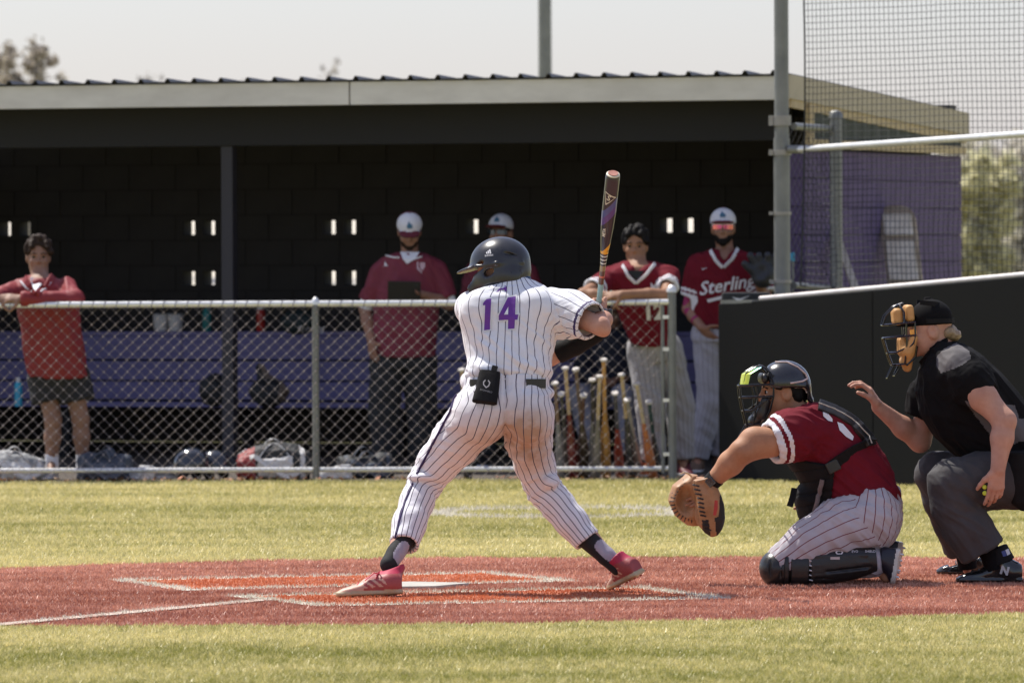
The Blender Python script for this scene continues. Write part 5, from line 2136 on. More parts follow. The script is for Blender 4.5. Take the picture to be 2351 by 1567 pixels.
    for txt, sz, x_, z_, rot in (('S', .038, -.008, zc + .004, -.25), ('META', .018, -.012, Lb - .30, math.pi / 2)):
        bmx = text_outline_mesh(txt, sz, 0, .0008)
        for v_ in bmx.verts:
            x2 = v_.co.x * math.cos(rot) - v_.co.y * math.sin(rot)
            y2 = v_.co.x * math.sin(rot) + v_.co.y * math.cos(rot)
            rz_ = .0341 if z_ > .6 else .0300
            v_.co = barrel(x2 + x_, z_ + y2, np.interp(z_ + y2, [p_[0] for p_ in r_], [p_[1] for p_ in r_]) + .001)
        me = bpy.data.meshes.new('logo_letter')
        bmx.to_mesh(me)
        bmx.free()
        me.materials.append(mlog)
        oo = bpy.data.objects.new('logo_letter', me)
        COL.objects.link(oo)
        oo.parent = bo
    return body


batter()
# ---------------------------------------------------------------- catcher
def cage_bar(mb, Hd, pts, r=0.0050):
    """a bent wire given in head coordinates (forward, left, up)"""
    q = [Hd.p(*p) for p in pts]
    # smooth the polyline a little
    s = [q[0]]
    for i in range(1, len(q) - 1):
        s += [q[i] * .75 + q[i - 1] * .25, q[i], q[i] * .75 + q[i + 1] * .25]
    s.append(q[-1])
    mb.tube(s, r, 7)


def hoop(mb, Hd, u, front, back, w=0.082, ub=None, r=0.0050):
    ub = u if ub is None else ub
    cage_bar(mb, Hd, [(back, -w, ub), (front - .035, -w * .82, u), (front - .006, -w * .42, u), (front, 0, u), (front - .006, w * .42, u), (front - .035, w * .82, u), (back, w, ub)], r)


def catcher():
    Y0 = 30.85
    S = F / Y0

    def J(px, py, dy=0.0):
        return P(px, py, Y0 + dy)

    def R(px):
        return px / S
    base = V(J(1920, 1340)[0], Y0, 0)
    B = Field(J(1560, 1345, -.5) * V(1, 1, 0) + V(0, 0, -.01), J(2110, 815, .5), .0055)
    Hd = Head(J(1795, 900, -.01), V(-.99, -.10, -.04), k=1.0)
    Hd.add(B, J(1848, 972, 0), .062)
    B.loft(J(1975, 1165), J(1868, 950), V(1, 0, 0), [(0, 0, 0, .16, .16), (.4, 0, 0, .15, .15), (.75, 0, 0, .15, .17), (1, 0, 0, .07, .08)], .03)
    sL, eL, wL = J(1850, 990, -.20), J(1704, 1036, -.27), J(1634, 1106, -.20)
    B.chain([(sL, .066), (sL * .45 + eL * .55, .064), (eL, .055), (eL * .62 + wL * .38, .056), (wL, .036)], .025)
    B.ell(J(1735, 1008, -.25), (R(38), .06, R(30)), None, .03)
    sR, eR, wR = J(1860, 990, .20), J(1935, 1085, .24), J(1880, 1165, .22)
    B.chain([(sR, .062), (eR, .045), (wR, .032)], .02)
    hand(B, wR, V(-.6, 0, -.8), V(0, -1, 0), 1, (.7, .7, .7, .7))
    hand(B, wL, nrm(J(1605, 1150, -.15) - wL), V(-.8, 0, -.5), 1, (.3, .3, .3, .3), k=.95)
    for dy in (-.17, .17):
        hp, kn, an = J(1990, 1190, dy * .7), J(1795, 1298, dy), J(2015, 1300, dy)
        B.chain([(hp, .10), (kn, .062), (kn * .5 + an * .5, .052), (an, .036)], .03)
        B.cone(an, J(2035, 1325, dy), .034, .024, .01)
    body = sculpt('person', B, m_skin_tan, None, base)
    tag(body, 'catcher kneeling in maroon jersey and black gear, mitt held out', 'person')
    Hd.eyes(body, base, m_eyew, m_hair_black)
    Hd.hair(body, base, m_hair_black, hem=-.025, vol=.004)

    # trousers
    T = Field(J(1750, 1345, -.45), J(2090, 1120, .45), .006)
    T.ell(J(1992, 1182, 0), (R(74), .20, R(62)), None, .03)
    T.loft(J(1985, 1125), J(1990, 1190), V(1, 0, 0), [(0, 0, 0, R(78), .17), (.5, 0, 0, R(79), .185), (1, 0, 0, R(76), .19)], .03)
    legs = []
    for dy in (-.13, .13):
        lg = [(J(1990, 1192, dy * .9), R(76)), (J(1930, 1213, dy * 1.15), R(66)), (J(1862, 1246, dy * 1.3), R(54)), (J(1800, 1287, dy * 1.4), R(40))]
        T.chain(lg, .035)
        T.chain([(J(1800, 1290, dy * 1.4), R(38)), (J(1900, 1296, dy * 1.35), R(36)), (J(2005, 1290, dy * 1.3), R(30))], .02)
        legs.append(lg)
    ax0 = [J(2000, 1110, -.04), J(1992, 1180, -.05)]

    def stripe(v, C, f):
        a = axis_angle_coords(v, [J(2030, 1180, -.10), J(1930, 1213, -.15), J(1862, 1246, -.17), J(1800, 1287, -.18)], V(0, 1, 0), 17)
        b = axis_angle_coords(v, ax0, V(1, 0, 0), 30)
        px, py = pxs(C)
        reg = ((px > 1965) & (py < 1178 + (px - 1965) * 1.2)).astype(int)
        return corner_pick([a, b], reg, f)

    def disp(v, n):
        px, py = pxs(v)
        w = np.clip((px - 1800) / 120, 0, 1)
        d = w * folds(v, 31, dirM(V(.72, .2, -.68), 4, 17), .022)
        d += gauss(v, J(1810, 1265, -.2), .07) * folds(v, 33, dirM(V(.5, .2, .9), 6, 28), .020)
        d += gauss(v, J(1990, 1150, -.18), .1) * folds(v, 34, dirM(V(.9, .1, -.35), 5, 22), .008)
        return d
    m_gp = stripe_mat('grey_pinstripe_trousers', (0.46, 0.44, 0.47), (0.16, 0.03, 0.04), .0042)
    sculpt('trousers', T, m_gp, body, base, stripe=stripe, disp=disp, smooth=4)

    # jersey
    K = Field(J(1700, 1190, -.5), J(2100, 895, .5), .006)
    rows_ = [(928, 1850, 1893, .09), (940, 1828, 1925, .13), (958, 1800, 1956, .19), (985, 1790, 1985, .21), (1020, 1796, 2014, .20), (1070, 1822, 2042, .195), (1120, 1860, 2062, .19), (1150, 1884, 2066, .19), (1160, 1895, 2058, .18)]
    A_, B2 = J(1930, 928), J(1930, 1160)
    K.loft(A_, B2, V(1, 0, 0), [((y - 928) / 232, R((l + r) / 2 - 1930), 0, R((r - l) / 2), b) for y, l, r, b in rows_], .02, e=2.2)
    cuff = J(1772, 1016, -.225)
    sl = [(J(1865, 985, -.13), R(50)), (J(1815, 1000, -.19), R(52)), (cuff, R(47))]
    K.chain(sl, .045, flatb=True)
    a, b = sl[1][0], sl[2][0]
    K.cone(a * .25 + b * .75, b + (b - a) * .3, R(47) - .011, None, .004, 'sub')
    K.cone(J(1865, 985, .13), J(1905, 1050, .23), R(46), R(44), .04)
    K.cone(J(1850, 962, 0), J(1835, 915, 0), .072, .072, .008, 'sub')
    ax = nrm(b - a)

    def region(C):
        t = (C - cuff) @ ax
        near = np.linalg.norm(C - cuff, axis=1) < .16
        r = np.zeros(len(C), int)
        r[near & (t > -.020)] = 1
        r[near & (t > -.058) & (t < -.038)] = 1
        return r

    def dispK(v, n):
        px, py = pxs(v)
        d = folds(v, 41, dirM(V(.80, .1, -.55), 3.5, 17), .020)
        d += gauss(v, J(1850, 965, -.2), .10) * folds(v, 42, dirM(V(.95, 0, -.30), 4, 24), .028)
        d += gauss(v, J(1950, 1120, -.19), .12) * folds(v, 43, dirM(V(.75, 0, -.66), 4, 20), .022)
        return d
    jersey = sculpt('jersey', K, [m_maroon, m_white_cloth], body, base, region=region, disp=dispK, smooth=4)
    m_num = m_white_print
    for pol in ([(1892, 944), (1903, 949), (1914, 962), (1914, 969), (1904, 966), (1893, 956)],
                [(1925, 969), (1938, 974), (1952, 990), (1963, 1003), (1960, 1012), (1945, 1003), (1930, 988)]):
        o_ = J(1925, 975, -.3)
        project_mesh('number', [[((x - 1925) / S, (975 - y) / S) for x, y in pol]], o_, V(1, 0, 0), V(0, 0, 1), V(0, 1, 0), jersey, m_num, jersey, base, .004, 4)
    # collar and undershirt
    mb = MB()
    mb.tube([J(1838, 950, -.075), J(1855, 934, -.06), J(1882, 926, -.01), J(1886, 926, .04)], .010, 8)
    mb.build('collar', mat('navy_collar', (.02, .025, .05), .7), jersey, base=base, smooth=True)

    # chest protector
    Q = Field(J(1760, 1225, -.5), J(1940, 985, .5), .006)
    Q.loft(A_, B2, V(1, 0, 0), [((y - 928) / 232, R((l + r) / 2 - 1930) - .012, 0, R((r - l) / 2) + .014, b + .02) for y, l, r, b in rows_], .01, e=2.2)
    Q.cone(J(1868, 1150, 0), J(1858, 1196, 0), .10, .05, .03, sq=(V(0, 1, 0), 1.5))
    Q.clip(J(1908, 1100), nrm(V(1, 0, -.10)))
    Q.clip(J(1850, 1056), nrm(V(.18, 0, 1)))

    def dispQ(v, n):
        px, py = pxs(v)
        g = np.abs(((py + (px - 1850) * .15) / 27.0) % 1 - .5) * 2
        return -.007 * np.clip((g - .82) / .18, 0, 1) + folds(v, 45, np.diag([9, 9, 9]), .006)
    cp = sculpt('chest_protector', Q, m_nylon, body, base, disp=dispQ)
    mb = MB()
    sp = surf_pts(cp, subdiv([(1886, 1098), (1876, 1135), (1866, 1172)], 4), Y0, .010)
    mb.tube(sp, .011, 8)
    mb.build('grey_strap', mat('grey_elastic', (.16, .13, .13), .7), cp, base=base, smooth=True)
    mb = MB()
    mb.strip([J(1824, 1120, -.12), J(1820, 1140, -.14), J(1813, 1162, -.15)], V(.9, 0, .2), R(14), .006)
    mb.build('loose_strap', m_nylon, cp, base=base)
    # harness over the back
    mb = MB()
    up_ = surf_pts(jersey, subdiv([(1874, 932), (1910, 944), (1950, 966), (1988, 1006), (1994, 1022)], 5), Y0, .010)
    mb.strip(up_, V(.3, .9, .6), .075, .022)
    hb = mb.build('back_harness', m_leather_blk, body, base=base, bevel=.004)
    mb = MB()
    mb.tube([p + V(.0, -.03, .012) for p in up_], .003, 5)
    mb.build('stitching', mat('pale_stitch', (.45, .42, .36), .7), hb, base=base)
    mb = MB()
    mb.strip(surf_pts(jersey, subdiv([(1990, 1016), (1955, 1030), (1925, 1050), (1898, 1070), (1880, 1092)], 4), Y0, .008), V(.4, -.2, 1), R(25), .007)
    mb.build('side_strap', m_nylon, body, base=base)
    mb = MB()
    q = surf_pts(jersey, [(1908, 1066)], Y0, .012)[0]
    mb.box(q, (R(15), .007, R(13)), np.array([nrm(V(.9, 0, .45)), V(0, 1, 0), nrm(V(-.45, 0, .9))]))
    mb.build('buckle', m_leather_blk, body, base=base, bevel=.004)
    # belt
    mb = MB()
    mb.strip([J(2017, 1163, -.172), J(2035, 1164, -.155), J(2052, 1166, -.125)], V(0, 0, 1), R(20), .01)
    mb.build('belt', m_leather_blk, body, base=base)

    # leg guards
    for dy, nm in ((-.185, 'near'), (.185, 'far')):
        Lg = Field(J(1735, 1345, dy - .13) * V(1, 1, 0), J(2040, 1235, dy + .13), .0052)
        Lg.ell(J(1781, 1304, dy), (R(38), .092, R(42)), None, .01)
        Lg.loft(J(1800, 1302, dy), J(1862, 1302, dy), V(0, 0, 1), [(0, 0, 0, R(41), .094), (1, 0, 0, R(43), .094)], .012, e=2.6)
        Lg.loft(J(1858, 1300, dy), J(2012, 1286, dy), V(0, 0, 1), [(0, 0, 0, R(45), .094), (.3, 0, 0, R(44), .092), (.7, R(2), 0, R(39), .082), (1, R(3), 0, R(28), .065)], .006, e=2.8)
        # grooves between the shells
        for px_ in (1812, 1858):
            Lg.box(J(px_, 1302, dy), (.005, .2, .2), None, .002, .004, 'sub')
            Lg.cone(J(px_ - 6, 1302, dy), J(px_ + 6, 1302, dy), R(36), None, .004, sq=(V(0, 1, 0), 1.0))
        Lg.cone(J(1900, 1312, dy - .09), J(2000, 1300, dy - .07), .006, None, .004, 'sub')
        Lg.cone(J(1870, 1325, dy - .088), J(1940, 1332, dy - .07), .005, None, .004, 'sub')
        for (xa, ya, xb, yb2) in ((1768, 1280, 1768, 1330), (1792, 1272, 1792, 1338)):
            Lg.cone(J(xa, ya, dy - .078), J(xb, yb2, dy - .078), .007, None, .004, 'sub')
        for yy_ in (1276, 1298, 1322):
            Lg.cone(J(1870, yy_, dy - .086), J(1990, yy_ - 8 + (1298 - yy_) * .25, dy - .070), .007, .006, .006)
        lgo = sculpt('leg_guard', Lg, m_shellblk if False else m_leather_blk, body, base, smooth=4)
        if dy < 0:
            ofs = J(1930, 1270, dy - .2)
            out_ = [(-.019, 0), (-.012, .008), (.012, .008), (.019, 0), (.012, -.008), (-.012, -.008)]
            inn_ = [(x * .62, y * .55) for x, y in out_]
            project_mesh('logo', [[out_[i], out_[(i + 1) % 6], inn_[(i + 1) % 6], inn_[i]] for i in range(6)], ofs, V(1, 0, 0), V(0, 0, 1), V(0, 1, 0), lgo, m_white_print, lgo, base, .003, 0)
            project_mesh('label_patch', [[(-.022, -.006), (.022, -.006), (.022, .006), (-.022, .006)]], J(1920, 1283, dy - .2), V(1, 0, 0), V(0, 0, 1), V(0, 1, 0), lgo, mat('pale_label', (.55, .45, .42), .6), lgo, base, .003, 1)
            for tx, xx in (('EVO', 1966), ('SHIELD', 2002)):
                project_text('lettering', tx, .016, J(xx, 1268, dy - .2), V(1, 0, 0), V(0, 0, 1), V(0, 1, 0), lgo, m_white_print, lgo, base, .003)
            mb = MB()
            for k in range(6):
                mb.tube([J(1858, 1275 + k * 11, dy - .095 + .004 * abs(k - 2.5)), J(1866, 1277 + k * 11, dy - .093 + .004 * abs(k - 2.5))], .003, 5)
            tag(mb.build('rivets', m_galv, lgo, base=base), kind='stuff')
    # shoes: toes on the ground, soles facing back
    m_sole = mat('white_blue_sole', (.52, .50, .42), .35, vs=14, col2=(.68, .66, .60))
    m_bl = mat('black_blue_upper', (.012, .013, .022), .4)
    for dy, hx, hy in ((-.185, 2068, 1262), (.20, 2074, 1246)):
        heel, toe = J(hx, hy, dy), J(2064, 1340, dy - .0)
        toe[2] = .012
        toe = toe + V(-.02, 0, 0)
        ank = J(2022, 1284, dy)
        Fs, fw, upn, sidev, Lf = mk_shoe(body, base, heel, toe, V(-1, 0, .1), None, None, ank, wid=1.15, tall=1.0)

        def reg(C, heel=heel, upn=upn):
            return ((C - heel) @ upn < .024).astype(int)
        so_ = sculpt('shoe', Fs, [m_bl, m_sole], body, base, region=reg)
        mb = MB()
        for t in (.12, .3, .6, .8):
            for w_ in (-.025, .025):
                c_ = heel + fw * Lf * t + sidev * w_
                mb.tube([c_ + upn * .004, c_ - upn * .014], [.006, .004], 6)
        tag(mb.build('studs', m_galv, so_, base=base), kind='stuff')

    # helmet
    hc = J(1800, 880, -.01)
    Hm = Head(hc, V(-.99, -.10, -.02))
    E = Field(hc - .24, hc + .24, .0048)
    E.ell(Hm.p(-.002, 0, .002), (.122, .104, .108), Hm.R, .01)
    E.cone(Hm.p(-.07, 0, -.03), Hm.p(-.105, 0, -.085), .055, .035, .03, sq=(Hm.R[1], 1.5))
    E.ell(Hm.p(-.002, 0, -.012), (.106, .088, .10), Hm.R, .004, 'sub')
    E.box(Hm.p(.03, 0, -.105), (.13, .2, .085), Hm.R, .02, .01, 'sub')
    E.box(Hm.p(.155, 0, -.02), (.075, .2, .12), Hm.R, .01, .01, 'sub')
    E.cone(Hm.p(-.06, -.2, -.15), Hm.p(-.06, .2, -.15), .08, None, .01, 'sub')
    helm = sculpt('catcher_helmet', E, m_shellblk, body, base, smooth=4)
    m_pipe = mat('pale_piping', (.60, .47, .43), .5)
    mb = MB()
    q = surf_pts(helm, subdiv([(1780, 831), (1806, 831), (1830, 842), (1848, 858), (1852, 868), (1840, 874), (1812, 878)], 4), Y0, .002)
    mb.tube(q, .0042, 6)
    q = surf_pts(helm, subdiv([(1810, 893), (1832, 897), (1852, 899)], 4), Y0, .002)
    mb.tube(q, .0042, 6)
    mb.build('piping', m_pipe, helm, base=base, smooth=True)

    # face mask
    def L(px, py, l=0.0):
        return ((1795 - px) / S * 1.0, l, (900 - py) / S)
    mb = MB()
    m_cage = mat('black_wire', (.012, .012, .012), .3, metal=.3)
    hoop(mb, Hd, L(0, 880)[2], L(1694, 0)[0], L(1772, 0)[0], .088)
    hoop(mb, Hd, L(0, 907)[2], L(1697, 0)[0], L(1770, 0)[0], .086)
    hoop(mb, Hd, L(0, 938)[2], L(1702, 0)[0], L(1765, 0)[0], .080, L(0, 910)[2])
    hoop(mb, Hd, L(0, 970)[2], L(1708, 0)[0], L(1744, 0)[0], .060)
    # brow dome bars
    for l in (-.045, 0, .045):
        cage_bar(mb, Hd, [L(1696 + abs(l) * 200, 880, l), L(1712, 852, l), L(1738, 838, l), L(1760, 842, l * 1.3)])
    cage_bar(mb, Hd, [L(1772, 880, .088), L(1764, 852, .075), L(1750, 838, .05), L(1745, 836, 0), L(1750, 838, -.05), L(1764, 852, -.075), L(1772, 880, -.088)])
    cage_bar(mb, Hd, [L(1722, 856, .075), L(1716, 850, 0), L(1722, 856, -.075)], .0035)
    for l in (-.032, .032):
        cage_bar(mb, Hd, [L(1696, 880, l), L(1698, 907, l), L(1703, 938, l), L(1709, 970, l)])
    for l in (-.084, .084):
        cage_bar(mb, Hd, [L(1772, 858, l * .95), L(1770, 907, l), L(1760, 940, l * .95), L(1742, 975, l * .7)])
        cage_bar(mb, Hd, [L(1730, 880, l * .86), L(1735, 907, l * .86), L(1722, 972, l * .6)], .0035)
    # throat guard
    cage_bar(mb, Hd, [L(1710, 970, .03), L(1692, 997, .03), L(1692, 999, -.03), L(1710, 970, -.03)], .0036)
    cage_bar(mb, Hd, [L(1722, 972, .045), L(1706, 998, .04), L(1706, 999, -.04), L(1722, 972, -.045)], .0036)
    mk = mb.build('face_mask', m_cage, body, base=base, smooth=True)
    Pd = Field(Hd.c - .2, Hd.c + .2, .005)
    for l in (-1, 1):
        Pd.chain([(Hd.p(*L(1752, 918, .066 * l)), .024), (Hd.p(*L(1745, 945, .056 * l)), .026), (Hd.p(*L(1730, 962, .030 * l)), .024)], .012, sq=(Hd.R[1], .6))
    Pd.cone(Hd.p(*L(1728, 962, -.03)), Hd.p(*L(1728, 962, .03)), .024, None, .012)
    sculpt('chin_pad', Pd, m_leather_blk, mk, base)
    Pd = Field(Hd.c - .2, Hd.c + .25, .005)
    Pd.cone(Hd.p(*L(1752, 866, -.06)), Hd.p(*L(1752, 866, .06)), .026, None, .01, sq=(Hd.R[0], .6))
    sculpt('brow_pad', Pd, m_leather_blk, mk, base)
    # mirrored sun shield under the brow bars
    mv = bpy.data.materials.new('rainbow_mirror')
    mv.use_nodes = True
    n_ = mv.node_tree
    bb_ = n_.nodes['Principled BSDF']
    bb_.inputs['Roughness'].default_value = .25
    bb_.inputs['Metallic'].default_value = .2
    tc = n_.nodes.new('ShaderNodeTexCoord')
    sp_ = n_.nodes.new('ShaderNodeSeparateXYZ')
    n_.links.new(tc.outputs['Generated'], sp_.inputs[0])
    rp = n_.nodes.new('ShaderNodeValToRGB')
    rp.color_ramp.elements[0].color = (.55, .62, .06, 1)
    rp.color_ramp.elements[1].color = (.02, .25, .42, 1)
    rp.color_ramp.elements[0].position = .35
    e_ = rp.color_ramp.elements.new(.7)
    e_.color = (.12, .50, .20, 1)
    n_.links.new(sp_.outputs[0], rp.inputs[0])
    n_.links.new(rp.outputs[0], bb_.inputs['Base Color'])
    mb = MB()
    vs = []
    for i in range(9):
        th = -1.15 + 2.3 * i / 8
        for (fr, yy) in ((1698, 877), (1704, 854), (1730, 840)):
            f0, _, u0 = L(fr, yy)
            vs.append(Hd.p(f0 - (1 - math.cos(th)) * .055, math.sin(th) * .078, u0))
    mb.add(vs, [(3 * i + j, 3 * i + j + 1, 3 * i + 4 + j, 3 * i + 3 + j) for i in range(8) for j in range(2)])
    mb.build('sun_shield', mv, mk, base=base, smooth=True)

    # wrist band / watch
    d_ = nrm(wL - eL)
    mb = MB()
    wc = wL - d_ * .012
    mb.tube([wc - d_ * .020, wc + d_ * .020], [.045, .041], 16)
    wo = mb.build('watch_strap', m_nylon, body, base=base, smooth=True)
    mb = MB()
    nv = nrm(V(-.45, -.75, -.25) - d_ * np.dot(V(-.45, -.75, -.25), d_))
    sdv = np.cross(d_, nv)
    mb.box(wc + nv * .044, (.021, .021, .007), np.array([d_, sdv, nv]))
    mb.build('watch_face', m_shellblk, wo, base=base, bevel=.006)

    # ---- the mitt, held: a thing of its own
    gb = J(1602, 1160, -.15)
    m_tanl = mat('tan_leather', (.27, .130, .052), .5, vs=16, col2=(.42, .23, .105), bump=.25, bs=60)
    m_lace = mat('black_lace', (.014, .011, .010), .6)
    Mf = Field(J(1520, 1245, -.42), J(1690, 1065, .12), .0046)
    # back lobe (finger side), hanging down to the right
    ud = nrm(J(1612, 1095) - J(1640, 1222))
    wdv = nrm(V(.97, -.20, .2))
    Rl = np.array([ud, wdv, np.cross(ud, wdv)])
    Mf.loft(J(1612, 1098, -.20), J(1640, 1229, -.18), V(1, -.2, .2), [(0, 0, 0, R(20), .04), (.2, 0, 0, R(31), .045), (.5, 0, 0, R(36), .048), (.75, 0, 0, R(32), .042), (.92, 0, 0, R(20), .032), (1, 0, 0, R(8), .018)], .01, e=2.3)
    # thumb/pocket lobe to the left, cupped
    Mf.loft(J(1588, 1090, -.10), J(1590, 1205, -.08), V(1, .25, 0), [(0, 0, 0, R(12), .05), (.2, R(-14), 0, R(30), .075), (.5, R(-20), 0, R(34), .085), (.8, R(-8), 0, R(30), .075), (1, R(4), 0, R(14), .05)], .012, e=2.3)
    # pocket hollow opening to the left and front
    Mf.ell(J(1574, 1150, -.235), (R(27), .115, R(45)), None, .02, 'sub')
    Mf.cone(J(1592, 1098, -.215), J(1604, 1200, -.21), .007, None, .006, 'sub')
    Mf.cone(J(1612, 1112, -.26), J(1628, 1132, -.26), .030, .018, .008, 'sub')

    def regm(C):
        px, py = pxs(C)
        r = np.zeros(len(C), int)
        r[(py > 1188 + (1640 - px) * .25) & (px > 1612) & (np.abs(px - 1634 - (py - 1190) * .1) > 7)] = 1
        r[(px > 1652 - (py - 1150) * .06) & (py > 1130)] = 1
        return r

    def dm(v, n):
        px, py = pxs(v)
        return folds(v, 61, np.diag([14, 14, 14]), .006)
    mo = sculpt('catchers_mitt', Mf, [m_tanl, m_lace], None, gb, region=regm, disp=dm)
    tag(mo, 'tan leather catcher mitt with black lacing held out to the left', 'mitt')
    mb = MB()
    lac = [(1597, 1112), (1600, 1122), (1603, 1132), (1607, 1142), (1608, 1152), (1609, 1162), (1611, 1172), (1613, 1181), (1617, 1194), (1621, 1204), (1625, 1213)]
    for (x, y) in lac:
        q = surf_pts(mo, [(x - 6, y - 1), (x, y), (x + 7, y + 2)], Y0 - .15, .002)
        mb.tube(q, .0040, 5)
    rim = [(1590, 1096), (1570, 1102), (1556, 1116), (1545, 1132), (1540, 1150), (1544, 1168), (1556, 1184), (1572, 1194), (1588, 1200)]
    for (x, y) in subdiv(rim, 2):
        c_ = P(x, y, Y0 - .13)
        dv = nrm(V(x - 1585, 0, -(y - 1150)))
        mb.tube([c_ - dv * .014 + V(0, -.03, 0), c_ + dv * .004, c_ - dv * .012 + V(0, .03, 0)], .003, 5)
    tag(mb.build('lacing', m_lace, mo, base=gb), kind='stuff')
    mb = MB()
    mb.tube([J(1588, 1094, -.2), J(1580, 1086, -.21), J(1570, 1084, -.22), J(1562, 1087, -.22)], [.005, .0045, .004, .003], 6)
    mb.build('lace_end', mat('pale_lace', (.62, .46, .26), .6), mo, base=gb)
    project_mesh('red_patch', [[(-.010, -.034), (.004, -.036), (.012, .0), (.012, .034), (-.002, .036), (-.006, .0)]], J(1642, 1165, -.4), V(1, 0, 0), V(0, 0, 1), V(0, 1, 0), mo, mat('red_script_patch', (.42, .04, .03), .6), mo, gb, .002, 2)


catcher()
# ---------------------------------------------------------------- umpire
def umpire():
    Y0 = 30.95
    S = F / Y0

    def J(px, py, dy=0.0):
        return P(px, py, Y0 + dy)

    def R(px):
        return px / S
    base = V(J(2270, 1340)[0], Y0, 0)
    B = Field(J(1930, 1345, -.55) * V(1, 1, 0) + V(0, 0, -.01), J(2470, 660, .6), .0055)
    Hd = Head(J(2132, 758, 0), V(-.995, -.05, -.10), k=1.03)
    Hd.add(B, J(2172, 825, 0), .064)
    B.loft(J(2365, 1090), J(2185, 810), V(.8, 0, .6), [(0, 0, 0, .13, .15), (.5, 0, 0, .10, .15), (.85, 0, 0, .08, .14), (1, 0, 0, .06, .07)], .03)
    sL, eL, wL = J(2208, 858, -.22), J(2306, 966, -.32), J(2291, 1078, -.37)
    B.chain([(sL, .070), (sL * .5 + eL * .5, .066), (eL, .052), (eL * .65 + wL * .35, .052), (wL, .033)], .025)
    B.ell(eL + V(.018, -.004, .0), (.030, .035, .036), None, .02)
    hand(B, wL, V(-.10, .05, -1), V(-.25, 1, -.1), -1, (.30, .38, .42, .45), thumb=.35, k=1.08, spread=.03, thumb_out=.5)
    sR, eR, wR = J(2150, 868, .20), J(2112, 1012, .22), J(2016, 934, .14)
    B.chain([(sR, .064), (sR * .5 + eR * .5, .060), (eR, .050), (eR * .6 + wR * .4, .049), (wR, .032)], .025)
    hand(B, wR, V(-.42, -.05, .90), V(-.88, .10, -.42), 1, (.55, .58, .58, .55), thumb=.7, k=1.12, spread=.015, thumb_out=.35)
    legs = ((J(2365, 1100, -.13), J(2166, 1112, -.22), J(2283, 1285, -.20)), (J(2355, 1095, .15), J(2150, 1084, .24), J(2222, 1282, .40)))
    for (h_, k_, a_) in legs:
        B.chain([(h_, .095), (k_, .062), (k_ * .55 + a_ * .45, .056), (a_, .038)], .03)
    B.cone(legs[0][2], J(2270, 1325, -.2), .034, .02, .01)
    B.cone(legs[1][2], J(2220, 1308, .42), .034, .02, .01)
    body = sculpt('person', B, m_skin_light, None, base)
    tag(body, 'umpire crouching in black shirt and charcoal trousers, one hand raised', 'person')
    Hd.eyes(body, base, m_eyew, m_hair_blond)
    # hair under the cap at the nape
    Fh = Field(Hd.c - .2, Hd.c + .2, .006)
    Fh.ell(Hd.p(-.085, 0, -.02), (.045, .07, .04), Hd.R, .01)
    Fh.ell(Hd.p(-.12, 0, -.035), (.028, .05, .026), Hd.R, .02)
    Fh.ell(Hd.p(.06, 0, -.02), (.08, .2, .1), Hd.R, .01, 'sub')
    sculpt('hair', Fh, m_hair_blond, body, base, disp=lambda v, n: .010 * (vnoise(Hd.loc(v) * V(40, 40, 90), 3) - .4))
    # cap
    cc = J(2138, 733, 0)
    Hc = Head(cc, V(-.99, -.05, -.06))
    E = Field(cc - .24, cc + .24, .005)
    E.ell(Hc.p(0, 0, .0), (.102, .090, .096), Hc.R, .005)
    E.clip(Hc.p(0, 0, -.026), -Hc.R[2])
    E.ell(Hc.p(0, 0, -.03), (.088, .078, .10), Hc.R, .003, 'sub')
    E.ell(Hc.p(.110, 0, -.020), (.062, .078, .008), Hc.R, .006)
    E.cone(Hc.p(.02, 0, .098), Hc.p(.0, 0, .100), .010, .008, .006)
    cap = sculpt('cap', E, m_black_cloth, body, base)
    mb = MB()
    for u0, u1 in ((-.012, -.005), (.06, .085)):
        pts = []
        for k in range(15):
            a = -1.9 + 3.8 * k / 14
            pts.append(Hc.p(-math.cos(a) * (.106 if u0 < 0 else .080) + (0 if u0 < 0 else .03), math.sin(a) * (.095 if u0 < 0 else .075), u0 + (u1 - u0) * abs(a) / 1.9))
        mb.strip(pts, Hc.R[2], .022, .005)
    mb.build('mask_strap', m_nylon, cap, base=base)

    # shirt
    K = Field(J(2060, 1110, -.55), J(2480, 765, .55), .006)
    rows_ = [(786, 2140, 2196, .10), (800, 2132, 2226, .15), (820, 2124, 2256, .19), (856, 2110, 2296, .215), (900, 2104, 2334, .21), (950, 2116, 2372, .20), (1000, 2148, 2410, .195), (1040, 2190, 2436, .19), (1062, 2215, 2446, .18)]
    A_, B2 = J(2250, 786), J(2250, 1062)
    K.loft(A_, B2, V(1, 0, 0), [((y - 786) / 276, R((l + r) / 2 - 2250), 0, R((r - l) / 2), b) for y, l, r, b in rows_], .02, e=2.2)
    slL = [(J(2205, 848, -.17), R(50)), (J(2230, 878, -.215), R(45)), (J(2258, 908, -.24), R(38))]
    K.chain(slL, .04, flatb=True)
    a, b = slL[1][0], slL[2][0]
    K.cone(a * .3 + b * .7, b + (b - a) * .4, R(38) - .009, None, .003, 'sub')
    slR = [(J(2150, 868, .18), R(44)), (J(2128, 912, .21), R(40)), (J(2114, 956, .215), R(36))]
    K.chain(slR, .04, flatb=True)
    a2, b2 = slR[1][0], slR[2][0]
    K.cone(a2 * .3 + b2 * .7, b2 + (b2 - a2) * .4, R(36) - .009, None, .003, 'sub')
    K.cone(J(2160, 815, 0), J(2146, 770, 0), .070, .072, .006, 'sub')
    from_poly = lambda px, py, pol: in_poly(px, py, pol)
    sh = [(2168, 800), (2196, 786), (2225, 805), (2230, 822), (2208, 838), (2185, 848), (2160, 856), (2150, 840), (2150, 818)]
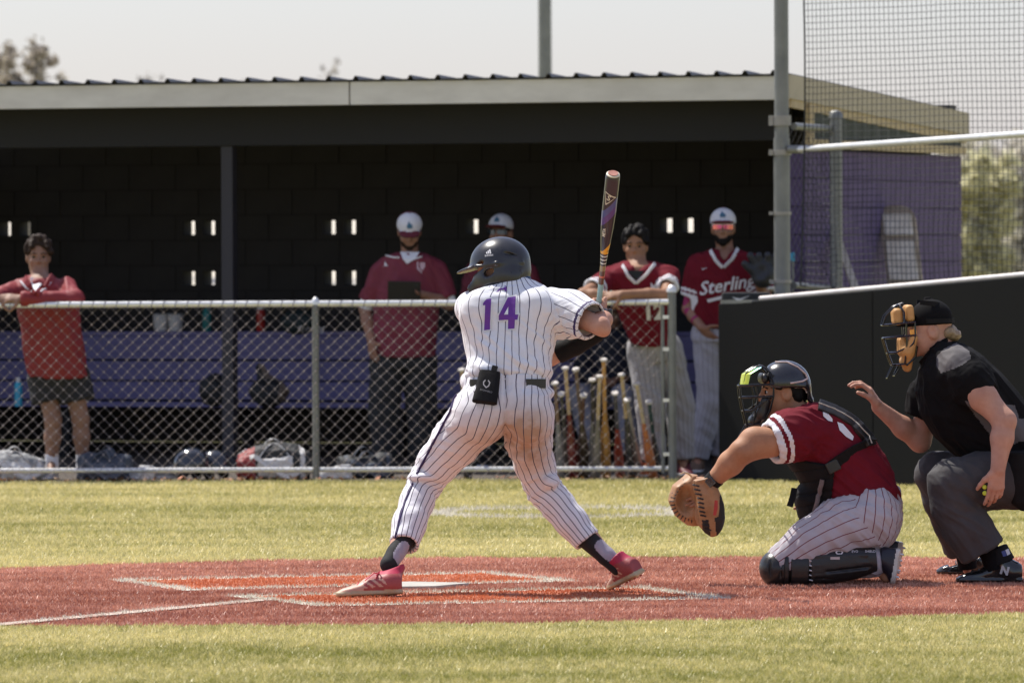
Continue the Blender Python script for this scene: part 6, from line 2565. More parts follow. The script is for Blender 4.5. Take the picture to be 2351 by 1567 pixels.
    sd_ = [(2214, 920), (2240, 955), (2275, 1000), (2300, 1030), (2345, 1012), (2420, 1006), (2420, 960), (2340, 960), (2330, 930), (2262, 920)]

    def region(C):
        px, py = pxs(C)
        m = (in_poly(px, py, sh) | in_poly(px, py, sd_)) & (C[:, 1] < Y0 - .02)
        return m.astype(int)

    def dispK(v, n):
        d = folds(v, 71, dirM(V(.62, .1, -.78), 3.5, 15), .018)
        d += gauss(v, J(2225, 880, -.22), .09) * folds(v, 72, dirM(V(.7, 0, .5), 5, 22), .012)
        d += gauss(v, J(2220, 1010, -.15), .12) * folds(v, 73, dirM(V(.9, 0, -.3), 4, 20), .012)
        return d
    m_gshirt = mat('grey_shirt_panel', (.085, .078, .080), .85, vs=18, col2=(.11, .10, .10), bump=.3, bs=300)
    shirt = sculpt('shirt', K, [m_black_cloth, m_gshirt], body, base, region=region, disp=dispK, smooth=4)
    # collar
    mb = MB()
    pts = [J(2117, 838, -.02), J(2130, 822, -.075), J(2150, 800, -.088), J(2172, 786, -.06), J(2184, 782, .0), J(2176, 785, .06)]
    mb.strip(pts, V(-.35, -.25, .9), .042, .008)
    co = mb.build('collar', m_black_cloth, shirt, base=base)
    mb = MB()
    mb.tube([p + V(-.004, -.010, -.018) for p in pts], .0022, 5)
    mb.build('collar_piping', mat('pale_piping_thin', (.40, .37, .38), .6), shirt, base=base)
    # ball bag on the hip
    Q = Field(J(2270, 1200, -.45), J(2430, 1020, .0), .006)
    Q.loft(J(2350, 1035, -.22), J(2356, 1168, -.20), V(1, 0, 0), [(0, 0, 0, R(38), .06), (.5, R(2), 0, R(46), .08), (.85, R(6), 0, R(42), .07), (1, R(10), 0, R(24), .05)], .01, e=2.6)
    sculpt('ball_bag', Q, m_nylon, body, base, disp=lambda v, n: folds(v, 77, np.diag([9, 9, 5]), .012))

    # trousers
    T = Field(J(2080, 1300, -.5), J(2480, 1020, .6), .006)
    T.ell(J(2375, 1090, 0), (R(90), .20, R(72)), None, .03)
    near = [(J(2360, 1098, -.12), R(70)), (J(2260, 1102, -.17), R(60)), (J(2185, 1110, -.215), R(51)), (J(2192, 1160, -.215), R(47)), (J(2222, 1212, -.21), R(48)), (J(2254, 1264, -.20), R(51))]
    far = [(J(2350, 1088, .14), R(66)), (J(2240, 1080, .20), R(54)), (J(2152, 1088, .24), R(46)), (J(2166, 1145, .27), R(40)), (J(2184, 1205, .33), R(36)), (J(2202, 1262, .38), R(36))]
    for lg in (near, far):
        T.chain(lg, .035, flatb=True)
        (a, _), (b, rb) = lg[-2], lg[-1]
        T.cone(a * .4 + b * .6, b + (b - a) * .3, rb - .012, None, .004, 'sub')

    def dispT(v, n):
        d = folds(v, 81, dirM(V(.45, .1, -.85), 3, 13), .016)
        for lg in (near, far):
            d += gauss(v, lg[2][0] + V(.08, 0, .01), .09) * folds(v, 82, dirM(V(.8, .1, -.5), 4, 20), .028)
            d += gauss(v, lg[3][0] + V(.05, 0, -.02), .09) * folds(v, 83, dirM(V(.85, 0, -.5), 4, 22), .026)
            d += gauss(v, lg[4][0], .12) * folds(v, 84, dirM(V(.6, 0, -.8), 4, 17), .020)
        return d
    sculpt('trousers', T, m_charcoal, body, base, disp=dispT, smooth=4)

    for (h_, k_, a_), zz in zip(legs, (0, 0)):
        mb = MB()
        d_ = nrm(a_ - k_)
        mb.tube([a_ - d_ * .11, a_ - d_ * .03, a_ + V(0, 0, -.045)], [.055, .050, .046], 14)
        mb.build('sock', m_black_cloth, body, base=base, smooth=True)
    # shoes
    m_shoe = mat('black_patent', (.010, .011, .011), .18, vs=20, col2=(.018, .019, .018), coat=.5)
    for (hx, tx, yy, ankx, anky, nr) in ((2346, 2197, 1341, 2296, 1288, 1), (2278, 2152, 1322, 2242, 1282, 0)):
        g = G((hx + tx) / 2, yy)
        dy = g[1] - Y0
        heel, toe = J(hx, yy, dy), J(tx, yy, dy)
        heel[2] = toe[2] = .012
        ank = J(ankx, anky, dy)
        Fs, fw, upn, sidev, Lf = mk_shoe(body, base, heel, toe, V(0, 0, 1), None, None, ank, wid=1.08, tall=1.05)
        so_ = sculpt('shoe', Fs, m_shoe, body, base)
        mb = MB()
        for k in range(4):
            t = .42 + .08 * k
            hh = np.interp(t, [.33, .48, .62, .78], [.097, .078, .064, .05])
            c_ = heel + fw * (Lf * t) + upn * hh
            mb.tube([c_ - sidev * .03 - upn * .012, c_ + upn * .003, c_ + sidev * .03 - upn * .012], .0028, 5)
        mb.build('laces', mat('grey_lace', (.14, .13, .13), .6), so_, base=base)
        if nr:
            project_text('side_letter', 'N', .05, J(2312, 1313, dy - .2), V(1, 0, -.25), V(.25, 0, 1), V(0, 1, 0), so_, mat('pale_letter', (.5, .5, .5), .5), so_, base, .003, bold=.003)
            Fa = Field(J(2250, 1310, dy - .15), J(2350, 1230, dy + .15), .0055)
            Fa.cone(J(2300, 1292, dy), J(2285, 1258, dy), .066, .058, .01, flatb=True, flata=True)
            an = sculpt('ankle_guard', Fa, m_nylon, body, base)
            project_mesh('league_patch', [[(-.018, -.012), (0.0, -.014), (0.0, .012), (-.018, .012)]], J(2315, 1271, dy - .2), V(1, 0, .35), V(-.35, 0, 1), V(0, 1, 0), an, mat('blue_patch', (.05, .07, .22), .6), an, base, .003, 1)
            project_mesh('league_patch', [[(0.0015, -.014), (.018, -.012), (.018, .012), (0.0015, .012)]], J(2315, 1271, dy - .2), V(1, 0, .35), V(-.35, 0, 1), V(0, 1, 0), an, mat('white_patch', (.6, .6, .62), .6), an, base, .003, 1)

    # mask
    def L(px, py, l=0.0):
        return ((2132 - px) / S / 1.03, l, (758 - py) / S / 1.03)
    mb = MB()
    m_cage = mat('dark_chrome_wire', (.05, .05, .055), .18, metal=.9)
    hoop(mb, Hd, L(0, 735)[2], L(2025, 0)[0], L(2100, 0)[0], .086, r=.0048)
    hoop(mb, Hd, L(0, 765)[2], L(2024, 0)[0], L(2098, 0)[0], .086, r=.0048)
    hoop(mb, Hd, L(0, 800)[2], L(2031, 0)[0], L(2092, 0)[0], .080, L(0, 785)[2], r=.0048)
    hoop(mb, Hd, L(0, 828)[2], L(2038, 0)[0], L(2070, 0)[0], .058, r=.0048)
    for l in (-.035, .035):
        cage_bar(mb, Hd, [L(2026, 735, l), L(2034, 715, l), L(2056, 696, l), L(2080, 690, l * .8)])
        cage_bar(mb, Hd, [L(2025, 765, l), L(2032, 800, l), L(2039, 828, l)])
    cage_bar(mb, Hd, [L(2075, 735, .08), L(2076, 710, .07), L(2070, 694, .04), L(2066, 692, 0), L(2070, 694, -.04), L(2076, 710, -.07), L(2075, 735, -.08)])
    for l in (-.084, .084):
        cage_bar(mb, Hd, [L(2098, 735, l), L(2096, 765, l), L(2090, 782, l), L(2072, 798, l * .9), L(2066, 830, l * .7)])
        cage_bar(mb, Hd, [L(2078, 735, l * .95), L(2074, 798, l * .9)])
        cage_bar(mb, Hd, [L(2098, 790, l * .9), L(2092, 815, l * .8), L(2070, 832, l * .62)])
    cage_bar(mb, Hd, [L(2042, 828, .035), L(2025, 856, .03), L(2025, 857, -.03), L(2042, 828, -.035)], .0036)
    cage_bar(mb, Hd, [L(2058, 830, .05), L(2042, 852, .04), L(2042, 853, -.04), L(2058, 830, -.05)], .0036)
    mk = mb.build('umpire_mask', m_cage, body, base=base, smooth=True)
    m_pad = mat('tan_pad', (.48, .24, .07), .55, vs=25, col2=(.62, .34, .12), bump=.2, bs=80)
    Pd = Field(Hd.c - .24, Hd.c + .24, .005)
    Pd.box(Hd.p(*L(2062, 719, 0)), (.022, .070, .040), Hd.R, .018, .01)
    Pd.box(Hd.p(*L(2090, 714, 0)), (.020, .078, .040), Hd.R, .016, .006)
    Pd.ell(Hd.p(*L(2110, 716, 0)), (.045, .062, .07), Hd.R, .004, 'sub')
    sculpt('brow_pad', Pd, m_pad, mk, base)
    Pd = Field(Hd.c - .24, Hd.c + .24, .005)
    for l in (-1, 1):
        Pd.chain([(Hd.p(*L(2092, 772, .075 * l)), .020), (Hd.p(*L(2078, 800, .062 * l)), .028), (Hd.p(*L(2074, 838, .026 * l)), .020)], .012, sq=(Hd.R[1], .7))
        Pd.chain([(Hd.p(*L(2068, 775, .040 * l)), .020), (Hd.p(*L(2068, 800, .040 * l)), .024)], .012)
    Pd.cone(Hd.p(*L(2070, 822, -.03)), Hd.p(*L(2070, 822, .03)), .024, None, .012)
    sculpt('cheek_pad', Pd, m_pad, mk, base)
    mb = MB()
    mb.box(Hd.p(*L(2092, 757, .080)), (R(8), .004, R(6)), Hd.R)
    mb.build('side_lens', mat('amber_lens', (.85, .35, .02), .2, coat=1), mk, base=base, bevel=.003)

    # indicator in the near hand
    ib = J(2266, 1124, -.345)
    mb = MB()
    mb.box(ib, (.012, .012, .030))
    io = mb.build('pitch_counter', mat('black_plastic', (.015, .015, .012), .4), base=ib, bevel=.005)
    io.location = Vector(ib)
    tag(io, 'small yellow and black pitch counter in the umpire hand', 'counter')
    for dz in (.014, -.014):
        mb = MB()
        mb.lathe(ib + V(-.012, -.012, dz), ib + V(-.012, -1, dz), [(-.004, .010), (.006, .011), (.010, .007)], 12)
        mb.build('dial', mat('yellow_green_plastic', (.55, .62, .04), .4), io, base=ib, smooth=True)


umpire()
# ---------------------------------------------------------------- people in and at the dugout
def bg_person(label, Y0, head, face, rows, sh, el, wr, hip, kn, an, skin, shirt, pants, sleeve=1.0, hair=None, cap=None, glasses=None,
              hands=None, beard=None, shorts=False, shoe_m=None, bands=None, collar=None, pants_r=(.105, .085, .062), hscale=1.0, group=None,
              feet_dir=(0, -1, 0), long_sleeve=False, arm_r=1.0, vneck=None, undersleeve=None, under=None, stripes=None, base_px=None, sock=None, hem_disp=1.0):
    S = F / Y0

    def J(q):
        return P(q[0], q[1], Y0 + (q[2] if len(q) > 2 else 0.0))

    def R(px):
        return px / S
    h = .009
    sh, el, wr, hip, kn, an = [[J(q) for q in z] for z in (sh, el, wr, hip, kn, an)]
    allp = np.array(sh + el + wr + hip + kn + an)
    Hd = Head(J(head), face, k=hscale)
    base = V((an[0][0] + an[1][0]) / 2, (an[0][1] + an[1][1]) / 2, 0)
    lo = np.minimum(allp.min(0), Hd.c) - .2
    hi = np.maximum(allp.max(0), Hd.c) + .2
    lo[2] = -.01
    B = Field(lo, hi, h)
    yt, yb = rows[0][0], rows[-1][0]
    xm = (rows[1][1] + rows[1][2]) / 2
    dyt = rows[0][4] if len(rows[0]) > 4 else 0
    A_, B2 = J((xm, yt, dyt)), J((xm, yb, 0))
    Hd.add(B, J((xm, yt + 20, dyt)), .058)
    secs = [((r[0] - yt) / (yb - yt), R((r[1] + r[2]) / 2 - xm), 0, max(.03, R((r[2] - r[1]) / 2) - .02), max(.03, r[3] - .02)) for r in rows]
    B.loft(A_, B2, V(1, 0, 0), secs, .03)
    for i in (0, 1):
        B.chain([(sh[i], .056 * arm_r), (el[i], .042 * arm_r), (el[i] * .6 + wr[i] * .4, .043 * arm_r), (wr[i], .030)], .02)
        B.chain([(hip[i], .085), (kn[i], .056), (kn[i] * .6 + an[i] * .4, .056), (an[i], .037)], .03)
        B.cone(an[i], an[i] + nrm(feet_dir) * .10 - V(0, 0, .05), .035, .02, .01)
        if hands:
            d, n_, sd_, cu = hands[i]
            hand(B, wr[i], d, n_, sd_, cu)
    body = sculpt('person', B, skin, None, base)
    tag(body, label, 'person', group)
    Hd.eyes(body, base, m_eyew, m_hair_black if hair is None else hair[0])
    # shirt
    K = Field(lo, hi, h)
    secs = [((r[0] - yt) / (yb - yt), R((r[1] + r[2]) / 2 - xm), 0, R((r[2] - r[1]) / 2), r[3]) for r in rows]
    K.loft(A_, B2, V(1, 0, 0), secs, .02, e=2.2)
    cuffs = []
    for i in (0, 1):
        if long_sleeve:
            K.chain([(sh[i], .075), (el[i], .060), (wr[i], .046)], .03, flatb=True)
        else:
            e_ = sh[i] * (1 - sleeve) + el[i] * sleeve
            K.chain([(sh[i], .075 * arm_r), (e_, .070 * arm_r)], .035, flatb=True)
            K.cone(e_ + (sh[i] - e_) * .25, e_ + (e_ - sh[i]) * .3, .058 * arm_r, None, .003, 'sub')
            cuffs.append((e_, nrm(e_ - sh[i])))
    K.cone(J((xm, yt + 16, dyt)), J((xm, yt - 40, dyt)), .064, .072, .008, 'sub')
    if vneck:
        K.cone(J((vneck[0], vneck[1] - 4, dyt - .16)), J((xm, yt - 10, dyt - .06)), .012, .055, .006, 'sub')

    def region(C):
        r = np.zeros(len(C), int)
        if bands is not None:
            for c_, ax in cuffs:
                t = (C - c_) @ ax
                nr = np.linalg.norm(C - c_, axis=1) < .13
                r[nr & (t > -.020)] = 1
                r[nr & (t > -.055) & (t < -.035)] = 1
        return r

    def dsp(v, n):
        return hem_disp * folds(v, int(head[0]), dirM(V(.5, .1, -.8), 3.5, 13), .022) + gauss(v, J((xm, (yt + yb) / 2, -.1)), .2) * folds(v, int(head[0]) + 9, dirM(V(.8, 0, -.4), 3, 14), .010)
    ms = [shirt] + ([bands] if bands is not None else [])
    jersey = sculpt('shirt' if not long_sleeve else 'jacket', K, ms, body, base, region=region if bands is not None else None, disp=dsp)
    # trousers / shorts
    T = Field(lo, hi, h)
    wr_ = rows[-1]
    mid = (hip[0] + hip[1]) / 2
    T.loft(J(((wr_[1] + wr_[2]) / 2, yb - 25, 0)), mid + V(0, 0, -.04), V(1, 0, 0), [(0, 0, 0, R((wr_[2] - wr_[1]) / 2) - .012, wr_[3] - .015), (1, 0, 0, max(R((wr_[2] - wr_[1]) / 2) - .005, .15), .14)], .03)
    for i in (0, 1):
        if shorts:
            e_ = hip[i] * .45 + kn[i] * .55
            T.chain([(hip[i], pants_r[0]), (e_, pants_r[0] * .98)], .03, flatb=True)
        else:
            T.chain([(hip[i], pants_r[0]), (kn[i], pants_r[1]), (an[i] + V(0, 0, .01), pants_r[2])], .03, flatb=True)

    def st_(v, C, f):
        cs = [axis_angle_coords(v, [hip[i] + V(0, 0, .12), hip[i], kn[i], an[i]], V(1, 0, 0), 18) for i in (0, 1)]
        d0 = np.abs(C[:, 0] - np.interp(C[:, 2], [an[0][2], kn[0][2], hip[0][2]], [an[0][0], kn[0][0], hip[0][0]]))
        d1 = np.abs(C[:, 0] - np.interp(C[:, 2], [an[1][2], kn[1][2], hip[1][2]], [an[1][0], kn[1][0], hip[1][0]]))
        return corner_pick(cs, (d1 < d0).astype(int), f)
    sculpt('shorts' if shorts else 'trousers', T, pants, body, base, stripe=st_ if stripes else None,
           disp=lambda v, n: folds(v, int(head[0]) + 3, dirM(V(.6, .2, -.6), 4, 13), .020))
    # belt
    if stripes:
        mb = MB()
        pts = []
        for k in range(9):
            a = math.pi * (k / 8)
            pts.append(J(((wr_[1] + wr_[2]) / 2, yb + 6, 0)) + V(-math.cos(a) * (R((wr_[2] - wr_[1]) / 2) + .002), -math.sin(a) * (wr_[3] - .004), 0))
        mb.strip(pts, V(0, 0, 1), .038, .008)
        mb.build('belt', m_leather_blk, body, base=base)
    # shoes
    for i in (0, 1):
        fd = nrm(np.asarray(feet_dir, float) + V((-.18 if i == 0 else .18), 0, 0))
        heel = V(an[i][0], an[i][1], 0.01) - fd * .06
        toe = heel + fd * .28
        aa = V(an[i][0], an[i][1], .105)
        Fs, fw, upn, sidev, Lf = mk_shoe(body, base, heel, toe, V(0, 0, 1), None, None, aa, h=.009)
        sculpt('shoe', Fs, [shoe_m or m_leather_blk, m_white_cloth], body, base, region=lambda C: (C[:, 2] < .03).astype(int))
        if sock is not None:
            mb = MB()
            mb.tube([aa - V(0, 0, .03), an[i] + V(0, 0, .06)], [.046, .048], 14)
            mb.build('sock', sock, body, base=base, smooth=True)
    # head wear
    if hair is not None:
        Hd.hair(body, base, hair[0], **hair[1])
    if beard is not None:
        Fb = Field(Hd.c - .17, Hd.c + .17, .008)
        Fb.ell(Hd.p(.030, 0, -.060), (.072, .066, .052), Hd.R, .01)
        Fb.cone(Hd.p(.05, 0, -.08), Hd.p(.072, 0, -.10), .042, .030, .02)
        Fb.ell(Hd.p(.112, 0, -.050), (.050, .044, .026), Hd.R, .010, 'sub')
        Fb.ell(Hd.p(.085, 0, -.022), (.07, .058, .030), Hd.R, .010, 'sub')
        Fb.cone(Hd.p(.083, -.020, -.043), Hd.p(.083, .020, -.043), .0085, None, .004)
        Fb.ell(Hd.p(.09, 0, .0), (.09, .2, .034), Hd.R, .01, 'sub')
        sculpt('beard', Fb, beard, body, base, disp=lambda v, n: .006 * (vnoise(v * 70, 5) - .3))
    if cap is not None:
        front, back_, tilt, logo = cap
        Hc = Head(Hd.p(-.004, 0, .052), nrm(Hd.R[0] + Hd.R[2] * tilt), Hd.R[2], k=hscale)
        E = Field(Hc.c - .24, Hc.c + .24, .008)
        E.ell(Hc.p(-.006, 0, .002), (.108, .092, .092), Hc.R, .005)
        E.clip(Hc.p(0, 0, -.022), -Hc.R[2])
        E.ell(Hc.p(.105, 0, -.016), (.075, .082, .009), Hc.R, .008)
        E.ell(Hc.p(0, 0, -.03), (.092, .080, .085), Hc.R, .003, 'sub')

        def rc(C):
            q = Hc.loc(C)
            r = np.zeros(len(C), int)
            r[(q[:, 0] < -.012) | ((q[:, 2] < -.004) & (q[:, 0] > .085))] = 1
            return r
        co = sculpt('cap', E, [front, back_], body, base, region=rc)
        if logo is not None:
            pol = [(-.020, -.020), (.014, -.022), (.022, -.006), (.014, .008), (.006, .026), (-.004, .012), (-.016, .006), (-.022, -.006)]
            project_mesh('logo', [pol], Hc.p(.1, 0, .040), -Hc.R[1], Hc.R[2], -Hc.R[0], co, logo, co, base, .003, 2)
        mb = MB()
        mb.box(Hc.p(-.006, 0, .094), (.008, .008, .006), Hc.R)
        mb.build('button', back_, co, base=base, bevel=.003)
    if glasses is not None:
        lens, rim = glasses
        mb = MB()
        vs = []
        for i in range(13):
            a = -1.05 + 2.1 * i / 12
            nar = 0.004 if abs(a) < .12 else .017
            for u in (.008 + nar, .008 - nar * (1.0 if abs(a) > .12 else .2)):
                vs.append(Hd.p(.020 + .078 * math.cos(a), .082 * math.sin(a), u))
        mb.add(vs, [(2 * i, 2 * i + 1, 2 * i + 3, 2 * i + 2) for i in range(12)])
        go = mb.build('sunglasses', lens, body, base=base, smooth=True)
        mb = MB()
        mb.tube([Hd.p(-.02, -.083, .012), Hd.p(.055, -.076, .022)] + [Hd.p(.022 + .078 * math.cos(a), .083 * math.sin(a), .027) for a in np.linspace(-1, 1, 9)] + [Hd.p(.055, .076, .022), Hd.p(-.02, .083, .012)], .0035, 5)
        mb.build('frame', rim, go, base=base)
    return body, jersey, base, J, Hd, S


m_cap_w = mat('white_cap_cloth', (.66, .66, .69), .85, var=.04)
m_cap_m = mat('maroon_cap_cloth', (.12, .012, .022), .85)
m_logo_b = mat('blue_logo', (.05, .14, .22), .7)
m_greyp = stripe_mat('grey_pinstripe', (.34, .33, .335), (.16, .12, .13), .0035)
m_greyp2 = stripe_mat('blue_grey_pinstripe', (.36, .36, .41), (.2, .18, .2), .003)
m_darkp = mat('black_trousers', (.014, .016, .018), .85, bump=.3)
m_under = mat('black_undershirt', (.012, .014, .014), .85)
m_glov = mat('dark_glove_leather', (.020, .022, .026), .5, vs=14, col2=(.035, .038, .042), bump=.3)

fist = (.75, .8, .85, .85)
# the player in the red jacket leaning on the rail, left
b1, j1, base1, J1, H1, S1 = bg_person(
    'player in red quarter zip jacket and black shorts leaning on the fence rail', 45.30, (88, 590), V(.10, -1, -.04),
    [(636, 62, 124, .08, -.12), (652, 36, 154, .12), (690, 40, 176, .14), (760, 50, 184, .15), (830, 58, 196, .16), (858, 66, 200, .15)],
    [(44, 668, -.10), (152, 662, -.10)], [(-35, 694, -.36), (170, 688, -.34)], [(-4, 686, -.43), (48, 686, -.45)],
    [(105, 868, .06), (165, 868, .06)], [(122, 965, .02), (185, 962, .04)], [(119, 1062, .05), (190, 1062, .06)],
    mat('skin_olive', (.22, .115, .072), .6, vs=25, col2=(.28, .15, .098)), m_red, mat('black_shorts', (.014, .014, .016), .8, bump=.3), long_sleeve=True, hair=(m_hair_brown, dict(hem=.004, front=.068, vol=.010, spike=.010, tufts=(((.02, -.03, .125, .03), (.085, -.055, .075, .018)), ((.02, .03, .125, .03), (.085, .06, .07, .018)), ((.0, -.06, .10, .03), (.03, -.088, .035, .016)), ((.0, .06, .10, .03), (.03, .088, .035, .016)), ((-.03, 0, .12, .04), (.04, .0, .13, .03))))),
    hands=[(V(1, -.1, .12), V(0, .6, -.6), -1, fist), (V(-1, -.1, .10), V(0, .6, -.6), 1, fist)], shorts=True, shoe_m=mat('pale_grey_shoe', (.45, .43, .42), .6), sock=m_white_cloth,
    pants_r=(.125, .09, .06))
mb = MB()
mb.strip(surf_pts(j1, subdiv([(62, 640), (76, 664), (88, 676)], 3), 45.3, .012), V(.6, -.5, .5), .045, .012)
mb.strip(surf_pts(j1, subdiv([(124, 636), (112, 660), (96, 676)], 3), 45.3, .012), V(-.6, -.5, .5), .045, .012)
mb.build('collar', m_red, j1, base=base1)
mb = MB()
mb.tube(surf_pts(j1, subdiv([(52, 646), (66, 660), (84, 672)], 3), 45.3, .006), .006, 6)
mb.tube(surf_pts(j1, subdiv([(122, 648), (112, 662), (100, 674)], 3), 45.3, .006), .006, 6)
mb.build('zip_trim', m_white_print, j1, base=base1)
mb = MB()
vp = surf_pts(j1, [(76, 640), (104, 638), (101, 655), (90, 672), (80, 655)], 45.3, .016)
mb.add(vp, [(0, 1, 2, 3, 4)])
mb.build('undershirt', m_white_cloth, j1, base=base1)

# the coach with the tablet
b2, j2, base2, J2, H2, S2 = bg_person(
    'bearded coach in maroon pullover and white cap reading a tablet', 47.0, (940, 532), V(.03, -1, -.42),
    [(582, 908, 972, .09), (594, 880, 1002, .13), (640, 870, 1008, .15), (700, 862, 1006, .17), (760, 856, 1002, .18), (818, 860, 998, .17)],
    [(878, 622, 0), (1002, 622, 0)], [(838, 708, .03), (1032, 698, -.02)], [(852, 782, -.08), (968, 676, -.20)],
    [(890, 832, 0), (962, 832, 0)], [(882, 950, 0), (968, 950, 0)], [(884, 1056, 0), (966, 1056, 0)],
    m_skin_mid, m_maroon_polo, m_darkp, sleeve=.80, cap=(m_cap_w, m_cap_m, -.05, m_logo_b), glasses=(m_darklens, m_leather_blk), beard=m_hair_brown,
    hands=[(V(.1, -.2, -1), V(.6, .6, 0), 1, (.3, .3, .3, .3)), (V(-1, -.25, .1), V(-.1, -.2, 1), -1, (.55, .55, .55, .55))], arm_r=1.02, pants_r=(.125, .105, .085))
mb = MB()
for i, (e_, s_) in enumerate(((J2((838, 708, .03)), J2((878, 622, 0))), (J2((1032, 698, -.02)), J2((1002, 622, 0))))):
    ax = nrm(e_ - s_)
    L_ = np.linalg.norm(e_ - s_)
    mb.tube([s_ + ax * L_ * .7, s_ + ax * L_ * 1.0], [.060, .056], 14)
mb.build('undersleeves', m_white_cloth, j2, base=base2, smooth=True)
vp = surf_pts(j2, [(920, 582), (962, 582), (952, 596), (936, 606), (926, 596)], 47.0, .014)
mb = MB()
mb.add(vp, [(0, 1, 2, 3, 4)])
mb.build('undershirt', m_white_cloth, j2, base=base2)
mb = MB()
mb.tube(surf_pts(j2, subdiv([(887, 588), (905, 592), (918, 592)], 3), 47.0, .006), .006, 6)
mb.tube(surf_pts(j2, subdiv([(940, 598), (955, 594), (968, 590)], 3), 47.0, .006), .006, 6)
mb.build('zip_trim', m_white_print, j2, base=base2)
q_ = [(-.03, .05), (-.012, .05), (-.012, .0), (.01, -.02), (.01, -.045), (-.02, -.03), (-.03, .0)]
o2 = P(966, 612, 46.7)
project_mesh('chest_crest', [[(-.030, .035), (-.018, .035), (-.018, -.005), (.006, -.035), (.006, -.052), (-.030, -.015)], [(-.008, .03), (.028, .03), (.028, .0), (.010, -.030), (.004, -.022), (-.008, -.005)]], o2, V(1, 0, 0), V(0, 0, 1), V(0, 1, 0), j2, mat('pale_pink_print', (.50, .36, .40), .6), j2, base2, .004, 2)
project_mesh('chest_logo', [[(-.022, -.018), (-.006, -.010), (.0, .026), (.008, .0), (.024, -.014), (.004, -.008)]], P(883, 607, 46.7), V(1, 0, 0), V(0, 0, 1), V(0, 1, 0), j2, m_white_print, j2, base2, .004, 2)
tb = P(928, 668, 46.72)
mb = MB()
Rt = np.array([V(1, 0, -.02), nrm(V(0, 1, .35)), nrm(V(.02, -.35, 1))])
mb.box(tb, (.118, .007, .074), Rt)
to = mb.build('tablet', mat('tablet_case', (.010, .010, .011), .5), base=tb, bevel=.004)
to.location = Vector(tb)
tag(to, 'black tablet in the hand of the bearded coach', 'tablet')
mb = MB()
mb.lathe(tb + Rt[1] * -.0072 + Rt[0] * .085 + Rt[2] * .05, tb - Rt[1] * 1 + Rt[0] * .085 + Rt[2] * .05, [(0, .006), (.002, .006)], 10)
mb.build('camera_lens', m_darklens, to, base=tb)

# the man behind the batter's helmet
bg_person('man in sunglasses and white cap half hidden behind the batter helmet', 47.5, (1150, 536), V(-.38, -1, .02),
          [(592, 1118, 1186, .09), (606, 1084, 1220, .12), (650, 1072, 1230, .14), (740, 1080, 1224, .14), (800, 1086, 1218, .14)],
          [(1092, 628, 0), (1212, 628, 0)], [(1074, 705, .02), (1232, 705, .02)], [(1100, 760, -.10), (1205, 765, -.10)],
          [(1122, 812, 0), (1184, 812, 0)], [(1118, 935, 0), (1190, 935, 0)], [(1118, 1046, 0), (1192, 1046, 0)],
          m_skin_mid, m_maroon_polo, m_darkp, sleeve=.8, cap=(m_cap_w, m_cap_m, .12, m_logo_b), glasses=(m_darklens, m_leather_blk), hair=(m_hair_black, dict(hem=-.045, front=.05, vol=.003)),
          hands=[(V(.6, -.5, -.3), V(.2, .2, -1), 1, (.4,) * 4), (V(-.6, -.5, -.3), V(-.2, .2, -1), -1, (.4,) * 4)])

# player 12 leaning on the rail
b4, j4, base4, J4, H4, S4 = bg_person(
    'bareheaded player number 12 in red jersey leaning folded arms on the rail', 45.35, (1459, 565), V(-.10, -1, -.06),
    [(606, 1426, 1502, .09, -.14), (620, 1392, 1544, .12), (660, 1394, 1550, .14), (715, 1420, 1548, .14), (762, 1442, 1546, .14), (782, 1450, 1546, .13)],
    [(1400, 642, -.12), (1534, 634, -.12)], [(1338, 676, -.40), (1532, 676, -.40)], [(1402, 680, -.47), (1428, 676, -.50)],
    [(1476, 800, .08), (1530, 800, .08)], [(1494, 930, .02), (1560, 930, .18)], [(1500, 1056, .04), (1568, 1056, .16)],
    m_skin_amber, m_maroon, m_greyp, sleeve=.62, bands=m_white_cloth, hair=(m_hair_black, dict(hem=.0, front=.066, vol=.010, spike=.008, tufts=(((.02, -.02, .122, .03), (.085, -.05, .085, .020)), ((.02, .03, .122, .03), (.088, .045, .088, .018)), ((.0, -.06, .10, .03), (.025, -.086, .03, .016)), ((.0, .06, .10, .03), (.025, .086, .03, .016)), ((-.03, .02, .12, .04), (.05, .02, .122, .026))))),
    hands=[(V(1, -.1, -.05), V(0, .6, -.7), -1, (.5,) * 4), (V(-1, -.1, -.05), V(0, .6, -.7), 1, (.5,) * 4)], stripes=True, shoe_m=mat('maroon_shoe', (.10, .012, .02), .5), pants_r=(.11, .095, .08), vneck=(1458, 648))
project_text('number', '12', .15, P(1502, 718, 45.0), V(1, 0, .06), V(-.06, 0, 1), V(0, 1, 0), j4, m_white_print, j4, base4, .005, bold=.006)
mb = MB()
mb.strip(surf_pts(j4, subdiv([(1428, 610), (1440, 632), (1458, 650)], 4), 45.35, .006), V(.5, -.5, .3), .024, .006)
mb.strip(surf_pts(j4, subdiv([(1502, 606), (1482, 630), (1459, 650)], 4), 45.35, .006), V(-.5, -.5, .3), .024, .006)
mb.build('neck_trim', m_white_cloth, j4, base=base4)
mb = MB()
mb.add(surf_pts(j4, [(1440, 622), (1478, 622), (1468, 636), (1459, 642), (1450, 636)], 45.35, .010), [(0, 1, 2, 3, 4)])
mb.build('undershirt', m_under, j4, base=base4)
for nm, px0, px1, col_ in (('wristband', 1392, 1378, m_white_cloth), ('bracelet', 1408, 1400, mat('teal_band', (.03, .16, .15), .6))):
    mb = MB()
    mb.tube([P(px0, 681, 44.90), P(px1, 679, 44.91)], .039, 12)
    mb.build(nm, col_, b4, base=base4, smooth=True)

